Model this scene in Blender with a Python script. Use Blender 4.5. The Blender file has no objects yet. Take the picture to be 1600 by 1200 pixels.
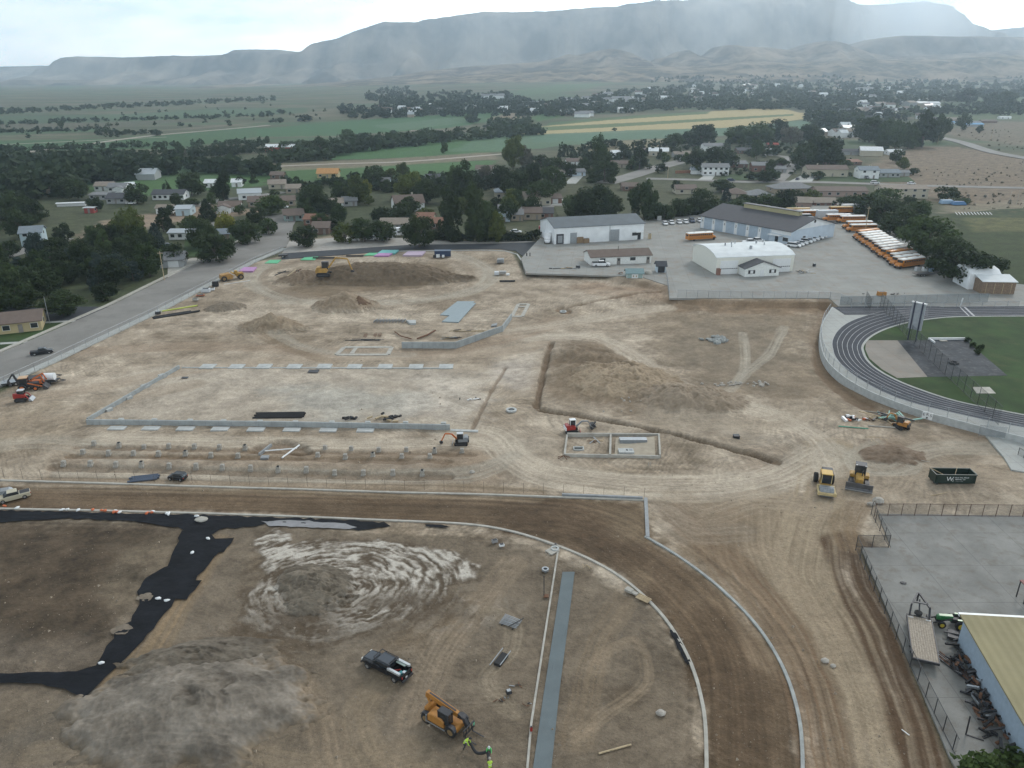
import bpy,math,random
import numpy as np
from mathutils import Vector,Matrix
R=math.radians
rnd=random.Random(7)
col=bpy.context.scene.collection
scene=bpy.context.scene
# ------------------------------------------------------------------ camera
CAMH,PITCH,FPX=58.0,R(21.8),1200.0
cd=bpy.data.cameras.new('camera');cam=bpy.data.objects.new('camera',cd);col.objects.link(cam)
cam.location=(0,0,CAMH);cam.rotation_euler=(R(90)-PITCH,0,0)
cd.sensor_width=36;cd.lens=36*FPX/1600;cd.clip_start=0.5;cd.clip_end=60000
scene.camera=cam
# ------------------------------------------------------------------ sky and sun (overcast, brighter ahead to the right)
HAZE_D=0.00013
SUN_EL,SUN_AZ=R(38),R(35)
w=bpy.data.worlds.new('World');scene.world=w;w.use_nodes=True
nt=w.node_tree;nt.nodes.clear();L=nt.links.new
out=nt.nodes.new('ShaderNodeOutputWorld');bg=nt.nodes.new('ShaderNodeBackground')
sky=nt.nodes.new('ShaderNodeTexSky');sky.sky_type='NISHITA';sky.sun_disc=False
sky.sun_elevation=SUN_EL;sky.sun_rotation=SUN_AZ;sky.air_density=1.2;sky.dust_density=3.0
tc=nt.nodes.new('ShaderNodeTexCoord')
mp=nt.nodes.new('ShaderNodeMapping');mp.inputs['Scale'].default_value=(2.2,2.2,9.0)
no=nt.nodes.new('ShaderNodeTexNoise');no.inputs['Scale'].default_value=1.6;no.inputs['Detail'].default_value=6;no.inputs['Roughness'].default_value=.55
L(tc.outputs['Generated'],mp.inputs['Vector']);L(mp.outputs['Vector'],no.inputs['Vector'])
cr=nt.nodes.new('ShaderNodeValToRGB')
cr.color_ramp.elements[0].position=.40;cr.color_ramp.elements[0].color=(6.0,7.2,8.1,1)
cr.color_ramp.elements[1].position=.60;cr.color_ramp.elements[1].color=(11.8,11.9,11.6,1)
L(no.outputs['Fac'],cr.inputs['Fac'])
dt=nt.nodes.new('ShaderNodeVectorMath');dt.operation='DOT_PRODUCT'
dt.inputs[1].default_value=(math.sin(SUN_AZ)*.97,math.cos(SUN_AZ)*.97,.24)
L(tc.outputs['Generated'],dt.inputs[0])
mr=nt.nodes.new('ShaderNodeMapRange');mr.inputs['From Min'].default_value=.55;mr.inputs['From Max'].default_value=1.0
mr.inputs['To Min'].default_value=.92;mr.inputs['To Max'].default_value=1.6
L(dt.outputs['Value'],mr.inputs['Value'])
sx_=nt.nodes.new('ShaderNodeSeparateXYZ');L(tc.outputs['Generated'],sx_.inputs[0])
mh=nt.nodes.new('ShaderNodeMapRange');mh.inputs['From Min'].default_value=.10;mh.inputs['From Max'].default_value=.45
mh.inputs['To Min'].default_value=2.35;mh.inputs['To Max'].default_value=1.0;L(sx_.outputs['Z'],mh.inputs['Value'])
mm=nt.nodes.new('ShaderNodeMath');mm.operation='MULTIPLY';L(mr.outputs['Result'],mm.inputs[0]);L(mh.outputs['Result'],mm.inputs[1])
ml=nt.nodes.new('ShaderNodeVectorMath');ml.operation='SCALE'
L(cr.outputs['Color'],ml.inputs[0]);L(mm.outputs[0],ml.inputs['Scale'])
mx=nt.nodes.new('ShaderNodeMixRGB');mx.inputs['Fac'].default_value=.85
L(sky.outputs['Color'],mx.inputs['Color1']);L(ml.outputs['Vector'],mx.inputs['Color2'])
L(mx.outputs['Color'],bg.inputs['Color']);bg.inputs['Strength'].default_value=.1
L(bg.outputs['Background'],out.inputs['Surface'])
sd=bpy.data.lights.new('sun','SUN');sd.energy=1.7;sd.angle=R(11);sd.color=(1,.96,.9)
so=bpy.data.objects.new('sun',sd);col.objects.link(so)
sv=Vector((math.sin(SUN_AZ)*math.cos(SUN_EL),math.cos(SUN_AZ)*math.cos(SUN_EL),math.sin(SUN_EL)))
so.rotation_euler=sv.to_track_quat('Z','Y').to_euler();so.location=(0,0,200)
scene.view_settings.view_transform='Standard';scene.view_settings.look='None'
scene.view_settings.exposure=EXPOSURE=-0.12;scene.view_settings.gamma=1
scene.render.engine='CYCLES'
scene.cycles.max_bounces=8;scene.cycles.diffuse_bounces=2;scene.cycles.glossy_bounces=2
scene.cycles.transparent_max_bounces=16;scene.cycles.volume_bounces=6;scene.cycles.use_denoising=True
# ------------------------------------------------------------------ pixel -> world
cP,sP=math.cos(PITCH),math.sin(PITCH)
def sstep(a,b,x):
 t=np.clip((x-a)/(b-a),0,1);return t*t*(3-2*t)
def hfar(x,y):
 s=.3+.7*sstep(-.45,.1,x/np.maximum(y,1))
 return s*.022*np.maximum(0,np.minimum(y,2900)-900)*sstep(880,1200,y)
def ray(px,py):
 u,v=(px-800)/FPX,(600-py)/FPX
 return u,cP+v*sP,-sP+v*cP
def G(px,py,z=0.0):
 """the point at height z above the ground seen at photo pixel (px, py)"""
 dx,dy,dz=ray(px,py)
 if dz>-1e-4:dz=-1e-4
 t=(CAMH-z)/-dz
 if t*dy>900:
  t=850/dy
  while t*dy<2900:
   if CAMH+dz*t<=float(hfar(dx*t,dy*t))+z:break
   t+=4/dy
 return Vector((dx*t,dy*t,CAMH+dz*t))
def SC(px,py,z=0.0):
 """photo pixels per metre across at that point"""
 p=G(px,py,z);return FPX/(p.y*cP+(CAMH-p.z)*sP)
PL=1.2
# ------------------------------------------------------------------ noise
_rs=np.random.RandomState(5)
_perm=np.concatenate([_rs.permutation(256)]*2)
_ang=_rs.rand(256)*2*np.pi
_gx,_gy=np.cos(_ang).astype(np.float32),np.sin(_ang).astype(np.float32)
def pn(x,y,s=0):
 x=np.asarray(x,np.float32)+s*17.3;y=np.asarray(y,np.float32)+s*9.7
 xi=np.floor(x).astype(np.int64);yi=np.floor(y).astype(np.int64)
 fx=x-xi;fy=y-yi;xi&=255;yi&=255
 ux=fx*fx*(3-2*fx);uy=fy*fy*(3-2*fy)
 def g(ix,iy,dx,dy):
  h=_perm[_perm[ix&255]+(iy&255)];return _gx[h]*dx+_gy[h]*dy
 a=g(xi,yi,fx,fy);b=g(xi+1,yi,fx-1,fy);c=g(xi,yi+1,fx,fy-1);d=g(xi+1,yi+1,fx-1,fy-1)
 return((a+(b-a)*ux)*(1-uy)+(c+(d-c)*ux)*uy)*1.5
def fbm(x,y,s=0,o=4,g=.5):
 r=0;a=1;t=0
 for i in range(o):
  r=r+a*pn(x,y,s+i*3);t+=a;a*=g;x=x*2.03;y=y*2.03
 return r/t
def ridg(x,y,s=0,o=4):
 r=0;a=1;t=0
 for i in range(o):
  r=r+a*(1-2*np.abs(pn(x,y,s+i*5)));t+=a;a*=.5;x=x*2.1;y=y*2.1
 return r/t
def polyw(px,z=0.0):return np.array([G(a,b,z)[:2]for a,b in px])
def sdf(x,y,P):
 """signed distance to polygon P, negative inside"""
 d=np.full(x.shape,1e18,np.float32);ins=np.zeros(x.shape,bool);n=len(P)
 for i in range(n):
  ax,ay=P[i];bx,by=P[(i+1)%n];ex,ey=bx-ax,by-ay
  wx,wy=x-ax,y-ay
  t=np.clip((wx*ex+wy*ey)/(ex*ex+ey*ey+1e-12),0,1)
  d=np.minimum(d,(wx-ex*t)**2+(wy-ey*t)**2)
  c=(ay>y)!=(by>y)
  if abs(ey)>1e-9:ins^=c&(x<ex*(y-ay)/ey+ax)
 d=np.sqrt(d);return np.where(ins,-d,d)
def smooth(pts,n=8,closed=False):
 P=[np.array(p,float)for p in pts];m=len(P);outp=[]
 rng=range(m)if closed else range(m-1)
 for i in rng:
  if closed:p0,p1,p2,p3=P[(i-1)%m],P[i],P[(i+1)%m],P[(i+2)%m]
  else:p0,p1,p2,p3=P[max(i-1,0)],P[i],P[i+1],P[min(i+2,m-1)]
  for k in range(n):
   t=k/n
   outp.append(.5*((2*p1)+(-p0+p2)*t+(2*p0-5*p1+4*p2-p3)*t*t+(-p0+3*p1-3*p2+p3)*t**3))
 if not closed:outp.append(P[-1])
 return outp
def linefield(x,y,P):
 """unsigned distance, signed side distance and run length along the polyline P"""
 best=np.full(x.shape,1e18,np.float32);sd_=np.zeros(x.shape,np.float32);al=np.zeros(x.shape,np.float32);run=0
 for i in range(len(P)-1):
  ax,ay=P[i][0],P[i][1];ex,ey=P[i+1][0]-ax,P[i+1][1]-ay;ll=math.hypot(ex,ey)
  if ll<1e-6:continue
  wx,wy=x-ax,y-ay;t=np.clip((wx*ex+wy*ey)/(ll*ll),0,1)
  d=(wx-ex*t)**2+(wy-ey*t)**2;m=d<best
  best=np.where(m,d,best);sd_=np.where(m,(ex*wy-ey*wx)/ll,sd_);al=np.where(m,run+t*ll,al);run+=ll
 return np.sqrt(best),sd_,al
# ------------------------------------------------------------------ tagging and mesh helpers
def tag(o,label=None,cat=None,group=None,kind=None):
 if label:o['label']=label
 if cat:o['category']=cat
 if group:o['group']=group
 if kind:o['kind']=kind
 return o
def thing(name,label,cat,loc=(0,0,0),rz=0,group=None):
 o=bpy.data.objects.new(name,None);col.objects.link(o);o.empty_display_size=.5
 o.location=loc;o.rotation_euler=(0,0,rz);return tag(o,label,cat,group)
def copy_tree(o,parent=None,kids=None):
 c=o.copy();col.objects.link(c);c.parent=parent
 for ch in list(o.children):copy_tree(ch,c)
 return c
_M={}
def M(name,c=(.5,.5,.5),rough=.7,metal=0.,var=.12,scale=2.0,bump=0.,c2=None,spec=.5,coord='Object',det=5):
 if name in _M:return _M[name]
 m=bpy.data.materials.new(name);m.use_nodes=True;t=m.node_tree;b=t.nodes['Principled BSDF']
 b.inputs['Roughness'].default_value=rough;b.inputs['Metallic'].default_value=metal
 b.inputs['Specular IOR Level'].default_value=spec
 tcn=t.nodes.new('ShaderNodeTexCoord');n=t.nodes.new('ShaderNodeTexNoise')
 n.inputs['Scale'].default_value=scale;n.inputs['Detail'].default_value=det;n.inputs['Roughness'].default_value=.6
 t.links.new(tcn.outputs[coord],n.inputs['Vector'])
 r=t.nodes.new('ShaderNodeValToRGB');e=r.color_ramp.elements
 e[0].position=.3;e[1].position=.7
 lo=[max(0,v*(1-var))for v in c];hi=[min(1,v*(1+var))for v in(c2 or c)]
 e[0].color=(*lo,1);e[1].color=(*hi,1)
 t.links.new(n.outputs['Fac'],r.inputs['Fac']);t.links.new(r.outputs['Color'],b.inputs['Base Color'])
 if bump:
  bp=t.nodes.new('ShaderNodeBump');bp.inputs['Distance'].default_value=bump;bp.inputs['Strength'].default_value=1
  n2=t.nodes.new('ShaderNodeTexNoise');n2.inputs['Scale'].default_value=scale*4;n2.inputs['Detail'].default_value=4
  t.links.new(tcn.outputs[coord],n2.inputs['Vector']);t.links.new(n2.outputs['Fac'],bp.inputs['Height'])
  t.links.new(bp.outputs['Normal'],b.inputs['Normal'])
 _M[name]=m;return m
class MB:
 def __init__(s):s.v=[];s.f=[]
 def add(s,vs,fs):
  n=len(s.v);s.v+=[tuple(v)for v in vs];s.f+=[tuple(i+n for i in f)for f in fs];return s
 def box(s,c,d,rz=0,ry=0,rx=0,top=(1,1)):
  """c = centre, d = full size; top = taper of the upper face"""
  hx,hy,hz=d[0]/2,d[1]/2,d[2]/2
  vs=[Vector((x*hx*(top[0]if z>0 else 1),y*hy*(top[1]if z>0 else 1),z*hz))for z in(-1,1)for x,y in((-1,-1),(1,-1),(1,1),(-1,1))]
  if rz or ry or rx:
   m=Matrix.Rotation(rz,3,'Z')@Matrix.Rotation(ry,3,'Y')@Matrix.Rotation(rx,3,'X');vs=[m@v for v in vs]
  cc=Vector(c)
  return s.add([v+cc for v in vs],[(3,2,1,0),(4,5,6,7),(0,1,5,4),(1,2,6,5),(2,3,7,6),(3,0,4,7)])
 def tube(s,pts,r,n=8,r2=None,cap=True):
  P=[Vector(p)for p in pts];m=len(P);rings=[]
  for i,p in enumerate(P):
   d=(P[min(i+1,m-1)]-P[max(i-1,0)]).normalized()
   a=d.cross(Vector((0,0,1))if abs(d.z)<.95 else Vector((1,0,0))).normalized();b=d.cross(a)
   rr=r if r2 is None else r+(r2-r)*i/(m-1)
   rings.append([p+(a*math.cos(2*math.pi*k/n)+b*math.sin(2*math.pi*k/n))*rr for k in range(n)])
  vs=[v for q in rings for v in q];fs=[]
  for i in range(m-1):
   for k in range(n):
    fs.append((i*n+k,i*n+(k+1)%n,(i+1)*n+(k+1)%n,(i+1)*n+k))
  if cap:fs+=[tuple(range(n))[::-1],tuple((m-1)*n+k for k in range(n))]
  return s.add(vs,fs)
 def bar(s,a,b,wd,ht):
  a=Vector(a);b=Vector(b);d=(b-a);l=d.length;d.normalize()
  up=Vector((0,0,1))if abs(d.z)<.97 else Vector((0,1,0))
  sx=d.cross(up).normalized()*wd/2;uz=sx.normalized().cross(d)*ht/2
  vs=[a-sx-uz,a+sx-uz,a+sx+uz,a-sx+uz,b-sx-uz,b+sx-uz,b+sx+uz,b-sx+uz]
  return s.add(vs,[(0,1,2,3),(7,6,5,4),(0,4,5,1),(1,5,6,2),(2,6,7,3),(3,7,4,0)])
 def side(s,prof,y0,y1,ins=0.0):
  """side profile (x, z) extruded across y; ins pulls the last points in"""
  n=len(prof);vs=[(x,y0,z)for x,z in prof]+[(x,y1,z)for x,z in prof]
  return s.add(vs,[tuple(range(n)),tuple(range(2*n-1,n-1,-1))]+[((i+1)%n,i,n+i,n+(i+1)%n)for i in range(n)])
 def loft(s,secs):
  """secs: list of closed rings with the same count"""
  n=len(secs[0]);vs=[v for q in secs for v in q];fs=[]
  for i in range(len(secs)-1):
   for k in range(n):fs.append((i*n+k,i*n+(k+1)%n,(i+1)*n+(k+1)%n,(i+1)*n+k))
  fs+=[tuple(range(n))[::-1],tuple((len(secs)-1)*n+k for k in range(n))]
  return s.add(vs,fs)
 def prism(s,poly,z0,z1):
  n=len(poly);vs=[(p[0],p[1],z0)for p in poly]+[(p[0],p[1],z1)for p in poly]
  return s.add(vs,[tuple(range(n))[::-1],tuple(range(n,2*n))]+[(i,(i+1)%n,n+(i+1)%n,n+i)for i in range(n)])
 def build(s,name,mat=None,parent=None,smooth=False,bevel=0):
  me=bpy.data.meshes.new(name);me.from_pydata(s.v,[],s.f);me.update()
  if mat:me.materials.append(mat)
  if smooth:me.polygons.foreach_set('use_smooth',[True]*len(me.polygons))
  o=bpy.data.objects.new(name,me);col.objects.link(o)
  if parent is not None:o.parent=parent
  import bmesh
  bm=bmesh.new();bm.from_mesh(me);bmesh.ops.recalc_face_normals(bm,faces=bm.faces)
  if bevel:bmesh.ops.bevel(bm,geom=[e for e in bm.edges if len(e.link_faces)==2 and e.calc_face_angle(0)>.5],offset=bevel,segments=2,affect='EDGES',clamp_overlap=True)
  bm.to_mesh(me);bm.free();return o
def ico(mb,c,r,sub=1,seed=0,jit=.2,sq=(1,1,1)):
 import bmesh
 bm=bmesh.new();bmesh.ops.create_icosphere(bm,subdivisions=sub,radius=1);q=random.Random(seed)
 vs=[]
 for v in bm.verts:
  k=1+q.uniform(-jit,jit);vs.append((c[0]+v.co.x*r*k*sq[0],c[1]+v.co.y*r*k*sq[1],c[2]+v.co.z*r*k*sq[2]))
 fs=[tuple(v.index for v in f.verts)for f in bm.faces];bm.free();mb.add(vs,fs)
def gridmesh(name,X,Y,Z,C=None,mat=None,parent=None,keep=None,smooth=True):
 """X, Y, Z: (rows, cols) arrays; C: (rows, cols, 3) base colour stored as an attribute"""
 r,c=X.shape;me=bpy.data.meshes.new(name)
 idx=np.arange(r*c).reshape(r,c)
 q=np.stack([idx[:-1,:-1],idx[:-1,1:],idx[1:,1:],idx[1:,:-1]],-1).reshape(-1,4)
 co=np.stack([X,Y,Z],-1).reshape(-1,3).astype(np.float32)
 cc=None if C is None else C.reshape(-1,3)
 if keep is not None:
  k=keep.reshape(-1);q=q[k[q].any(1)]
  used=np.zeros(r*c,bool);used[q.ravel()]=True
  rem=np.cumsum(used)-1;q=rem[q];co=co[used];cc=None if cc is None else cc[used]
 me.vertices.add(len(co));me.vertices.foreach_set('co',co.ravel())
 me.loops.add(q.size);me.loops.foreach_set('vertex_index',q.ravel().astype(np.int32))
 me.polygons.add(len(q));me.polygons.foreach_set('loop_start',np.arange(0,q.size,4,dtype=np.int32));me.polygons.foreach_set('loop_total',np.full(len(q),4,np.int32))
 if smooth:me.polygons.foreach_set('use_smooth',np.ones(len(q),bool))
 me.update(calc_edges=True)
 if cc is not None:
  a=me.color_attributes.new('soil','FLOAT_COLOR','POINT')
  a.data.foreach_set('color',np.concatenate([cc,np.ones((len(cc),1))],1).astype(np.float32).ravel())
 if mat:me.materials.append(mat)
 o=bpy.data.objects.new(name,me);col.objects.link(o);o.parent=parent;return o
def vcmat(name,rough=.95,fine=((1.2,.16),(.25,.10)),bump=.02,bscale=3.0,spec=.2):
 """base colour from the stored soil colour, with fine grain and bump"""
 m=bpy.data.materials.new(name);m.use_nodes=True;t=m.node_tree;b=t.nodes['Principled BSDF'];K=t.links.new
 b.inputs['Roughness'].default_value=rough;b.inputs['Specular IOR Level'].default_value=spec
 a=t.nodes.new('ShaderNodeVertexColor');a.layer_name='soil';tcn=t.nodes.new('ShaderNodeTexCoord');cur=a.outputs['Color']
 for sc_,am in fine:
  n=t.nodes.new('ShaderNodeTexNoise');n.inputs['Scale'].default_value=sc_;n.inputs['Detail'].default_value=6;n.inputs['Roughness'].default_value=.65
  K(tcn.outputs['Object'],n.inputs['Vector'])
  r=t.nodes.new('ShaderNodeMapRange');r.inputs['From Min'].default_value=.25;r.inputs['From Max'].default_value=.75
  r.inputs['To Min'].default_value=1-am;r.inputs['To Max'].default_value=1+am;K(n.outputs['Fac'],r.inputs['Value'])
  s=t.nodes.new('ShaderNodeVectorMath');s.operation='SCALE';K(cur,s.inputs[0]);K(r.outputs['Result'],s.inputs['Scale']);cur=s.outputs['Vector']
 K(cur,b.inputs['Base Color'])
 if bump:
  n=t.nodes.new('ShaderNodeTexNoise');n.inputs['Scale'].default_value=bscale;n.inputs['Detail'].default_value=7;K(tcn.outputs['Object'],n.inputs['Vector'])
  bp=t.nodes.new('ShaderNodeBump');bp.inputs['Distance'].default_value=bump;bp.inputs['Strength'].default_value=1
  K(n.outputs['Fac'],bp.inputs['Height']);K(bp.outputs['Normal'],b.inputs['Normal'])
 return m
def sheet(name,poly,z,mat,label=None,cat=None,kind='structure',thick=.1,parent=None):
 """a flat slab with real edges; poly in world metres"""
 from mathutils.geometry import tessellate_polygon
 P=[(float(p[0]),float(p[1]))for p in poly];n=len(P)
 tr=tessellate_polygon([[Vector((a,b,0))for a,b in P]])
 vs=[(a,b,z)for a,b in P]+[(a,b,z-thick)for a,b in P]
 fs=[tuple(t)for t in tr]+[(i,(i+1)%n,n+(i+1)%n,n+i)for i in range(n)]
 me=bpy.data.meshes.new(name);me.from_pydata(vs,[],fs);me.update();me.materials.append(mat)
 import bmesh
 bm=bmesh.new();bm.from_mesh(me);bmesh.ops.recalc_face_normals(bm,faces=bm.faces)
 top=[f for f in bm.faces if abs(f.normal.z)>.9 and f.calc_center_median().z>z-.001]
 for f in top:
  if f.normal.z<0:f.normal_flip()
 bm.to_mesh(me);bm.free()
 o=bpy.data.objects.new(name,me);col.objects.link(o);o.parent=parent
 return tag(o,label,cat,None,kind)
def strip(P,wd,off=0):
 """polygon of a band of width wd along the polyline P, shifted sideways by off"""
 P=[np.array(p[:2],float)for p in P];Lf,Rt=[],[]
 for i,p in enumerate(P):
  d=P[min(i+1,len(P)-1)]-P[max(i-1,0)];d=d/(np.linalg.norm(d)+1e-9);nrm=np.array([-d[1],d[0]])
  Lf.append(p+nrm*(off+wd/2));Rt.append(p+nrm*(off-wd/2))
 return Lf,Rt
def band(mb,P,wd,z0,z1,off=0):
 """a kerb-like band: box section swept along P"""
 Lf,Rt=strip(P,wd,off);n=len(Lf);vs=[]
 for a,b in zip(Lf,Rt):vs+=[(a[0],a[1],z0),(b[0],b[1],z0),(b[0],b[1],z1),(a[0],a[1],z1)]
 fs=[(0,1,2,3),tuple(4*(n-1)+k for k in(3,2,1,0))]
 for i in range(n-1):
  for k in range(4):fs.append((4*i+k,4*i+(k+1)%4,4*(i+1)+(k+1)%4,4*(i+1)+k))
 return mb.add(vs,fs)
def fixz(px,py):return float(hground(np.array([G(px,py).x]),np.array([G(px,py).y]))[0])
# ------------------------------------------------------------------ the ground: heights and soil colours
SITE=polyw([(-700,700),(-60,640),(0,612),(84,561),(240,487),(398,409),(445,398),(600,392),(800,392),(822,430),(1046,440),(1048,468),(1296,472),(1312,490),(1296,515),(1293,540),(1303,570),(1345,605),(1400,628),(1480,652),(1572,675),(1700,695),(1700,812),(1385,812),(1404,862),(1352,864),(1408,985),(1490,1180),(1560,1400),(-900,1400)])
WALLPX=[(1300,487),(1284,512),(1281,540),(1289,568),(1312,593),(1350,617),(1400,638),(1450,655),(1510,671),(1566,686),(1640,703),(1760,727)]
PLAT=np.concatenate([polyw([(850,424),(950,428),(1042,446),(1048,463),(1180,470),(1294,472)],PL),polyw(WALLPX),polyw([(2300,800),(2300,250),(850,335)],PL)])
MOUNDS=[((955,585),15,20,.5,1.7,1),((1070,628),11,8,0,1.7,1),((905,560),10,16,0,1.1,1),((1395,707),6.5,5.5,0,.6,0),((1240,690),4,5,0,.8,1),((1215,610),9,8,0,.8,1),((930,470),15,10,.3,.7,0),((1000,462),9,5,.2,.9,0),((850,690),4,3,0,.5,1),((1540,760),7,6,0,.5,1),((300,725),40,3,0,.35,0),((620,722),22,4,0,.5,1),((720,738),10,3.5,0,.5,1),((990,700),14,7,0,.4,0),((1100,690),18,5,-.25,.5,1)]
TRENCH=[([(120,697),(383,704),(500,708),(740,712)],1.1,.3),([(110,712),(372,717),(500,722),(700,726)],1.1,.3),([(80,731),(392,738),(560,743),(700,746)],1.2,.4),([(862,540),(850,580),(838,635)],.85,.9),([(845,640),(930,655),(1010,672),(1100,694),(1200,717)],.75,.8),([(790,575),(765,615),(738,668)],.5,.4),([(1030,458),(960,468),(885,482)],.8,.6),([(1180,712),(1212,721)],1.0,.5),([(876,482),(884,487)],2.0,.8),([(405,700),(440,692),(470,705)],2.0,.7),([(970,580),(990,588)],1.3,.9),([(1280,470),(1304,500),(1284,560),(1320,612),(1390,650)],2.6,.5)]
def _w(p,n=8):return[q for q in smooth([tuple(G(a,b)[:2])for a,b in p],n)]
PALE,TAN,BRN,DK,RED,GRY=(.44,.375,.295),(.34,.275,.205),(.185,.13,.08),(.095,.064,.038),(.27,.17,.11),(.34,.30,.24)
STROKE=[([(1300,700),(1285,770),(1262,830),(1255,900),(1305,1000),(1350,1100),(1372,1200),(1385,1290)],5.2,(.285,.225,.155),.9,1.6,.06),([(1190,770),(1190,850),(1235,940),(1270,1000)],3.6,(.27,.21,.145),.7,1.8,.05),([(1326,850),(1342,910),(1388,1000),(1432,1100),(1462,1200),(1485,1290)],3.6,(.088,.056,.034),.95,1.3,.05),([(1060,800),(1110,850),(1180,920),(1232,1000),(1272,1100),(1290,1200),(1295,1290)],3.0,(.15,.10,.062),.85,1.5,.05),([(1130,800),(1120,860),(1160,930),(1210,1020)],3.5,(.20,.145,.095),.7,1.8,.04),([(700,668),(770,680),(805,715),(860,742),(980,757),(1100,762),(1200,748),(1275,715)],4.2,PALE,.75,1.7,.07),([(150,684),(400,690),(600,693),(720,690),(800,700)],2.6,PALE,.7,2.0,.05),([(110,712),(400,715),(640,718)],1.0,BRN,.6,2.2,.03),([(100,736),(400,742),(600,745),(740,742),(800,712)],2.2,GRY,.7,2.0,.06),([(60,755),(400,762),(700,768),(830,772)],2.4,(.20,.15,.10),.75,1.2,.04),([(830,528),(930,530),(990,562),(1040,600),(1110,632),(1200,645),(1280,690),(1300,730)],3.4,PALE,.8,1.8,.08),([(1280,640),(1200,660),(1120,665),(1040,660)],3.0,(.33,.27,.2),.5,1.8,.06),([(1160,520),(1165,565),(1150,600),(1130,625)],1.2,GRY,.7,2.0,.03),([(1225,510),(1205,548),(1175,575),(1150,600)],1.4,GRY,.7,2.0,.03),([(-60,640),(150,605),(330,572),(480,560),(640,555),(760,552),(850,540)],3.0,(.34,.27,.2),.7,1.6,.06),([(0,560),(180,545),(330,540),(480,548),(560,548),(700,545),(820,520),(870,500)],3.4,(.28,.21,.15),.6,1.7,.06),([(430,520),(470,540),(540,552),(640,553)],1.8,GRY,.6,2.4,.06),([(380,505),(440,540),(520,565)],1.6,BRN,.5,2.4,.05),([(460,470),(405,450),(395,428),(440,405),(540,393),(640,390),(720,400),(765,425),(745,450),(660,468),(540,472),(450,470)],3.0,GRY,.75,1.8,.05),([(470,462),(420,445),(412,430),(450,412),(560,400),(680,402),(735,425),(700,448),(600,458)],1.6,(.23,.18,.13),.7,2.5,.05),([(760,520),(850,510),(960,490),(1040,480)],3.2,PALE,.6,1.5,.05),([(860,460),(930,455),(1000,462)],2.6,TAN,.5,1.8,.05),([(1290,760),(1400,770),(1440,740),(1560,745)],3.5,(.31,.25,.185),.6,1.8,.05),([(1300,700),(1380,730),(1460,700),(1560,700)],3.0,GRY,.6,1.8,.05),([(1430,712),(1420,735),(1350,735),(1330,712),(1370,692)],1.3,GRY,.6,2.5,.03),([(600,1060),(560,1120),(600,1200),(700,1230)],2.0,(.235,.18,.12),.6,2.5,.03),([(450,1060),(500,1120),(520,1200),(560,1260)],2.0,(.25,.19,.13),.55,2.5,.03),([(800,880),(760,930),(700,1000),(650,1120)],2.2,(.26,.2,.14),.5,2.6,.03),([(330,850),(300,900),(250,980),(200,1060)],2.6,(.24,.17,.1),.6,1.6,.03),([(700,950),(790,960),(800,1010),(760,1060),(800,1110)],1.2,(.26,.21,.15),.5,3,.02),([(1000,900),(960,960),(930,1020),(900,1150)],1.8,(.21,.155,.1),.4,3,.02),([(930,1030),(990,1000),(1010,1060),(950,1110),(900,1150)],.8,(.25,.19,.13),.5,3,.02),([(60,1180),(300,1170),(500,1200),(640,1180)],2.2,(.22,.17,.115),.5,2.6,.03),([(1060,780),(1100,800),(1180,780),(1270,790)],3.4,(.30,.24,.175),.55,1.8,.05),([(1040,800),(1080,830),(1150,830)],3,(.27,.22,.165),.5,1.6,.05),([(0,660),(120,650),(160,630),(300,600)],3.0,(.30,.235,.17),.5,1.7,.05),([(-50,700),(60,690),(140,700),(200,720)],3.0,GRY,.5,1.7,.05),([(420,620),(560,600),(640,605),(760,640)],1.2,(.33,.28,.22),.4,2.4,.02),([(1340,790),(1320,820),(1330,850)],2.2,BRN,.7,2,.04)]
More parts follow.
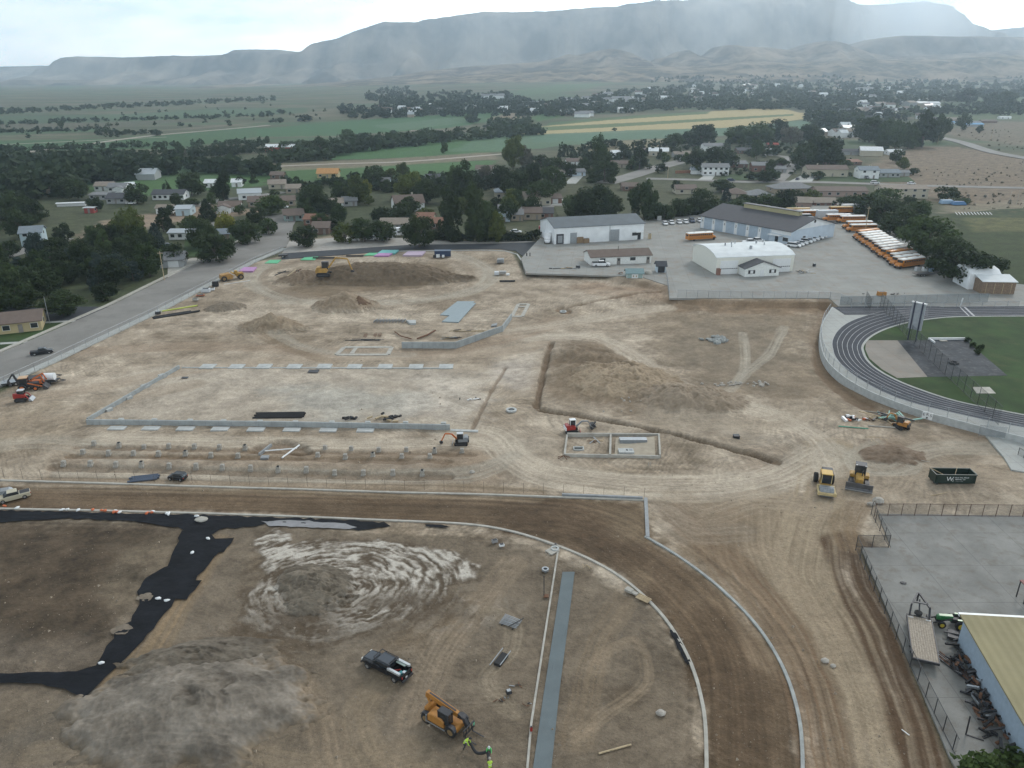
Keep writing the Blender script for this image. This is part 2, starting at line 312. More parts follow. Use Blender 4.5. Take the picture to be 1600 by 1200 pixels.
PATCH=[([(-300,800),(330,812),(700,830),(860,860),(960,905),(1030,965),(1075,1035),(1095,1110),(1105,1300),(-500,1300)],1.5,(.138,.108,.077),.9,.35),([(-300,806),(285,826),(262,870),(214,910),(208,960),(172,1020),(100,1048),(-300,1048)],2.5,(.068,.049,.032),.9,.7),([(-100,980),(120,985),(180,1010),(110,1050),(-100,1048)],3,(.16,.13,.10),.55,.6),([(180,850),(262,835),(255,880),(214,915),(195,960),(150,960),(160,900)],2.5,(.17,.135,.095),.55,.7),([(-400,752),(400,764),(780,775),(1005,782),(1015,845),(1062,872),(1122,917),(1182,977),(1222,1040),(1246,1110),(1254,1300),(1105,1300),(1098,1100),(1075,1025),(1030,955),(960,895),(870,852),(760,822),(600,812),(300,800),(-400,790)],.8,(.105,.069,.040),.92,.25),([(780,790),(900,795),(980,830),(1040,890),(940,880),(850,845),(760,815)],5,(.062,.040,.024),.6,.4),([(920,782),(1003,784),(1010,845),(975,840),(950,810)],2,(.17,.125,.08),.7,.3),([(1085,980),(1150,985),(1200,1060),(1235,1200),(1240,1300),(1120,1300),(1110,1100)],4,(.085,.056,.034),.6,.3),([(200,590),(280,568),(700,572),(770,590),(735,665),(300,660),(150,656)],3,(.40,.345,.28),.65,.35),([(430,610),(560,600),(680,612),(640,650),(520,655),(450,640)],4,(.35,.335,.295),.6,.4),([(650,590),(780,590),(740,650),(640,640)],4,(.50,.44,.37),.5,.6),([(770,560),(832,560),(830,600),(790,610)],3,(.48,.42,.36),.6,.5),([(870,540),(960,540),(1010,600),(1090,610),(1090,650),(1000,660),(900,640),(855,600)],5,(.215,.16,.108),.85,.35),([(1020,480),(1290,485),(1270,540),(1290,600),(1330,640),(1240,640),(1120,620),(1020,560)],6,(.225,.175,.122),.9,.35),([(1075,500),(1200,500),(1250,560),(1200,600),(1090,600),(1040,560)],6,(.185,.15,.11),.6,.4),([(1050,472),(1300,476),(1306,492),(1200,490),(1060,486)],2,(.19,.13,.08),.75,.6),([(920,440),(1040,452),(1040,470),(950,466),(890,452)],4,(.24,.165,.11),.7,.5),([(440,425),(540,410),(700,410),(735,430),(680,450),(520,462),(430,462)],4,(.175,.13,.085),.85,.35),([(100,700),(760,705),(790,745),(740,765),(60,752)],3,(.26,.20,.145),.5,.5),([(660,700),(790,705),(800,745),(730,762),(660,750)],4,(.23,.165,.11),.5,.6),([(-200,640),(30,630),(120,660),(20,700),(-200,700)],5,(.22,.17,.115),.6,.5),([(1350,695),(1410,688),(1450,705),(1430,730),(1370,733)],2,(.175,.12,.08),.7,.4),([(1165,720),(1230,700),(1260,730),(1230,760),(1170,750)],3,(.2,.145,.1),.6,.5),([(1520,725),(1580,730),(1580,775),(1540,780)],3,(.2,.15,.1),.6,.5),([(1060,770),(1290,790),(1340,900),(1460,1200),(1300,1300),(1250,1100),(1180,960),(1060,860)],5,(.175,.128,.083),.85,.35),([(1000,640),(1150,655),(1200,690),(1100,680),(1000,660)],3,(.34,.29,.23),.5,.4),([(955,1075),(985,1068),(1000,1085),(985,1103),(960,1100)],1.0,(.11,.082,.055),.8,.2),([(320,1010),(420,990),(450,1040),(420,1075),(360,1060)],2,(.12,.085,.052),.8,.4),([(400,870),(380,930),(420,1000),(520,1010),(440,940)],1.6,(.12,.085,.052),.7,.6),([(700,930),(745,925),(735,960),(640,1010),(560,1020)],2,(.15,.108,.068),.7,.6),([(30,1150),(160,1120),(200,1170),(150,1230),(0,1230)],4,(.16,.14,.115),.6,.3),([(330,470),(345,455),(372,462),(372,485),(350,492)],1,(.2,.16,.12),.0,.1)]
LAND=[([(-400,470),(60,420),(250,420),(420,360),(452,352),(410,390),(240,475),(0,590),(-300,700)],4,(.055,.07,.03),.9,.5),([(-400,250),(400,240),(760,240),(800,380),(450,352),(0,560),(-400,700)],20,(.055,.065,.033),.85,.6),([(90,390),(160,345),(330,320),(420,330),(300,345),(190,362),(150,400)],4,(.27,.2,.145),.9,.3),([(460,376),(520,368),(660,374),(880,380),(840,396),(600,398),(440,395)],2,(.25,.2,.15),.9,.3),([(800,400),(800,290),(900,240),(1300,225),(1370,260),(1500,320),(1540,440),(1300,350),(1000,352),(850,380)],12,(.06,.066,.034),.85,.6),([(1350,262),(1430,228),(1500,230),(1620,250),(1700,330),(1480,320),(1420,300),(1380,285)],6,(.175,.132,.092),.9,.5),([(1560,190),(1450,205),(1500,215),(1700,240),(1700,190)],8,(.15,.12,.085),.8,.4),([(1470,322),(1600,312),(1700,310),(1700,335),(1470,335)],4,(.2,.17,.12),.8,.4),([(1480,338),(1560,332),(1700,330),(1700,480),(1540,440),(1500,400)],3,(.035,.05,.016),.9,.4),([(1500,342),(1700,338),(1700,365),(1520,366)],3,(.13,.12,.05),.6,.6),([(-300,240),(250,245),(420,258),(420,262),(760,262),(760,280),(300,285),(200,292),(-300,270)],6,(.06,.11,.045),.9,.3),([(130,283),(230,283),(400,272),(420,290),(230,305),(140,300)],4,(.06,.12,.04),.9,.2),([(400,263),(520,262),(760,250),(765,262),(560,280),(400,285)],3,(.055,.11,.035),.9,.2),([(430,255),(600,248),(760,236),(780,248),(560,262),(400,268),(380,262)],3,(.2,.165,.115),.7,.3),([(505,236),(640,224),(760,210),(800,214),(790,236),(640,246),(510,250)],4,(.05,.12,.04),.9,.2),([(700,236),(760,212),(900,205),(960,206),(940,222),(800,236)],4,(.085,.145,.085),.85,.2),([(560,262),(700,254),(780,250),(760,262),(600,270)],3,(.06,.13,.045),.8,.2),([(400,214),(395,202),(520,190),(680,180),(790,172),(780,186),(700,200),(520,212)],5,(.045,.11,.045),.95,.15),([(580,196),(700,184),(760,182),(740,190),(620,204)],4,(.09,.14,.085),.6,.3),([(-200,222),(200,216),(400,196),(400,214),(280,232),(0,236),(-200,240)],6,(.045,.10,.04),.9,.2),([(-200,214),(180,208),(360,194),(420,190),(300,202),(100,212),(-200,216)],3,(.17,.13,.1),.6,.4),([(-200,200),(200,190),(330,180),(400,176),(300,190),(100,205)],6,(.09,.085,.06),.7,.5),([(-200,186),(200,178),(330,170),(480,168),(480,176),(200,190),(-200,198)],6,(.05,.09,.045),.8,.4),([(-200,210),(0,206),(170,200),(150,206),(0,212)],5,(.05,.1,.045),.8,.3),([(700,150),(860,142),(900,150),(860,160),(720,164)],12,(.06,.1,.05),.7,.4),([(150,180),(320,172),(420,168),(380,180),(200,190)],6,(.07,.11,.06),.8,.3),([(830,198),(1040,190),(1255,176),(1255,186),(1130,200),(960,208),(830,210),(780,206)],3,(.37,.30,.155),.95,.12),([(900,190),(1040,178),(1200,169),(1235,172),(1255,178),(1040,190),(830,200)],3,(.37,.30,.155),.95,.12),([(860,191),(1000,180),(1110,174),(1105,178),(950,188),(850,197)],2,(.06,.11,.045),.9,.15),([(830,199),(1000,191),(1240,178),(1240,181),(1030,194),(840,205)],1.5,(.07,.12,.05),.9,.15),([(830,210),(1000,203),(1130,200),(1260,188),(1300,200),(1100,214),(930,220),(830,222)],4,(.085,.15,.095),.9,.2),([(930,222),(1050,216),(1040,228),(960,236),(880,236)],3,(.2,.17,.1),.8,.3),([(800,142),(870,132),(960,130),(900,142),(820,150)],20,(.07,.12,.055),.8,.3),([(830,182),(880,168),(880,182),(840,190)],6,(.05,.12,.04),.9,.2),([(790,172),(800,176),(760,186),(790,192),(830,178)],6,(.25,.2,.14),.8,.2),([(1380,168),(1480,160),(1600,152),(1700,150),(1700,185),(1480,190),(1400,180)],8,(.065,.1,.04),.8,.4)]
def ground(x,y,want_h=True,want_c=True):
 shp=x.shape;x=x.ravel().astype(np.float32);y=y.ravel().astype(np.float32)
 near=y<330
 h=hfar(x,y).astype(np.float32)-.12
 ds=np.full(x.shape,99.,np.float32);ds[near]=sdf(x[near],y[near],SITE)
 m=1-sstep(-1.2,.4,ds)
 lf=fbm(x/22,y/22,1,4);mf=fbm(x/5,y/5,2,4);ff=fbm(x/1.3,y/1.3,3,3)
 warp=fbm(x/9,y/9,8,3)
 # ---- colours
 f1=fbm(x/160,y/90,21,4)[:,None];f2=fbm(x/30,y/14,22,3)[:,None]
 CL=np.array((.06,.072,.038))+(np.array((.125,.112,.072))-np.array((.06,.072,.038)))*np.clip(.5+1.4*f1,0,1)
 CL=CL*(1+.35*f2)
 far_g=sstep(.05,.3,fbm(x/240,y/60,31,3))[:,None]*sstep(500,800,y)[:,None]
 CL=CL+(np.array((.06,.105,.05))-CL)*far_g*.8
 t=np.clip(.5+.95*lf+.5*mf,0,1)[:,None]
 C=np.array((.22,.172,.122))+(np.array((.405,.338,.262))-np.array((.22,.172,.122)))*t
 C=C*(1+.30*mf[:,None]+.24*ff[:,None]+.16*fbm(x/.45,y/.45,97,2)[:,None])
 st1=fbm(x/9,y/1.1,12,3);C=C*(1+.16*st1[:,None]*(y>118)[:,None])
 hm=m*(.06*mf+.03*ff+.12*lf)
 for k,(th,s1,s2)in enumerate(((.08,9,.42),(1.15,6,.38),(-.75,7,.40),(2.2,5,.33))):
  u_=(x*math.cos(th)+y*math.sin(th)+2.2*warp)/s1;v_=(-x*math.sin(th)+y*math.cos(th)+1.6*warp)/s2
  mk=sstep(.02,.3,fbm(x/24,y/24,70+k,2));st=pn(u_,v_,80+k)*mk*m
  C=C*(1+.26*st)[:,None];hm+=.03*st
 q0=random.Random(31)
 for k in range(230):
  px_,py_=q0.uniform(0,1480),480+760*q0.random()**.8;g=G(px_,py_);a0=q0.uniform(0,6.28);cv=q0.gauss(0,.05);ln_=q0.uniform(10,34);P=[];cx,cy=g.x,g.y
  for j in range(11):P.append((cx,cy));a0+=cv*ln_/10;cx+=math.cos(a0)*ln_/10;cy+=math.sin(a0)*ln_/10
  A=np.array(P);mn=A.min(0)-2;mx_=A.max(0)+2;q=(x>mn[0])&(x<mx_[0])&(y>mn[1])&(y<mx_[1])&(m>.5)
  if not q.any():continue
  d,sg,al=linefield(x[q],y[q],P);d=d+.12*warp[q];wd_=q0.uniform(.16,.3);e=(np.exp(-((d-.9)/wd_)**2))*np.clip(.6+1.2*pn(al/4,al*0,k),0,1)*sstep(0,3,al)*(1-sstep(ln_-3,ln_,al))
  sgn=q0.choice((1,1,-1))*q0.uniform(.16,.38);C[q]=C[q]*(1+sgn*e)[:,None];hm[q]-=.035*e
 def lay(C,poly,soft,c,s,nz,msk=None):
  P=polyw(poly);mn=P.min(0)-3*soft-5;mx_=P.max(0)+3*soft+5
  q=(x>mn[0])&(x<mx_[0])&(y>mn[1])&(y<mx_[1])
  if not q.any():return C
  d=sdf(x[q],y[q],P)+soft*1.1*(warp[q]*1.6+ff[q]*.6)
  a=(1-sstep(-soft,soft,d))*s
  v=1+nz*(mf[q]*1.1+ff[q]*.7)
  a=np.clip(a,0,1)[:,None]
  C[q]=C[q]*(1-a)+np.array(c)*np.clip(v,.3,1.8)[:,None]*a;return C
 if want_c:
  for p in LAND:CL=lay(CL,*p)
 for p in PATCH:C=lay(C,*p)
 for pts,hw,c,s,fq,rut in STROKE:
  P=_w(pts);A=np.array(P);mn=A.min(0)-hw*2;mx_=A.max(0)+hw*2
  q=(x>mn[0])&(x<mx_[0])&(y>mn[1])&(y<mx_[1])&(m>.01)
  if not q.any():continue
  d,sg,al=linefield(x[q],y[q],P)
  d=d*(1+.35*warp[q]);sgw=sg+.5*warp[q]
  edge=(1-sstep(hw*.7,hw*1.1,d))
  strk=pn(sgw*fq,al/26,40)*.75+pn(sgw*fq*2.3,al/17,41)*.55
  cut=np.clip(.72+.8*strk,0,1)
  a=np.clip(edge*s*1.2*cut,0,1)[:,None]
  C[q]=C[q]*(1-a)+np.array(c)*(1+.16*mf[q]+.16*strk)[:,None]*a
  hm[q]-=edge*rut*(.5+strk)*1.4
 P=_w([(-400,771),(300,782),(780,797),(930,815),(1040,880),(1130,965),(1175,1060),(1190,1300)]);d,sg,al=linefield(x,y,P)
 q=(d<9.5);s2=pn(sg[q]*1.5,al[q]/40,50)+.6*pn(sg[q]*3.5,al[q]/30,51)
 C[q]*=(1+.3*s2*(1-sstep(6,9,d[q])))[:,None]
 ZP=polyw([(400,842),(430,826),(458,846),(520,836),(600,838),(640,848),(672,846),(700,862),(757,880),(745,904),(696,912),(690,940),(640,972),(560,998),(505,1012),(430,985),(392,965),(374,932),(402,900),(412,868)])
 c0=G(520,922);dx,dy=x-c0.x,y-c0.y;q=(np.abs(dx)<26)&(np.abs(dy)<24);th=np.arctan2(dy[q]*1.2,dx[q]);r_=np.sqrt(dx[q]**2+(dy[q]*1.2)**2)
 sd2=sdf(x[q],y[q],ZP)+1.3*warp[q]*2+.7*ff[q];f3=fbm(x[q]/.5,y[q]/.5,66,3)
 w2=fbm(x[q]/3.2,y[q]/3.2,91,3);big=fbm(x[q]/4.5,y[q]/4.5,92,3)
 sw=pn(r_/.55+2.2*w2,th*2.6+1.5*big,60)*.9+pn(r_/1.2+2.5*w2,th*2.2,61)*.55+.7*w2+.5*f3+pn(r_/.22,th*9,62)*.4
 zone=1-sstep(-.5,.4,sd2);up=sstep(-.7,.6,(dy[q]+.35*dx[q])/12+1.1*big)
 lite=np.array((.46,.42,.365));dark=np.array((.085,.062,.041));midc=np.array((.20,.17,.136))
 k=np.clip(.15+1.6*sw+.6*big,0,1)*(.22+.78*up);cc_=midc+(lite-midc)*k[:,None];kd=np.clip(-2.0*sw-.1-1.2*big*(1-up),0,.95)[:,None];cc_=cc_*(1-kd)+dark*kd
 wetz=np.exp(-((x[q]-G(660,955).x)/7)**2-((y[q]-G(660,955).y)/3)**2)+np.exp(-((x[q]-G(440,990).x)/6)**2-((y[q]-G(440,990).y)/3.5)**2)
 wz=np.clip(wetz*(1.0+2.5*w2),0,.85)[:,None];cc_=cc_*(1-wz)+dark*wz;zone=np.maximum(zone,wz[:,0]*.8)
 rim=np.exp(-((sd2-.1)/.45)**2)*np.clip(.5+2.2*fbm(x[q]/3,y[q]/3,67,2),0,1)*.8
 zz=zone[:,None];C[q]=C[q]*(1-zz)+cc_*zz;C[q]=C[q]*(1-rim[:,None])+dark*rim[:,None]
 hm[q]+=zone*(.07*sw+.05)
 # ---- heights
 for(c,a,b,rz,hh,rough)in MOUNDS:
  g=G(*c);ux,uy=x-g.x,y-g.y;cz,sz=math.cos(rz),math.sin(rz)
  q=(ux*cz+uy*sz)/a,(-ux*sz+uy*cz)/b
  e=np.exp(-1.4*(q[0]**2+q[1]**2));hm+=hh*e*(1+(.55*mf+.25*ff+.4*warp if rough else .15*mf))*m
  if rough:C*=(1-.10*e*(1+2*ff)*m)[:,None]
 for pts,hw,dep in TRENCH:
  P=_w(pts,5);A=np.array(P);mn=A.min(0)-hw*5;mx_=A.max(0)+hw*5
  q=(x>mn[0])&(x<mx_[0])&(y>mn[1])&(y<mx_[1])
  d,sg,al=linefield(x[q],y[q],P);d=d+.35*mf[q]
  cutw=1-sstep(hw*.45,hw*1.0,d);sp=np.exp(-((d-hw*1.9)/(hw*.7))**2)
  hm[q]+=-dep*cutw*m[q]+.3*dep*sp*(.4+.8*np.abs(mf[q]))*m[q]*(sg>0)
  a=np.clip(cutw*(.68 if dep>.45 else .5),0,1)[:,None]*m[q][:,None];C[q]=C[q]*(1-a)+np.array((.15,.10,.062))*a
 h=h+hm
 pd=np.full(x.shape,99.,np.float32);pd[near]=sdf(x[near],y[near],PLAT)
 west=y>G(1290,480).y
 up=np.where(west,1-sstep(0,1,pd/2.6),1-sstep(-1.3,-.25,pd))
 h=h*(1-up*(1-m*0))+(PL-.12)*up if True else h
 h=np.where((y>=330),h+(PL-.12)*(1-sstep(0,60,y-330))*(x>20),h)
 bank=np.exp(-((pd-1.2)/1.6)**2)*(x<G(1300,480).x+6)
 C=C*(1-.45*bank[:,None])+np.array((.2,.135,.085))*.45*bank[:,None]
 m3=m[:,None];Cc=CL*(1-m3)+C*m3
 return h.reshape(shp),np.clip(Cc,.012,.62).reshape(shp+(3,))
def hground(x,y):return ground(np.atleast_1d(np.asarray(x,float)),np.atleast_1d(np.asarray(y,float)),True,False)[0]
def build_ground():
 ys=[]
 for py in np.arange(1300,400,-1.25):ys.append(G(0,float(py)).y)
 for py in np.arange(400,190,-.9):ys.append(CAMH/-(-sP+(600-py)/FPX*cP)*(cP+(600-py)/FPX*sP))
 ys=[v for v in ys if v<900];y=ys[-1];step=4.0
 while y<2950:y+=step;step*=1.012;ys.append(y)
 while y<9000:y*=1.15;ys.append(y)
 near=list(np.linspace(-150,38,12));ys=np.array(near+[v for v in ys if v>41])
 u=np.linspace(-1,1,980);ex=np.array([1.06,1.15,1.3,1.6,2.2,3.5])
 u=np.concatenate([-ex[::-1],u,ex])
 Wd=np.maximum(.66*ys+20,60)
 X=Wd[:,None]*u[None,:];Y=np.repeat(ys[:,None],len(u),1)
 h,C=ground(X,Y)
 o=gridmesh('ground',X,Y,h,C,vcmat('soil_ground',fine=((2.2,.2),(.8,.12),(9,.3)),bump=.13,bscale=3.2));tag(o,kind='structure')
 return o
GROUND=build_ground()
# ------------------------------------------------------------------ shared materials
def slabmat(name,c,joint=None,jw=4.5,var=.10,stain=(.24,.19,.15),sc=.12,rough=.85,bump=.01,rot=0.0):
 m=bpy.data.materials.new(name);m.use_nodes=True;t=m.node_tree;b=t.nodes['Principled BSDF'];K=t.links.new
 b.inputs['Roughness'].default_value=rough;b.inputs['Specular IOR Level'].default_value=.3
 tcn=t.nodes.new('ShaderNodeTexCoord')
 def noise(s,det=6):
  n=t.nodes.new('ShaderNodeTexNoise');n.inputs['Scale'].default_value=s;n.inputs['Detail'].default_value=det;n.inputs['Roughness'].default_value=.62
  K(tcn.outputs['Object'],n.inputs['Vector']);return n
 n1=noise(sc);r=t.nodes.new('ShaderNodeValToRGB');e=r.color_ramp.elements
 e[0].position=.3;e[0].color=(*[v*(1-var*1.6)for v in c],1);e[1].position=.7;e[1].color=(*[min(1,v*(1+var))for v in c],1)
 K(n1.outputs['Fac'],r.inputs['Fac'])
 n2=noise(sc*2.7);r2=t.nodes.new('ShaderNodeMapRange');r2.inputs['From Min'].default_value=.52;r2.inputs['From Max'].default_value=.72;r2.inputs['To Max'].default_value=.75
 K(n2.outputs['Fac'],r2.inputs['Value'])
 mx=t.nodes.new('ShaderNodeMixRGB');mx.inputs['Color2'].default_value=(*stain,1);K(r2.outputs['Result'],mx.inputs['Fac']);K(r.outputs['Color'],mx.inputs['Color1'])
 n3=noise(sc*40,4);r3=t.nodes.new('ShaderNodeMapRange');r3.inputs['To Min'].default_value=.82;r3.inputs['To Max'].default_value=1.18;K(n3.outputs['Fac'],r3.inputs['Value'])
 s=t.nodes.new('ShaderNodeVectorMath');s.operation='SCALE';K(mx.outputs['Color'],s.inputs[0]);K(r3.outputs['Result'],s.inputs['Scale']);cur=s.outputs['Vector']
 if joint:
  mp=t.nodes.new('ShaderNodeMapping');mp.inputs['Rotation'].default_value=(0,0,rot);K(tcn.outputs['Object'],mp.inputs['Vector'])
  br=t.nodes.new('ShaderNodeTexBrick');br.inputs['Scale'].default_value=1;br.offset=0;br.inputs['Brick Width'].default_value=jw;br.inputs['Row Height'].default_value=jw
  br.inputs['Mortar Size'].default_value=.045;br.inputs['Color1'].default_value=(1,1,1,1);br.inputs['Color2'].default_value=(.965,.965,.965,1);br.inputs['Mortar'].default_value=(joint,joint,joint,1);br.inputs['Bias'].default_value=0
  K(mp.outputs['Vector'],br.inputs['Vector'])
  m2=t.nodes.new('ShaderNodeMixRGB');m2.blend_type='MULTIPLY';m2.inputs['Fac'].default_value=1;K(cur,m2.inputs['Color1']);K(br.outputs['Color'],m2.inputs['Color2']);cur=m2.outputs['Color']
 K(cur,b.inputs['Base Color'])
 bp=t.nodes.new('ShaderNodeBump');bp.inputs['Distance'].default_value=bump;K(n3.outputs['Fac'],bp.inputs['Height']);K(bp.outputs['Normal'],b.inputs['Normal'])
 return m
m_yard=slabmat('yard_concrete',(.27,.268,.25),.75,5.2,rot=.12)
m_yard2=slabmat('near_yard_concrete',(.225,.22,.205),.7,7.5,sc=.22,rot=0,var=.16,stain=(.15,.125,.1))
m_road=slabmat('worn_asphalt',(.215,.205,.19),None,sc=.08,var=.14,stain=(.16,.15,.14))
m_asph=slabmat('new_asphalt',(.045,.05,.058),None,sc=.2,stain=(.07,.07,.07))
m_walk=slabmat('pale_concrete',(.38,.385,.365),.7,2.4,var=.08,stain=(.32,.3,.26))
m_conc=M('fresh_concrete',(.40,.41,.40),.8,var=.16,scale=1.3,bump=.01)
m_concd=M('damp_concrete',(.25,.262,.27),.7,var=.16,scale=1.2)
m_concp=M('pale_kerb_concrete',(.37,.35,.31),.85,var=.2,scale=.9)
m_track=slabmat('track_rubber',(.034,.038,.05),None,sc=.25,stain=(.055,.058,.066))
m_line=M('lane_paint',(.34,.345,.36),.7,var=.25,scale=.5)
m_grass=slabmat('field_turf',(.03,.06,.014),None,sc=.11,var=.28,stain=(.055,.068,.022),bump=.03,rough=.95)
m_drygrass=slabmat('dry_turf',(.03,.046,.013),None,sc=.1,var=.3,stain=(.12,.10,.04),bump=.03,rough=.95)
m_steel=M('galvanised_steel',(.33,.35,.37),.45,.6,var=.1)
m_dsteel=M('dark_steel',(.05,.05,.055),.55,.4,var=.2)
m_black=M('black_rubber',(.018,.018,.02),.8,var=.2)
m_wood=M('raw_timber',(.42,.33,.21),.85,var=.25,scale=3)
m_rust=M('rusted_iron',(.14,.07,.04),.9,var=.4,scale=3)
m_white=M('white_paint',(.72,.73,.73),.45,var=.05)
m_glass=M('dark_glass',(.02,.025,.03),.12,var=.1,spec=.8)
def wiremat(name,c,op):
 m=bpy.data.materials.new(name);m.use_nodes=True;t=m.node_tree;b=t.nodes['Principled BSDF']
 b.inputs['Base Color'].default_value=(*c,1);b.inputs['Roughness'].default_value=.5;b.inputs['Alpha'].default_value=op;return m
m_wire=wiremat('chain_link',(.22,.25,.27),.22);m_wired=wiremat('dark_chain_link',(.06,.07,.075),.28);m_screen=wiremat('screen_fabric',(.16,.2,.22),.55)
def pw(pxs,z=0.0,n=0):
 P=[tuple(G(a,b,z)[:2])for a,b in pxs]
 return smooth(P,n)if n else P
def drape(name,poly,dz,mat,step=1.0,label=None,cat=None,kind=None,rough=0.0,thick=.0,parent=None):
 """a sheet lying on the uneven soil"""
 import bmesh
 from mathutils.geometry import tessellate_polygon
 P=[(float(p[0]),float(p[1]))for p in poly]
 bm=bmesh.new();vs=[bm.verts.new((a,b,0))for a,b in P]
 for t in tessellate_polygon([[Vector((a,b,0))for a,b in P]]):
  try:bm.faces.new([vs[i]for i in t])
  except ValueError:pass
 xs=[p[0]for p in P];ys_=[p[1]for p in P]
 for ax,lo,hi in((0,min(xs),max(xs)),(1,min(ys_),max(ys_))):
  k=lo+step
  while k<hi:
   co=(k,0,0)if ax==0 else(0,k,0);no_=(1,0,0)if ax==0 else(0,1,0)
   bmesh.ops.bisect_plane(bm,geom=bm.verts[:]+bm.edges[:]+bm.faces[:],plane_co=co,plane_no=no_);k+=step
 X=np.array([v.co.x for v in bm.verts]);Y=np.array([v.co.y for v in bm.verts])
 Z=hground(X,Y)+dz+rough*np.abs(fbm(X/.9,Y/.9,77,3))*2
 for v,z in zip(bm.verts,Z):v.co.z=z
 if thick:
  r=bmesh.ops.extrude_face_region(bm,geom=bm.faces[:]);
  for v in[e for e in r['geom']if isinstance(e,bmesh.types.BMVert)]:v.co.z-=thick
 bmesh.ops.recalc_face_normals(bm,faces=bm.faces)
 if not thick:
  for f in bm.faces:
   if f.normal.z<0:f.normal_flip()
 me=bpy.data.meshes.new(name);bm.to_mesh(me);bm.free();me.materials.append(mat)
 me.polygons.foreach_set('use_smooth',[not thick]*len(me.polygons))
 o=bpy.data.objects.new(name,me);col.objects.link(o);o.parent=parent
 return tag(o,label,cat,None,kind)
def kerb(name,P,wd,up,mat,label=None,cat=None,kind=None,down=.3,sm=True,parent=None,group=None):
 Q=[]
 for a,b in zip(P[:-1],P[1:]):
  a=np.array(a[:2],float);b=np.array(b[:2],float);n=max(1,int(np.linalg.norm(b-a)/1.5))
  Q+=[a+(b-a)*i/n for i in range(n)]
 Q.append(np.array(P[-1][:2],float));Lf,Rt=strip(Q,wd);A=np.array(Q);Z=hground(A[:,0],A[:,1])
 if sm and len(Z)>5:Z=np.convolve(np.pad(Z,3,'edge'),np.ones(7)/7,'valid')
 mb=MB();vs=[]
 for a,b,z in zip(Lf,Rt,Z):vs+=[(a[0],a[1],z-down),(b[0],b[1],z-down),(b[0],b[1],z+up),(a[0],a[1],z+up)]
 n=len(Q);fs=[(0,1,2,3),tuple(4*(n-1)+k for k in(3,2,1,0))]
 for i in range(n-1):
  for k in range(4):fs.append((4*i+k,4*i+(k+1)%4,4*(i+1)+(k+1)%4,4*(i+1)+k))
 o=mb.add(vs,fs).build(name,mat,parent);return tag(o,label,cat,group,kind)
def walkpts(P,sp,z=None):
 """points every sp metres along P with direction"""
 outp=[];carry=0
 for a,b in zip(P[:-1],P[1:]):
  a=Vector((a[0],a[1],0));b=Vector((b[0],b[1],0));l=(b-a).length
  if l<1e-6:continue
  d=(b-a)/l;s=carry
  while s<l:outp.append((a+d*s,d));s+=sp
  carry=s-l
 return outp
def fence(P,z,ht,label,sp=3.0,mesh=m_wire,post=m_steel,rails=(1.0,),pr=.045,cat='fence',name='chain_link_fence',group=None):
 t=thing(name,label,cat,(P[0][0],P[0][1],0),0,group);o0=Vector((P[0][0],P[0][1],0))
 zf=(lambda x,y:z)if not callable(z)else z
 pm=None
 for p,d in walkpts(P,sp)[:98]:
  if pm is None:
   pm=MB().tube([(0,0,-.4),(0,0,ht+.06)],pr,6).build('post',post,t);o=pm
  else:
   o=pm.copy();col.objects.link(o);o.parent=t
  o.location=p-o0+Vector((0,0,zf(p.x,p.y)))
 Q=[(q[0],q[1],zf(q[0],q[1]))for q in P]
 for r in rails:
  MB().tube([Vector(q)-o0+Vector((0,0,ht*r))for q in Q],pr*.7,5).build('rail',post,t)
 if mesh:
  mb=MB();vs=[]
  for q in Q:vs+=[Vector(q)-o0+Vector((0,0,.04)),Vector(q)-o0+Vector((0,0,ht-.02))]
  mb.add(vs,[(2*i,2*i+2,2*i+3,2*i+1)for i in range(len(Q)-1)]);mb.build('wire_mesh',mesh,t)
 return t
# ------------------------------------------------------------------ roads and paving on the land around the site
def lf_z(x,y):return float(hfar(x,y))
road=pw([(-160,625),(0,552),(168,480),(330,400),(398,367),(430,348),(452,330),(470,333),(458,352),(456,362),(448,385),(398,404),(240,486),(84,560),(-160,668)])
sheet('paved_road',road,.02,m_road,thick=.14)
sheet('side_street',pw([(398,366),(430,347),(425,343),(400,346),(340,352),(300,356),(300,351),(400,340),(440,335),(452,329),(455,340)]),.012,m_road,thick=.1)
wk=pw([(-160,672),(84,564),(240,490),(398,408),(446,388)]);Lf,Rt=strip(wk,2.2)
sheet('pavement',list(Lf)+list(Rt)[::-1],.12,m_walk,thick=.24)
wk2=pw([(-160,618),(0,549),(168,477),(330,397),(398,364)]);Lf,Rt=strip(wk2,1.3)
sheet('pavement',list(Lf)+list(Rt)[::-1],.13,m_concp,thick=.25)
sheet('gravel_verge',pw([(446,389),(452,376),(560,369),(632,372),(640,374),(760,378),(830,377),(838,378),(829,383),(640,383),(440,396)]),.0,slabmat('gravel_verge',(.36,.34,.31),None,sc=.3),thick=.1)
sheet('new_road',pw([(440,396),(560,388),(640,382.5),(760,381),(838,378),(826,402),(816,400),(806,392),(780,389),(640,390),(520,399),(440,405)]),.03,m_asph,thick=.15)
o=kerb('kerb',pw([(620,392),(760,390.5),(790,392),(808,397),(816,408),(822,428)]),.5,.16,m_conc,kind='structure')
driveway=sheet('car_park',pw([(20,481),(110,479),(168,479),(150,490),(120,502),(80,504),(40,503),(-20,497)]),-.02,m_asph,thick=.1)
sheet('garden_path',pw([(0,535),(60,532),(62,534),(0,538)]),-.03,m_walk);sheet('garden_path',pw([(40,504),(118,500),(119,502.5),(42,506)]),.0,m_walk)
sheet('lawn',pw([(-60,560),(20,505),(118,503),(60,528),(0,548)]),-.05,m_grass)
sheet('lawn',pw([(290,370),(325,372),(395,362),(350,385),(330,398),(285,402)]),-.05,m_grass)
sheet('driveway',pw([(262,412),(300,403),(335,402),(300,418),(262,437)]),-.03,m_concp)
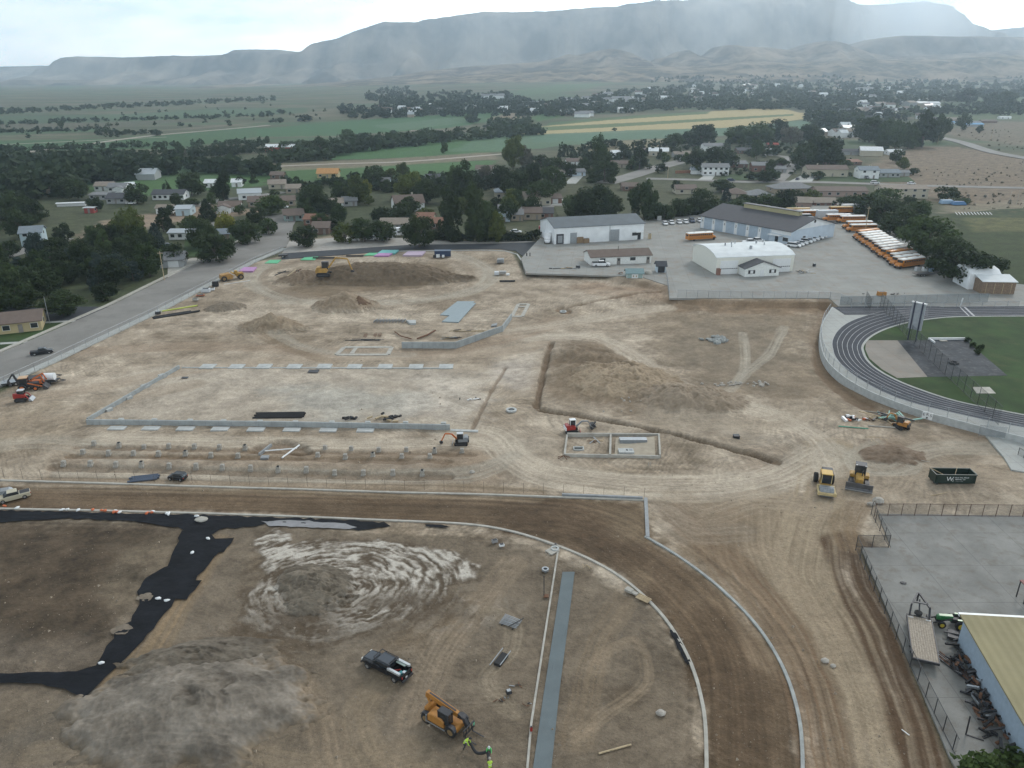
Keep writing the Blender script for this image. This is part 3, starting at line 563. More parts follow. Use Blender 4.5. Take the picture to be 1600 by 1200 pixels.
def strd(name,pts,wd,mat=m_road,dz=.0):
 P=pw(pts,0,5);Lf,Rt=strip(P,wd);Q=list(Lf)+list(Rt)[::-1]
 if max(q[1]for q in Q)>880:
  mb=MB();n=len(Lf);vs=[]
  for a,b in zip(Lf,Rt):
   z=lf_z(a[0],a[1])+.35+dz;vs+=[(a[0],a[1],z),(b[0],b[1],z),(b[0],b[1],z-.8),(a[0],a[1],z-.8)]
  fs=[(4*i+k,4*i+(k+1)%4,4*i+4+(k+1)%4,4*i+4+k)for i in range(n-1)for k in range(4)]
  o=mb.add(vs,fs).build(name,mat);return tag(o,kind='structure')
 return sheet(name,Q,.02+dz,mat,thick=.12)
strd('residential_street',[(945,286),(985,275),(1030,261),(1075,250),(1110,246)],13)
strd('residential_street',[(1010,279),(1090,281),(1160,284),(1240,284),(1330,286),(1440,290),(1620,294)],9,dz=.02)
strd('residential_street',[(1215,282),(1235,262),(1232,246),(1180,241)],8,dz=.04)
strd('highway',[(1700,262),(1560,240),(1500,222),(1450,212),(1380,205),(1330,215)],12)
strd('residential_street',[(780,330),(850,322),(905,318)],9);strd('residential_street',[(300,322),(350,312),(400,306),(445,300)],7)
strd('residential_street',[(0,402),(60,385),(100,372)],8);strd('dirt_lane',[(380,262),(520,256),(640,252),(790,240)],6,M('lane_dirt',(.3,.26,.21)))
strd('dirt_lane',[(0,243),(120,228),(240,212),(420,196)],6,M('lane_dirt'));strd('dirt_lane',[(0,226),(260,214)],4,M('lane_dirt'))
strd('dirt_lane',[(850,176),(862,168),(880,155)],10,M('lane_dirt'));strd('town_road',[(936,164),(946,148),(950,143)],14,M('far_asphalt',(.3,.3,.3)))
strd('town_road',[(1028,160),(1018,146),(1012,138)],14,M('far_asphalt'));strd('town_road',[(1110,154),(1095,145),(1080,137)],12,M('far_asphalt'))
sheet('driveway',pw([(1090,281),(1110,268),(1122,268),(1112,281)]),.05,m_walk);sheet('driveway',pw([(1232,284),(1250,275),(1276,275),(1268,284)]),.06,m_walk)
sheet('driveway',pw([(860,321),(872,312),(888,310),(896,318)]),.05,m_walk);sheet('driveway',pw([(880,287),(905,268),(918,268),(900,287)]),.05,m_walk)
sheet('lawn',pw([(1122,281),(1130,272),(1225,270),(1215,281)]),-.03,m_grass);sheet('lawn',pw([(1278,285),(1285,275),(1420,276),(1430,284)]),-.03,m_grass)
sheet('lawn',pw([(800,322),(830,315),(862,313),(870,320)]),-.03,m_grass);sheet('lawn',pw([(380,372),(400,350),(440,352),(424,362)]),-.03,m_grass)
# ------------------------------------------------------------------ school yard, track and infield at the higher level
sheet('school_yard',pw([(822,427),(814,404),(838,378),(856,360),(1012,343),(1100,335),(1230,316),(1360,316),(1420,350),(1500,415),(1560,440),(1620,447),(1660,452),(1660,479),(1310,479),(1296,466),(1046,466),(1043,446),(1000,432)],PL),PL+.03,m_yard,thick=.5)
OUT=[(1700,478),(1540,479),(1460,480),(1400,483),(1362,491),(1330,502),(1311,515),(1301,532),(1302,548),(1307,560),(1320,575),(1340,590),(1375,610),(1425,629),(1512,650),(1600,668),(1720,688)]
INN=[(1700,494),(1540,494.5),(1480,496),(1430,502),(1400,509),(1375,518),(1357,529),(1348,541),(1349,551),(1355,563),(1370,577),(1400,594),(1440,610),(1490,626),(1550,639),(1620,652),(1740,670)]
PO,PI_=pw(OUT,PL,8),pw(INN,PL,8)
WL=pw(WALLPX,0,6)
sheet('concrete_apron',[tuple(p)for p in WL]+[tuple(p)for p in PO[::-1]][:-30]+pw([(1340,483),(1312,484)],PL),PL+.01,m_walk,thick=.3)
sheet('running_track',[tuple(p)for p in PO]+[tuple(p)for p in PI_[::-1]],PL+.05,m_track,thick=.2)
sheet('running_track',pw([(1302,480),(1340,478.8),(1470,478.6),(1440,483),(1400,486),(1368,492),(1320,492)],PL),PL+.045,m_track,thick=.2)
for k in range(0,7):
 P=[np.array(a)*(1-k/6)+np.array(b)*k/6 for a,b in zip(PO,PI_)];mb=MB()
 band(mb,P,.10 if k<6 else .5,PL+.02,PL+.062+(.04 if k==6 else 0));o=mb.build('lane_line',m_line if k<6 else m_walk);tag(o,kind='structure')
for k in range(1,6):
 P=pw([(1306+k*3,480+k*2.2),(1450,480+k*2.6)],PL);mb=MB();band(mb,P,.09,PL+.02,PL+.058);tag(mb.build('lane_line',m_line),kind='structure')
mb=MB();band(mb,pw([(1507,480),(1522,494)],PL),.5,PL+.02,PL+.07);band(mb,pw([(1500,480),(1514,494)],PL),.3,PL+.02,PL+.07);tag(mb.build('lane_line',m_line),kind='structure')
sheet('infield_grass',[tuple(p)for p in PI_],PL+.02,m_grass,thick=.2)
sheet('concrete_pad',pw([(1353,532),(1402,532),(1449,589),(1402,591),(1378,577),(1358,560),(1352,546)],PL),PL+.05,slabmat('old_pad',(.25,.225,.195),.8,4,sc=.2),thick=.1)
sheet('asphalt_pad',pw([(1402,532),(1508,531),(1574,587),(1449,589)],PL),PL+.045,slabmat('worn_pad',(.05,.054,.062),None,sc=.3,var=.3,stain=(.13,.13,.13)),thick=.1)
sheet('shot_put_pad',pw([(1519,605),(1546,605),(1556,615),(1526,615)],PL),PL+.06,m_concp,thick=.1)
o=sheet('retaining_wall',[tuple(p)for p in strip(WL,.35,0)[0]]+[tuple(p)for p in strip(WL,.35,0)[1]][::-1],PL+.12,m_conc,thick=PL+.7)
tag(o,'curved pale concrete wall around the running track bend','retaining wall');del o['kind']
sheet('field_lawn',pw([(1484,338),(1560,330),(1760,322),(1760,452),(1620,446),(1560,438),(1500,402)]),.9,m_drygrass,thick=1.4)
sheet('near_yard',pw([(1372,803),(1720,808),(1720,1400),(1600,1400),(1482,1180),(1345,856),(1392,856)]),.06,m_yard2,thick=.4)
# ------------------------------------------------------------------ dirt running track: kerbs, runway, black lining fabric
kerb('kerb',pw([(-160,746),(0,750),(400,762),(780,773),(1008,781)]),.34,.18,m_concp,kind='structure')
kerb('kerb',pw([(1008,838),(1062,870),(1122,915),(1182,975),(1222,1038),(1246,1108),(1254,1180),(1252,1290)],0,6),.34,.18,M('kerb_grey',(.30,.31,.30),.85,var=.25,scale=.8),kind='structure')
kerb('kerb',pw([(-160,790),(0,794),(300,801),(600,812),(760,822),(870,852),(960,895),(1030,955),(1075,1025),(1098,1100),(1104,1180),(1102,1290)],0,6),.35,.16,m_concp,kind='structure')
kerb('steel_form',pw([(1009,778),(1012,840)]),.5,.25,m_concd,'grey formed kerb running down at the corner of the dirt track','kerb form')
kerb('steel_form',pw([(878,774),(1004,779)]),.35,.45,m_concd,'dark grey straight form board on the edge of the dirt track','kerb form')
kerb('kerb',pw([(873,853),(850,1000),(830,1130),(816,1290)]),.22,.14,m_concp,kind='structure')
drape('runway_strip',pw([(879,893),(898,893),(889,965),(874,1080),(861,1205),(852,1290),(822,1290),(832,1205),(850,1080),(868,965)]),.10,slabmat('runway_surface',(.125,.15,.158),None,sc=.4,var=.07,stain=(.14,.16,.165)),1.5,kind='structure',thick=.25)
m_fab=M('black_fabric',(.007,.008,.011),.75,var=.5,scale=.5,bump=.05,spec=.15)
def ragged(pts,amp=.35,sp=.8,seed=1):
 q=random.Random(seed);P=pw(pts);P.append(P[0]);outp=[]
 for a,b in zip(P[:-1],P[1:]):
  l=math.dist(a,b);n=max(1,int(l/sp))
  for i in range(n):
   t=i/n;j=amp if i else 0
   outp.append((a[0]+(b[0]-a[0])*t+q.gauss(0,j*.5),a[1]+(b[1]-a[1])*t+q.gauss(0,j*.5)))
 return outp
drape('lining_fabric',ragged([(-200,794),(0,797),(300,804),(600,815),(611,822),(560,829),(500,822),(420,814),(400,822),(345,826),(333,834),(300,838),(283,826),(200,814),(100,810),(0,816),(-200,826)],.25),.13,m_fab,.8,'long black fabric strip lying along the inside of the dirt track','liner',rough=.04)
drape('lining_fabric',ragged([(284,829),(330,834),(336,842),(366,841),(350,863),(342,864),(306,907),(316,907),(292,937),(274,936),(268,949),(225,1000),(178,1046),(133,1091),(100,1076),(50,1068),(-200,1066),(-200,1046),(0,1052),(120,1049),(150,1040),(166,1010),(178,998),(182,980),(205,972),(218,945),(214,925),(228,903),(262,885),(268,868),(276,852)],.16,.9,2),.16,m_fab,.8,'wide black fabric sheet with a pointed corner, edging the dark soil field','liner',rough=.06)
drape('lining_fabric',ragged([(664,819),(690,820),(704,824),(690,825),(666,822)],.1,.5,3),.16,m_fab,.8,'short black fabric scrap beside the inner kerb','liner')
drape('lining_fabric',ragged([(1046,984),(1052,984),(1074,1018),(1080,1036),(1074,1038),(1058,1012)],.1,.5,4),.16,m_fab,.6,'black fabric scrap against the curved kerb by the runway','liner')
drape('silt_pool',ragged([(408,814),(450,813),(540,818),(558,824),(545,827),(480,824),(420,822)],.2,.7,5),.17,M('grey_silt',(.2,.195,.2),.35,var=.2,scale=.6),.8,'pale grey silt lying in a fold of the black fabric','silt')
for x_,y_,r_,lb in((226,934,1.0,'round patch of pale soil spilled on the diagonal black fabric'),(190,985,1.1,'soil tongue lapping onto the lower diagonal black fabric')):
 p=G(x_,y_);k_=random.Random(x_);drape('soil_spill',[(p.x+r_*(1+k_.uniform(-.25,.25))*math.cos(a/3),p.y+.75*r_*(1+k_.uniform(-.25,.25))*math.sin(a/3))for a in range(19)][:-1],.2,M('spilled_soil',(.16,.13,.098),.95,var=.3,scale=2),.5,lb,'soil')
q=random.Random(3)
def bagpile(px,py,n,cols,seed):
 for k in range(n):
  p=G(px+q.uniform(-7,7),py+q.uniform(-1.5,1.5));c=cols[k%len(cols)]
  mb=MB();ico(mb,(0,0,.1),.32,1,seed+k,.25,(1.3,.8,.5));o=mb.build('sandbag',c,smooth=True)
  o.location=(p.x,p.y,fz(p.x,p.y)+.12);o.rotation_euler.z=q.uniform(0,3)
  nm='orange' if c is m_orng else 'white'
  tag(o,'%s sandbag weighing down the black fabric along the dirt track'%nm,'sandbag','%s sandbags on the black fabric'%nm)
def fz(x,y):return float(hground([x],[y])[0])
m_orng=M('orange_plastic',(.5,.12,.04),.6)
for i,(a,b,n,c)in enumerate([(30,794,1,[m_white]),(104,796,2,[m_white]),(126,796,1,[m_white]),(140,797,1,[m_orng]),(164,798,2,[m_orng]),(184,800,4,[m_orng,m_white]),(233,801,3,[m_orng,m_white]),(262,803,3,[m_white]),(302,806,1,[m_white]),(5,792,1,[m_orng]),(294,863,1,[m_white]),(322,843,1,[m_white]),(246,937,1,[m_white]),(256,938,1,[m_white]),(154,1037,1,[m_white])]):
 bagpile(a,b,n,c,i*7)
o=MB();ico(o,(0,0,.15),.75,2,3,.12,(1.2,.9,.35));o=o.build('stone_slab',m_concp);p=G(315,813);o.location=(p.x,p.y,fz(p.x,p.y)+.15);tag(o,'round pale stone lying on the black fabric beside the dirt track','stone')
# ------------------------------------------------------------------ fences
lpy=pw([(-100,652),(0,606),(84,567),(240,493),(398,411),(440,394)])
fence(lpy,0.1,1.8,'long chain-link fence between the paved road and the dirt site',4.0,wiremat('thin_chain_link',(.3,.32,.33),.13),pr=.04)
P=pw([(1296,468),(1200,467),(1100,466),(1058,464.5)],PL)
fence(P,PL,2.2,'chain-link fence on the yard edge above the brown bank',3.0)
fence(pw([(1045,470),(1041,440),(1037,428)]),fz,2.0,'short fence running back beside the small open shelter',3)
fence(pw([(1297,468),(1312,470),(1330,478)],PL),PL,2.0,'short angled fence at the corner of yard and track',3)
fence(pw([(1312,477),(1400,475),(1480,473),(1543,472)],PL),PL,2.4,'grey screened fence between the bus yard and track',3,m_screen)
fence(pw([(1330,481),(1450,481),(1592,479)],PL),PL,1.5,'low chain-link fence right behind the running track',3.5)
fence([tuple(p)for p in WL[2:]],PL+.1,1.9,'curved chain-link fence standing on the concrete wall',3.2,m_wire)
fence(pw([(1352,472),(1360,485)],PL),PL,3.0,'dark narrow gate fence crossing behind the track',1.2,m_wired,m_dsteel)
fence(pw([(1375,479),(1418,528),(1462,572),(1560,665)],PL),PL,3.6,'tall dark net fence cutting diagonally across the track infield',3.2,m_wired,m_dsteel,(1.0,.5,.05))
fence(pw([(1366,806),(1440,806),(1520,807),(1720,809)]),0.05,1.9,'rusty brown chain-link fence along the top of the near concrete yard',1.9,m_wired,M('rusty_post',(.10,.055,.045),.8),(1.0,.04))
fence(pw([(1361,803),(1388,855)]),0.05,1.9,'short dark fence slanting down from the corner of the near yard',2.2,m_wired,m_dsteel,(1,.05))
fence(pw([(1388,856),(1337,856)]),0.05,1.9,'short dark gate fence jutting towards the haul road',2.2,m_wired,m_dsteel,(1,.05))
fence(pw([(1337,858),(1400,998),(1470,1137),(1492,1180)]),0.05,1.9,'long dark chain-link fence down the left side of the near yard',2.2,m_wired,m_dsteel,(1.0,.04))
fence(pw([(-60,752),(0,746),(400,757),(780,768),(1010,776)]),fz,1.7,'line of bare fence posts along the outer edge of the dirt track',3.0,None,M('post_brown',(.09,.07,.055),.8),(),.022,name='post_line')
fence(pw([(1590,712),(1620,730)]),fz,1.6,'black railing at the right edge beside the footpath',1.2,m_wired,m_dsteel)
sheet('footpath',pw([(1540,682),(1620,695),(1640,745),(1580,735),(1568,715)]),.16,m_walk,thick=.3)
# ------------------------------------------------------------------ mesas and foothills
def hillmat(name,c,c2,strata=0.,sc=.004):
 m=bpy.data.materials.new(name);m.use_nodes=True;t=m.node_tree;b=t.nodes['Principled BSDF'];K=t.links.new
 b.inputs['Roughness'].default_value=1;b.inputs['Specular IOR Level'].default_value=.05
 g=t.nodes.new('ShaderNodeNewGeometry');n=t.nodes.new('ShaderNodeTexNoise');n.inputs['Scale'].default_value=sc;n.inputs['Detail'].default_value=9;n.inputs['Roughness'].default_value=.65
 K(g.outputs['Position'],n.inputs['Vector']);r=t.nodes.new('ShaderNodeValToRGB');e=r.color_ramp.elements
 e[0].position=.42;e[0].color=(*c,1);e[1].position=.60;e[1].color=(*c2,1)
 src=n.outputs['Fac']
 if strata:
  mp=t.nodes.new('ShaderNodeMapping');mp.inputs['Scale'].default_value=(.0055,.0012,.0045);K(g.outputs['Position'],mp.inputs['Vector'])
  n2=t.nodes.new('ShaderNodeTexNoise');n2.inputs['Scale'].default_value=1;n2.inputs['Detail'].default_value=5;K(mp.outputs['Vector'],n2.inputs['Vector'])
  mx=t.nodes.new('ShaderNodeMixRGB');mx.inputs['Fac'].default_value=strata;K(n.outputs['Fac'],mx.inputs['Color1']);K(n2.outputs['Fac'],mx.inputs['Color2']);src=mx.outputs['Color']
 K(src,r.inputs['Fac']);K(r.outputs['Color'],b.inputs['Base Color']);return m
def ridge(name,D,sil,front,back,mat,cliff=.0,gully=.1,seed=1,top_rough=.02,base=None,step=26,curve=1.5,ext=1500):
 """a hill range: its skyline follows sil (photo pixels) at distance D, with a real slope in front and behind"""
 xs=[];zs=[]
 for px,py in sil:
  dx,dy,dz=ray(px,py);t=D/dy;xs.append(dx*t);zs.append(CAMH+dz*t)
 xs=np.array(xs);zs=np.array(zs);X0,X1=xs[0],xs[-1]
 x=np.arange(X0,X1,step);n=len(x)
 zr=np.interp(x,xs,zs)
 k=np.ones(5)/5;zr=np.convolve(np.pad(zr,2,'edge'),k,'valid')*.5+zr*.5
 s=np.concatenate([np.linspace(0,1,46),1+np.linspace(.04,1,14)])
 X=np.repeat(x[None],len(s),0);S=np.repeat(s[:,None],n,1)
 wob=fbm(X/(front*.5),S*.5,seed+5,3)*front*.18
 Y=D-front*(1-np.minimum(S,1))+back*np.maximum(S-1,0)+wob*(1-np.abs(1-S)).clip(0,1)*(S<1)*np.sin(np.minimum(S,1)*3.14159)
 zb=hfar(X,Y)-3 if base is None else np.full(X.shape,base)
 gl=ridg(X/(front*.16)+fbm(X/700,S*2,seed,2)*.6,S*1.1,seed,4)
 p=np.minimum(S,1)**curve
 if cliff:p=np.where(S<.80,(S/.80)**curve*(1-cliff),(1-cliff)+cliff*sstep(.80+.05*gl,.9+.05*gl,S))
 amp=np.sin(np.clip(np.minimum(S,1),0,1)*np.pi)**.8
 H=(zr[None]-zb);Z=zb+H*(p-gully*amp*(gl*.5+.1))+H*top_rough*fbm(X/90,S*3,seed+9,3)*(S>.6)
 Z=np.where(S>1,zb+(Z[45][None]-zb)*(1-sstep(1.3,2.0,S)),Z)
 o=gridmesh(name,X,Y,Z,None,mat);return tag(o,kind='structure')
hm1=hillmat('mesa_rock',(.055,.048,.045),(.30,.25,.20),.45,.0035);hm2=hillmat('badland',(.07,.058,.05),(.29,.23,.17),.3,.008);hm3=hillmat('sage_slope',(.065,.06,.045),(.25,.195,.145),0,.009)
ridge('far_mesa',6800,[(-700,120),(-200,112),(0,104),(78,102),(100,118),(140,150)],1500,900,hm1,.4,.3,3)
ridge('far_mesa',6800,[(1500,60),(1540,50),(1580,44),(1700,36),(2000,30),(2500,26)],1500,900,hm1,.4,.3,4)
ridge('mesa',5600,[(-120,175),(0,152),(40,144),(60,126),(80,103),(100,100),(112,88),(150,88.5),(200,90),(250,87),(268,88),(271,85),(276,88),(330,86.5),(356,85),(361,78),(400,77),(440,78),(455,81),(474,81),(485,68),(528,60),(545,52),(580,40),(600,34),(650,35),(665,30),(700,26),(760,18),(800,19),(830,18),(880,16),(920,12),(960,10),(985,6),(1020,1),(1100,-1),(1200,-4),(1290,-6),(1322,-3),(1338,7),(1360,8),(1420,4),(1452,2),(1468,7),(1490,22),(1510,34),(1540,48),(1600,62),(1700,75),(1900,90)],1900,1200,hm1,.45,.95,11,step=16)
ridge('mesa',4300,[(1280,110),(1330,78),(1362,66),(1392,58),(1410,56),(1440,56.5),(1480,57),(1600,58),(1800,58),(2200,62),(2800,75)],1100,900,hm1,.3,.5,6,step=16)
ridge('foothills',3900,[(-600,168),(-100,160),(60,158),(150,152),(250,141),(330,134),(380,131),(430,136),(520,128),(600,121),(660,112),(720,105),(780,101),(840,97),(872,90),(888,84),(900,87),(930,80),(955,75),(975,79),(1000,90),(1018,97),(1028,99),(1034,88),(1048,90),(1062,82),(1075,77),(1090,86),(1105,90),(1118,83),(1130,71),(1146,70),(1165,73),(1200,74),(1240,79),(1265,72),(1290,64),(1310,65),(1335,73),(1352,82),(1400,88),(1500,84),(1600,78),(1800,74),(2400,80)],900,700,hm2,.12,.6,21,step=13,curve=1.1)
ridge('foothills',3300,[(-600,176),(0,160),(130,152),(270,143),(400,146),(500,141),(540,132),(560,128),(640,126),(700,120),(760,116),(800,113),(860,108),(960,104),(1010,104),(1100,104),(1130,101),(1160,96),(1200,97),(1240,100),(1300,96),(1350,92),(1420,95),(1520,90),(1600,86),(1800,84),(2400,90)],560,500,hm3,.05,.5,33,step=11,curve=1.1)
# ------------------------------------------------------------------ haze and falling rain in front of the mesa
def volmat(name,c,dens,g=.3):
 m=bpy.data.materials.new(name);m.use_nodes=True;t=m.node_tree;t.nodes.clear()
 o=t.nodes.new('ShaderNodeOutputMaterial');v=t.nodes.new('ShaderNodeVolumePrincipled')
 v.inputs['Color'].default_value=(*c,1);v.inputs['Density'].default_value=dens;v.inputs['Anisotropy'].default_value=g
 t.links.new(v.outputs['Volume'],o.inputs['Volume']);return m
HZ=1150
mb=MB();mb.box((0,3400,HZ/2-6),(24000,9600,HZ+2));hz=mb.build('haze',volmat('haze_air',(.72,.87,1.0),HAZE_D,.62));tag(hz,'thin blue haze filling the valley','haze',None,'stuff')
def rain(px0,px1,D,dens,top=1040,lean=0):
 a=ray((px0+px1)/2,60);xc=a[0]*D/a[1];rx=(px1-px0)/2/FPX*D;ry=rx*1.0;mb=MB();secs=[]
 for z in np.linspace(40,top,9):
  secs.append([(xc+lean*(z-40)+rx*(1-.25*(1-z/top))*math.cos(2*math.pi*k/28),D+ry*math.sin(2*math.pi*k/28),z)for k in range(28)])
 if px1-px0>900:secs=[[(xc+(v[0]-xc),D+(v[1]-D)*.12,v[2])for v in q_]for q_ in secs]
 o=bpy.data.objects.new('rain_shaft',None);col.objects.link(o);vm=volmat('rain_air',(.93,.97,1.0),dens*.34,.6)
 for f_ in(.2,.4,.6,.8,1):
  MB().loft([[(xc+lean*(v[2]-40)+(v[0]-xc-lean*(v[2]-40))*f_,D+(v[1]-D)*f_,v[2]+f_*3)for v in q_]for q_ in secs]).build('rain_veil',vm,o,smooth=True)
 return o
for i,(a,b,dd,ln,lab)in enumerate([(1020,1200,.0003,.05,'faint grey rain shaft in front of the mesa centre'),(1290,1540,.0016,.08,'bright rain shaft hiding the right end of the mesa'),(-60,220,.0002,0,'faint rain veil before the far left mesa'),(640,860,.00012,.05,'very faint rain veil before the left half of the mesa'),(400,1600,.00006,0,'broad thin rain veil over the whole middle of the mesa'),(1180,1290,.00015,.05,'thin darker rain streak right of the mesa centre')]):  # the broad veil is added only to thicken the haze before the mesa
 tag(rain(a,b,4700,dd,1100,ln),lab,'rain',None,'stuff')
# ------------------------------------------------------------------ trees
def leafmat(name,c,c2,sc=.55):
 m=bpy.data.materials.new(name);m.use_nodes=True;t=m.node_tree;b=t.nodes['Principled BSDF'];K=t.links.new
 b.inputs['Roughness'].default_value=.75;b.inputs['Specular IOR Level'].default_value=.15
 g=t.nodes.new('ShaderNodeNewGeometry');n=t.nodes.new('ShaderNodeTexNoise');n.inputs['Scale'].default_value=sc;n.inputs['Detail'].default_value=3
 K(g.outputs['Position'],n.inputs['Vector']);oi=t.nodes.new('ShaderNodeObjectInfo')
 ad=t.nodes.new('ShaderNodeMath');ad.operation='MULTIPLY_ADD';ad.inputs[1].default_value=.42;K(oi.outputs['Random'],ad.inputs[0]);K(n.outputs['Fac'],ad.inputs[2])
 r=t.nodes.new('ShaderNodeValToRGB');e=r.color_ramp.elements;e[0].position=.38;e[0].color=(*c,1);e[1].position=1.0;e[1].color=(*c2,1)
 K(ad.outputs[0],r.inputs['Fac']);K(r.outputs['Color'],b.inputs['Base Color'])
 tr=t.nodes.new('ShaderNodeBsdfTranslucent');K(r.outputs['Color'],tr.inputs['Color']);ms=t.nodes.new('ShaderNodeMixShader');ms.inputs['Fac'].default_value=.25
 K(b.outputs['BSDF'],ms.inputs[1]);K(tr.outputs['BSDF'],ms.inputs[2]);K(ms.outputs['Shader'],t.nodes['Material Output'].inputs['Surface']);return m
LEAF={'dark':leafmat('leaf_dark',(.010,.019,.007),(.048,.072,.023)),'mid':leafmat('leaf_mid',(.018,.034,.010),(.068,.102,.030)),'olive':leafmat('leaf_olive',(.045,.062,.016),(.12,.145,.035)),'yellow':leafmat('leaf_yellow',(.11,.12,.018),(.24,.23,.035)),'blue':leafmat('leaf_blue',(.022,.036,.03),(.05,.075,.062)),'plum':leafmat('leaf_plum',(.025,.012,.016),(.05,.026,.03)),'grey':leafmat('leaf_grey',(.07,.07,.05),(.14,.135,.10)),'far':leafmat('leaf_far',(.016,.028,.012),(.045,.066,.028),.02),'brown':leafmat('leaf_brown',(.09,.06,.03),(.17,.12,.06))}
m_bark=M('bark',(.09,.07,.055),.95,var=.3,scale=4)
def leafmesh(name,kind,seed,n,size):
 """crown in unit space: 1 wide, 1 tall, standing on z = 0"""
 r=np.random.RandomState(seed)
 if kind=='round':
  K=26;d=r.randn(K,3);d/=np.linalg.norm(d,axis=1)[:,None];rad=r.uniform(.45,1,K)**.5
  c=d*rad[:,None]*np.array([.34,.34,.30])+np.array([0,0,.58]);c[:,2]=np.maximum(c[:,2],.25);cr_=r.uniform(.10,.19,K)
 elif kind=='spread':
  K=34;d=r.randn(K,3);d/=np.linalg.norm(d,axis=1)[:,None];rad=r.uniform(.4,1,K)**.5
  c=d*rad[:,None]*np.array([.38,.36,.27])+np.array([0,0,.55]);c+=r.randn(K,3)*.035;cr_=r.uniform(.08,.16,K)
 elif kind=='poplar':
  K=30;z=r.uniform(.1,.93,K);wd=.34*np.sin(np.clip((z-.02)/.98,0,1)**.75*np.pi)**.6;a=r.uniform(0,6.28,K)
  c=np.stack([np.cos(a)*wd*r.uniform(.3,1,K),np.sin(a)*wd*r.uniform(.3,1,K),z],1);cr_=r.uniform(.09,.15,K)
 elif kind=='conifer':
  K=46;z=r.uniform(.06,.97,K);wd=.44*(1-z)**.85+.02;a=r.uniform(0,6.28,K)
  c=np.stack([np.cos(a)*wd*r.uniform(.55,1,K),np.sin(a)*wd*r.uniform(.55,1,K),z],1);cr_=.045+.09*(1-z)
 elif kind=='sparse':
  K=24;d=r.randn(K,3);d/=np.linalg.norm(d,axis=1)[:,None]
  c=d*r.uniform(.5,1,K)[:,None]*np.array([.38,.38,.36])+np.array([0,0,.56]);cr_=r.uniform(.05,.11,K)
 else:
  K=14;a=r.uniform(0,6.28,K);rr=r.uniform(0,.36,K);c=np.stack([np.cos(a)*rr,np.sin(a)*rr,r.uniform(.25,.7,K)],1);cr_=r.uniform(.16,.26,K)
 wgt=cr_**2;idx=r.choice(K,n,p=wgt/wgt.sum());d=r.randn(n,3);d/=np.linalg.norm(d,axis=1)[:,None]
 sq=np.array([1,1,.8 if kind in('round','spread')else 1.0]);pos=c[idx]+d*cr_[idx][:,None]*(r.uniform(.55,1.08,n)[:,None])*sq
 nrm=d+r.randn(n,3)*.55+np.array([0,0,.25]);nrm/=np.linalg.norm(nrm,axis=1)[:,None]
 up=r.randn(n,3);t1=np.cross(nrm,up);t1/=np.linalg.norm(t1,axis=1)[:,None];t2=np.cross(nrm,t1)
 s=size*r.uniform(.6,1.3,n)[:,None];v=np.stack([pos-t1*s,pos+t2*s*.7,pos+t1*s,pos-t2*s*.7],1).reshape(-1,3)
 zb={'round':.13,'spread':.10,'sparse':.12}.get(kind,.01)
 for ax in(0,1):
  lo,hi=np.percentile(v[:,ax],1.5),np.percentile(v[:,ax],98.5);v[:,ax]=(v[:,ax]-(lo+hi)/2)/(hi-lo)
 lo,hi=np.percentile(v[:,2],1.5),np.percentile(v[:,2],98.5);v[:,2]=zb+(v[:,2]-lo)/(hi-lo)*(1-zb)
 v[:,2]=np.maximum(v[:,2],.01)
 return v
def mesh_from_quads(name,v,mat):
 me=bpy.data.meshes.new(name);n=len(v)//4
 me.vertices.add(len(v));me.vertices.foreach_set('co',v.astype(np.float32).ravel());me.loops.add(n*4);me.loops.foreach_set('vertex_index',np.arange(n*4,dtype=np.int32))
 me.polygons.add(n);me.polygons.foreach_set('loop_start',np.arange(0,n*4,4,dtype=np.int32));me.polygons.foreach_set('loop_total',np.full(n,4,np.int32));me.update(calc_edges=True)
 me.materials.append(mat);return me
_TP={}
def tree_meshes(kind,colr,var,lod):
 key=(kind,colr,var,lod)
 if key in _TP:return _TP[key]
 n,size={0:(4600,.027),1:(1900,.038),2:(460,.066)}[lod]
 if kind=='sparse':n=int(n*.55)
 me=mesh_from_quads('crown',leafmesh('crown',kind,hash(kind)%7*0+{'round':1,'spread':2,'poplar':3,'conifer':4,'sparse':5,'shrub':6}[kind]*100+var,n,size),LEAF[colr])
 tk=('trunk',kind,var,lod)
 if tk not in _TP:
  mb=MB();q=random.Random(var*7+len(kind));top=.55 if kind!='conifer' else .9
  mb.tube([(0,0,-.06),(.01,0,.2),(.0,.01,top)],.035,6,.01)
  if kind in('round','spread','sparse'):
   for k in range(6 if lod<2 else 3):
    a=q.uniform(0,6.28);mb.tube([(0,0,.18+.04*k),(.13*math.cos(a),.13*math.sin(a),.4+.03*k),(.27*math.cos(a),.27*math.sin(a),.6+.03*k)],.018,5,.004)
  t=mb.build('trunk',m_bark);_TP[tk]=t.data;bpy.data.objects.remove(t)
 _TP[key]=(me,_TP[tk]);return _TP[key]
TREES=[]
def tree(px,py,wpx,hpx,kind='round',colr='dark',z=0.0,area=None,label=None):
 p=G(px,py,z);s=FPX/(p.y*cP+(CAMH-p.z)*sP);w_,h_=wpx/s,hpx/s
 v=rnd.randrange(4);lod=0 if hpx>34 else(1 if hpx>17 else 2)
 cm,tm=tree_meshes(kind,colr,v,lod)
 nm={'conifer':'conifer_tree','poplar':'poplar_tree','shrub':'shrub'}.get(kind,'broadleaf_tree')
 t=thing(nm,'tree','bush' if kind=='shrub' else 'tree',(p.x,p.y,p.z if p.y>900 else z-.1),rnd.uniform(0,6.28));t.scale=(w_,w_,h_)
 for n_,me in(('crown',cm),('trunk',tm)):
  if n_=='trunk' and kind=='shrub':continue
  o=bpy.data.objects.new(n_,me);col.objects.link(o);o.parent=t
 TREES.append([t,px,py,wpx,hpx,kind,colr,area,label]);return t
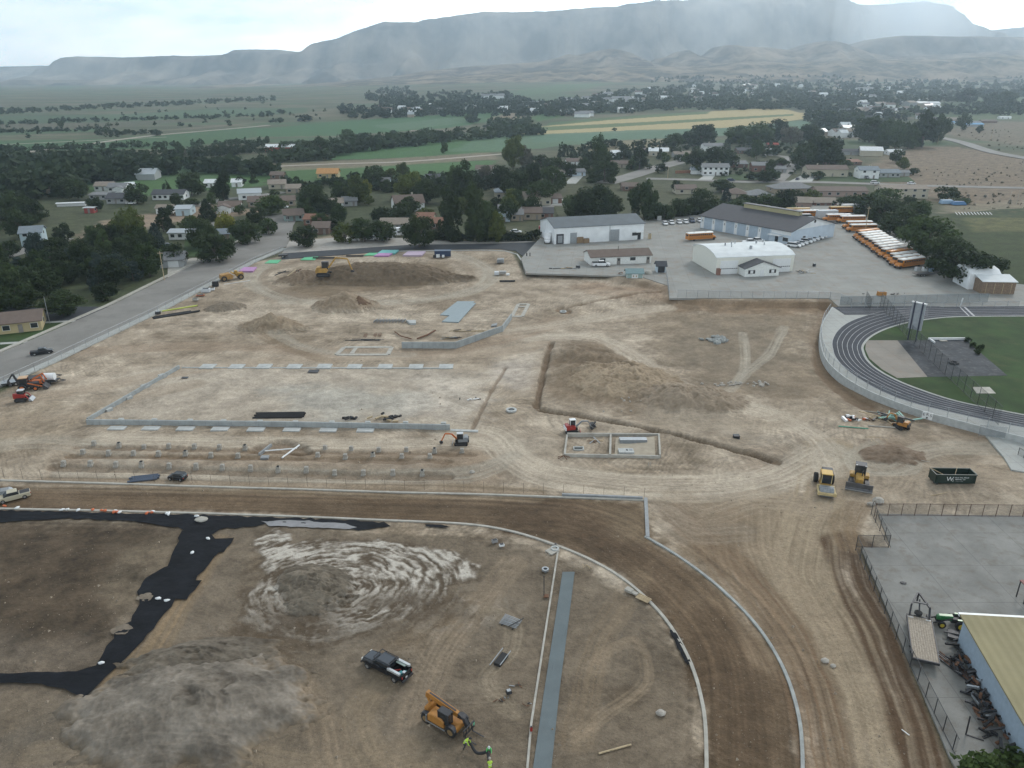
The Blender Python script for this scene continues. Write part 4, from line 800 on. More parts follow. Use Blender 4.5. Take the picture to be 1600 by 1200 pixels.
TL="""
r 100 492 58 42 dark|l=round dark tree beside the car park entrance, left of the paved road
r 165 468 36 31 dark|l=dark round tree on the lawn strip, second along the paved road
s 205 384 50 64 olive|l=big olive round-crowned tree in front of the bare brown field
c 256 362 30 42 dark|l=dark cone-shaped tree beside the pale metal shed
s 352 365 34 36 yellow|l=bright yellow-green round tree among dark trees left of the road
s 300 362 36 28 olive
r 320 385 48 50 dark
r 338 408 60 48 dark|l=wide dark tree leaning over the lawn at the road edge
r 272 412 42 34 dark
c 326 345 26 38 dark
p 350 312 24 48 dark
r 300 305 42 38 dark|l=broad dark tree behind the long white-walled house
c 262 305 20 24 dark
r 385 380 46 42 dark
r 402 352 30 30 dark
r 425 335 46 34 mid
r 420 366 28 28 mid
c 397 286 14 16 dark
r 377 290 18 16 dark
r 215 318 36 34 dark
r 475 385 42 36 dark|l=dark tree at the corner where the street meets the gravel verge
r 488 335 44 52 dark
r 505 338 36 40 dark
r 530 312 26 32 mid
s 558 318 36 48 olive|l=olive round tree with a yellowish right side in the centre neighbourhood
s 572 312 20 34 yellow
r 584 290 36 34 dark
c 575 285 16 28 dark
s 540 378 40 34 olive
r 570 378 38 40 mid
r 600 378 38 38 dark
s 640 312 46 46 olive
s 652 305 24 30 yellow
r 668 318 44 42 dark
r 625 352 36 30 dark
r 598 348 34 26 dark
r 655 386 50 54 dark|l=big dark tree standing at the edge of the new black road
r 500 352 24 22 mid
r 520 360 26 22 dark
s 612 282 28 20 olive
s 630 278 22 26 olive
p 706 376 38 92 dark|l=left one of two very tall dark poplars behind the new black road
p 748 378 42 98 dark|l=right one of two very tall dark poplars behind the new black road
p 722 312 36 66 dark
p 708 305 22 50 mid
s 776 378 28 52 olive
r 758 345 30 34 dark
s 795 336 32 34 olive
r 786 300 36 44 dark
s 802 262 34 52 olive|l=tall pale olive tree rising above the dark ones, against the sprinkled field
p 822 262 24 36 grey
r 802 312 46 50 dark
r 826 300 40 48 dark
r 842 318 50 40 mid
r 808 322 20 28 mid
r 862 300 42 44 mid
r 868 272 40 28 dark
r 845 262 30 22 dark
r 760 286 24 30 grey
r 898 342 44 42 mid
r 925 346 64 62 dark|l=wide dark tree mass just behind the white warehouse roof
r 948 348 46 52 dark
s 1007 346 54 68 mid|l=tall full green tree right behind the right end of the white warehouse
r 1040 346 34 30 dark
r 1062 342 34 34 mid
r 1098 338 42 46 dark
p 937 272 26 64 mid|l=tall pale-topped poplar beside the street bend
c 944 284 50 48 dark
c 975 248 26 24 dark
c 999 264 32 38 dark
c 1031 248 11 20 dark
r 911 268 17 24 mid
r 890 275 22 22 dark
r 1058 300 18 20 dark|l=small round dark tree on the bare street corner
r 1087 262 30 28 dark
r 1052 232 30 26 mid
r 1075 228 30 24 dark
r 1095 226 44 34 dark
r 1125 265 54 38 dark|l=wide round dark tree behind the white two-storey house
s 1180 228 56 38 mid
r 1150 224 36 30 mid
r 1212 222 34 38 dark
r 1235 226 34 30 grey
r 1265 222 36 30 dark
c 1135 318 18 28 blue|l=bluish spruce in front of the brown hip roofs
r 1165 324 30 22 dark
r 1200 334 44 34 mid
r 1222 334 34 42 dark
r 1240 320 24 26 dark
s 1268 314 28 20 olive|l=pale olive small tree beside the long pinkish house
r 1255 262 42 40 dark
r 1285 262 54 52 dark|l=large dark tree left of the brown-roofed flat house
s 1205 282 30 18 mid
h 1212 268 30 14 plum|l=dark plum-coloured bush in front of the split-level house
r 1182 248 20 32 mid
c 1186 240 14 18 blue
r 1318 262 26 14 mid
s 1278 278 22 12 mid
s 1358 222 50 42 dark
r 1378 238 24 34 dark
s 1398 232 34 46 mid
s 1418 232 32 42 mid
s 1440 230 44 58 dark|l=tallest of the big cottonwoods at the top of the bare hillside
s 1464 222 32 44 dark
s 1385 224 30 40 mid
r 1503 204 20 30 dark|l=dark tree standing beside the blue-roofed shed
r 1510 162 30 24 dark
r 1548 164 24 20 dark
r 1570 166 34 24 dark
r 1400 254 22 22 dark
s 1410 264 18 20 olive|l=yellow-green small tree beside the grey-roofed garage house
r 1427 273 16 12 dark
r 1380 352 54 46 dark
r 1352 338 44 38 dark
r 1330 330 32 28 dark
r 1378 326 50 34 mid
r 1405 372 58 52 dark
r 1425 350 46 40 mid
r 1446 404 86 74 mid|l=largest round green tree beside the row of parked buses
r 1476 424 70 62 dark
r 1506 442 80 66 dark|l=dark tree mass behind the barn with wooden front
r 1535 440 60 44 dark
r 1480 312 36 22 dark
r 1420 320 20 16 dark
h 1500 318 30 10 mid
r 1315 332 26 24 dark
r 1128 300 34 22 dark
r 1150 336 40 26 mid
r 1176 330 36 24 dark
r 960 205 8 6 dark
r 1108 205 14 12 dark
s 1530 208 10 14 mid
c 1370 190 10 14 dark
r 155 212 12 11 dark
p 166 214 7 12 dark
p 174 214 7 12 dark
p 184 214 8 12 dark
r 247 212 14 9 dark
r 96 200 9 12 dark
r 112 190 10 5 dark
r 148 188 14 5 dark
r 245 228 12 8 dark
r 288 248 11 20 mid
c 292 250 8 18 grey
r 346 244 10 14 dark
r 378 240 14 12 dark
r 543 220 22 20 mid
r 570 222 26 16 dark
r 590 222 22 14 dark
r 616 220 24 18 dark
r 665 216 20 18 dark
r 718 212 20 16 dark
r 695 240 12 20 mid
r 505 246 28 34 dark
r 482 240 22 20 dark
r 498 246 20 18 mid
r 420 180 10 8 dark
r 440 178 14 8 dark
r 476 190 26 12 dark
r 437 192 14 9 dark
r 740 192 20 11 dark
r 760 200 12 5 dark
r 735 190 20 12 dark
r 1270 215 30 20 dark
r 1290 200 44 30 dark
r 1325 200 40 26 dark
r 1375 182 36 16 dark
r 1410 185 30 14 mid
r 1440 180 20 10 dark
r 150 330 24 24 dark
r 30 330 34 36 dark
r 60 345 30 30 dark
r 0 350 40 40 dark
r 20 300 30 26 dark
r 90 300 34 28 mid
r 105 308 40 32 dark
r 122 312 34 34 dark
r 280 262 16 20 mid
"""
KN={'r':'round','s':'spread','p':'poplar','c':'conifer','h':'shrub'}
for ln in TL.strip().splitlines():
 a,_,b=ln.partition('|');f=a.split();py=float(f[2]);px=float(f[1])
 tree(px,py,float(f[3])*.9,float(f[4])*.86,KN[f[0]],f[5],label=b[2:]if b else None,z=PL if(px>1330 and 395<py<450)else 0)
def inpoly(px,py,P):
 c=False
 for i in range(len(P)):
  (x1,y1),(x2,y2)=P[i-1],P[i]
  if(y1>py)!=(y2>py)and px<(x2-x1)*(py-y1)/(y2-y1)+x1:c=not c
 return c
def grove(P,n,w0,w1,h0,h1,cols,kinds,area,mind=9,seed=1):
 q=random.Random(seed);xs=[p[0]for p in P];ys=[p[1]for p in P];got=[];tries=0
 while len(got)<n and tries<5000:
  tries+=1;px,py=q.uniform(min(xs),max(xs)),q.uniform(min(ys),max(ys))
  if not inpoly(px,py,P)or any(abs(px-a)<mind and abs(py-b)<mind*.55 for a,b in got):continue
  got.append((px,py));k=(py-min(ys))/(max(ys)-min(ys)+1)
  w_=w0+(w1-w0)*k;h_=h0+(h1-h0)*k
  tree(px,py,w_*q.uniform(.75,1.25),h_*q.uniform(.6,1.3),q.choice(kinds),q.choice(cols),area=area)
grove([(-60,395),(60,398),(110,402),(250,392),(258,438),(170,452),(60,462),(30,484),(-60,488)],52,28,44,34,50,['dark','dark','mid','dark','blue'],['round','spread','poplar','conifer','round'],'the dense dark grove left of the paved road',11,4)
grove([(60,372),(200,372),(250,380),(250,398),(100,398)],9,20,28,22,34,['dark','mid','dark'],['poplar','conifer','round'],'the tall trees at the back of the dark grove',12,5)
grove([(-40,340),(70,330),(60,372),(-40,385)],7,30,40,30,40,['dark'],['round'],'the trees at the far left edge',14,6)
grove([(440,300),(840,296),(840,345),(640,352),(480,350)],24,18,28,16,28,['dark','mid','dark','olive'],['round','spread','round','conifer'],'the back gardens of the centre neighbourhood',12,8)
grove([(850,262),(1240,232),(1330,262),(1100,300),(1080,270),(900,282)],20,14,22,12,20,['dark','mid'],['round','spread','conifer'],'the gardens of the hillside houses',16,9)
grove([(1020,330),(1230,316),(1250,330),(1100,342)],12,16,26,14,22,['dark','mid','dark'],['round','shrub'],'the hedge line behind the row of white cars',10,10)
grove([(230,300),(440,300),(440,345),(260,352)],11,14,24,12,24,['dark','mid'],['round','spread','conifer'],'the gardens left of the paved road',14,12)
def mass(label,polys,seed,name='distant_trees',colr='far'):
 r=np.random.RandomState(seed);V=[]
 proto=[leafmesh('x',k,900+i,46,.16)for i,k in enumerate(['round','spread','round','conifer','shrub'])]
 for P,n,h0,h1 in polys:
  xs=[p[0]for p in P];ys=[p[1]for p in P];got=0;tr=0
  while got<n and tr<n*30:
   tr+=1;px,py=r.uniform(min(xs),max(xs)),r.uniform(min(ys),max(ys))
   if not inpoly(px,py,P):continue
   p=G(px,py);h_=r.uniform(h0,h1);w_=h_*r.uniform(.8,1.5);a=r.uniform(0,6.28);v=proto[r.randint(len(proto))]
   c_,s_=math.cos(a),math.sin(a)
   V.append(np.stack([(v[:,0]*c_-v[:,1]*s_)*w_+p.x,(v[:,0]*s_+v[:,1]*c_)*w_+p.y,v[:,2]*h_+p.z-.3],1));got+=1
 me=mesh_from_quads(name,np.concatenate(V),LEAF[colr]);o=bpy.data.objects.new(name,me);col.objects.link(o)
 return tag(o,label,'trees',None,'stuff')
mass('dense dark woodland in front of the green fields at left',[([(-120,268),(0,262),(140,258),(250,268),(420,262),(430,275),(300,272),(210,282),(120,290),(110,305),(-120,330)],420,6,12),([(-100,256),(200,256),(380,258),(360,266),(-100,270)],160,4,8)],1)
mass('line of dark trees behind the middle green field',[([(505,234),(640,222),(760,212),(800,208),(850,204),(850,212),(700,222),(520,244)],120,6,12),([(760,196),(830,188),(830,206),(780,212)],60,6,11),([(440,232),(520,230),(520,250),(420,256)],60,5,9)],2)
mass('trees of the small settlement beyond the left fields',[([(520,170),(700,168),(860,160),(930,166),(850,182),(720,182),(560,186),(520,180)],260,6,12),([(560,148),(640,146),(800,148),(850,166),(700,172),(600,168)],260,6,12),([(580,140),(640,136),(640,146),(570,148)],30,6,10)],3)
mass('trees filling the far town below the hills',[([(840,168),(930,150),(1040,138),(1100,130),(1260,126),(1420,126),(1600,122),(1700,122),(1700,150),(1500,160),(1350,168),(1260,172),(1080,172),(1000,176),(850,184)],1500,7,13),([(1010,122),(1250,118),(1400,124),(1250,130),(1020,130)],160,6,10)],4)
mass('trees along the foot of the right hillside',[([(1260,168),(1400,172),(1500,168),(1600,160),(1700,150),(1700,175),(1500,180),(1350,188),(1260,195)],260,6,11),([(1300,182),(1420,190),(1360,215),(1270,210)],70,6,10),([(1500,168),(1700,160),(1700,180),(1520,182)],60,7,11)],5)
mass('scattered bushes and hedgerows on the left plain',[([(-100,185),(200,178),(430,160),(520,158),(520,185),(300,205),(-100,225)],60,3,6),([(-100,178),(430,152),(430,158),(-100,184)],300,4,7),([(-50,194),(420,180),(430,182.5),(-50,197)],120,3,6),([(-50,206),(160,202),(160,204.5),(-50,209)],70,3,5),([(-50,236),(300,226),(430,222),(430,225),(-50,239.5)],90,3,6),([(-50,247),(200,244),(420,236),(420,241),(200,249),(-50,253)],170,3,7),([(160,205),(250,208),(250,212),(160,212)],25,3,5),([(240,236),(420,224),(420,230),(240,240)],40,3,5)],6)
mass('low dark bushes between the houses and the fields',[([(440,290),(560,285),(760,280),(850,288),(850,300),(440,300)],130,3,7),([(850,232),(1080,226),(1250,205),(1330,215),(1300,240),(900,262)],130,3,8),([(1100,245),(1330,245),(1330,282),(1100,278)],60,2,4)],7)
mass('dry scrub dotted over the bare right hillside',[([(1480,205),(1640,195),(1640,235),(1560,235)],60,.6,1.6),([(1430,265),(1640,250),(1640,290),(1440,290)],90,.4,1.2),([(1500,300),(1640,300),(1640,330),(1500,330)],60,.5,1.5)],8,'scrub','grey')
def hedge(P,w_,h_,label,colr='dark'):
 r=np.random.RandomState(len(label));V=[]
 for p,d in walkpts(P,w_*.55):
  v=leafmesh('x','shrub',r.randint(50),160,.11);s=w_*r.uniform(.9,1.3)
  V.append(np.stack([v[:,0]*s+p.x+r.uniform(-.3,.3),v[:,1]*s+p.y,v[:,2]*h_*r.uniform(1,1.5)+p.z],1))
 me=mesh_from_quads('hedge',np.concatenate(V),LEAF[colr]);o=bpy.data.objects.new('hedge',me);col.objects.link(o);return tag(o,label,'hedge')
hedge(pw([(1012,342),(1060,341),(1110,336),(1180,330)]),4,3.6,'long dark hedge behind the row of parked white cars')
hedge(pw([(655,372),(720,377),(790,376),(838,374)]),4,2.6,'dark hedge running behind the new black road')
hedge(pw([(1590,1196),(1560,1204),(1500,1210)]),2.2,1.2,'low green bush at the bottom edge of the near yard','mid')
# ------------------------------------------------------------------ buildings
def roofmat(name,c):
 m=M(name,c,.85,var=.14,scale=.8);return m
ROOF={'brown':roofmat('roof_brown',(.125,.092,.075)),'grey':roofmat('roof_grey',(.17,.175,.18)),'dark':roofmat('roof_dark',(.055,.058,.066)),'tan':roofmat('roof_tan',(.22,.185,.15)),'bluegrey':roofmat('roof_bluegrey',(.17,.20,.225)),'rust':roofmat('roof_rust',(.20,.10,.065)),'white':roofmat('roof_white',(.60,.62,.63)),'metal':M('roof_metal',(.36,.39,.41),.45,.3,var=.08),'blue':roofmat('roof_blue',(.14,.30,.48)),'red':roofmat('roof_red',(.32,.06,.04)),'orange':roofmat('roof_orange',(.42,.22,.08))}
WALL={k:M('wall_'+k,c,.85,var=.07,scale=.7)for k,c in dict(white=(.74,.75,.74),cream=(.45,.41,.32),tan=(.34,.28,.21),brown=(.16,.10,.075),grey=(.33,.34,.34),brick=(.22,.115,.085),blue=(.42,.52,.56),pink=(.36,.26,.22),yellow=(.42,.34,.19),green=(.30,.40,.38),red=(.30,.05,.04),ltblue=(.50,.58,.64)).items()}
m_door=M('door_paint',(.22,.2,.18),.6);m_gdoor=M('garage_door_paint',(.62,.63,.63),.55,var=.04);m_frame=M('window_frame',(.6,.6,.58),.6,var=.04)
HOUSES=[]
def gable_roof(Lx,Dy,h,rise,ov=.5,th=.18,hip=0):
 mb=MB();x,y=Lx/2+ov,Dy/2+ov;e=h-rise*ov/(Dy/2)
 hx=x-(y if hip else 0);hx=max(hx,.4)
 if hip:
  vs=[(-x,-y,e),(x,-y,e),(x,y,e),(-x,y,e),(-hx,0,h+rise),(hx,0,h+rise)]+[(-x,-y,e-th),(x,-y,e-th),(x,y,e-th),(-x,y,e-th)]
  fs=[(0,1,5,4),(1,2,5),(2,3,4,5),(3,0,4),(6,7,1,0),(7,8,2,1),(8,9,3,2),(9,6,0,3),(9,8,7,6)]
  return mb.add(vs,fs)
 prof=[(-y,e),(0,h+rise),(y,e),(y,e-th),(0,h+rise-th),(-y,e-th)];n=6
 vs=[(-x,a,b)for a,b in prof]+[(x,a,b)for a,b in prof]
 return mb.add(vs,[(0,1,4,5),(1,2,3,4),(6+5,6+4,6+1,6),(6+4,6+3,6+2,6+1)]+[((i+1)%n,i,n+i,n+(i+1)%n)for i in range(n)])
def window(t,x,y,z,wd,ht,face=-1,axis='y'):
 mb=MB();d=.06
 if axis=='y':mb.box((x,y+face*.02,z),(wd+.2,d,ht+.2))
 else:mb.box((x+face*.02,y,z),(d,wd+.2,ht+.2))
 f=mb.build('window',m_frame,t);mb=MB()
 if axis=='y':mb.box((x,y+face*.055,z),(wd,.04,ht))
 else:mb.box((x+face*.055,y,z),(.04,wd,ht))
 mb.build('pane',m_glass,f)
def house(px,py,wpx,rz=0,dep=9,wh=2.8,wall='tan',roof='brown',label='',nick=None,hip=0,garage=None,chim=0,pitch=.38,win=3,z=0.0,wing=None,porch=0,cat='house',name='house',fine=True,upper=None):
 p=G(px,py,z);s=FPX/(p.y*cP+(CAMH-p.z)*sP);Lx=max(3.0,wpx/s)
 rz=R(rz);t=thing(name,label,cat,(p.x,p.y+dep/2,(p.z if p.y>900 else z)-.1),rz)
 rise=pitch*dep/2;x,y=Lx/2,dep/2
 mb=MB();pr=[(-y,0),(-y,wh),(0,wh+rise-.1),(y,wh),(y,0)]if not hip else[(-y,0),(-y,wh),(y,wh),(y,0)];n=len(pr)
 vs=[(-x,a,b)for a,b in pr]+[(x,a,b)for a,b in pr]
 mb.add(vs,[tuple(range(n)),tuple(range(2*n-1,n-1,-1))]+[((i+1)%n,i,n+i,n+(i+1)%n)for i in range(n)]).build('wall',WALL[wall],t)
 ro=gable_roof(Lx,dep,wh,rise,hip=hip).build('roof',ROOF[roof],t)
 if chim:MB().box((x*(.35 if chim>0 else-.4),.6,wh+rise*.9+.3),(.7,.7,1.6)).build('chimney',WALL['cream'],ro)
 rows=2 if wh>4.6 else 1
 if fine:
  gx0=None
  if garage:
   gx0=-x+3.2 if garage<0 else x-3.2;MB().box((gx0,-y-.04,1.2),(min(4.8,Lx*.4),.1,2.2)).build('garage_door',m_gdoor,t)
  for r_ in range(rows):
   for k in range(win):
    wx=-x+Lx*(k+.5)/win
    if gx0 is not None and abs(wx-gx0)<3.2 and r_==0:continue
    if r_==0 and k==win//2:MB().box((wx,-y-.04,1.05),(1.0,.1,2.1)).build('door',m_door,t);continue
    window(t,wx,-y,1.5+2.7*r_,min(1.5,Lx/win*.5),1.15)
  window(t,x,0,1.5+2.7*(rows-1),1.2,1.0,1,'x');window(t,-x,0,1.5+2.7*(rows-1),1.2,1.0,-1,'x')
  if porch:
   MB().box((0,-y-1.1,wh-.35),(Lx*porch,2.2,.15)).build('porch_roof',ROOF[roof],t)
   for k in(-1,1):MB().box((k*Lx*porch*.46,-y-2.0,(wh-.4)/2),(.15,.15,wh-.4)).build('porch_post',m_frame,t)
 if wing:
  wx,wl,wd,wwh=wing;q=thing('wing',None,None,(wx*x,-y-wd/2+1.0,0));
  bpy.data.objects.remove(q)
  mb=MB();a,b=wl/2,wd/2+.6;r2=pitch*wl/2;cy=-y-wd/2+.6;cx=wx*x
  pr=[(-a,0),(-a,wwh),(0,wwh+r2-.1),(a,wwh),(a,0)];n=5
  vs=[(cx+u_,cy-b,v_)for u_,v_ in pr]+[(cx+u_,cy+b,v_)for u_,v_ in pr]
  mb.add(vs,[tuple(range(n)),tuple(range(2*n-1,n-1,-1))]+[((i+1)%n,i,n+i,n+(i+1)%n)for i in range(n)]).build('wing_wall',WALL[wall],t)
  g=gable_roof(wd+1.2,wl,wwh,r2);g.v=[(cx-v[1],cy+v[0],v[2])for v in g.v];g.build('wing_roof',ROOF[roof],t)
  MB().box((cx,cy-b-.04,1.2),(wl*.6,.1,2.1)).build('garage_door',m_gdoor,t)
 HOUSES.append((nick,px,py,wpx));return t
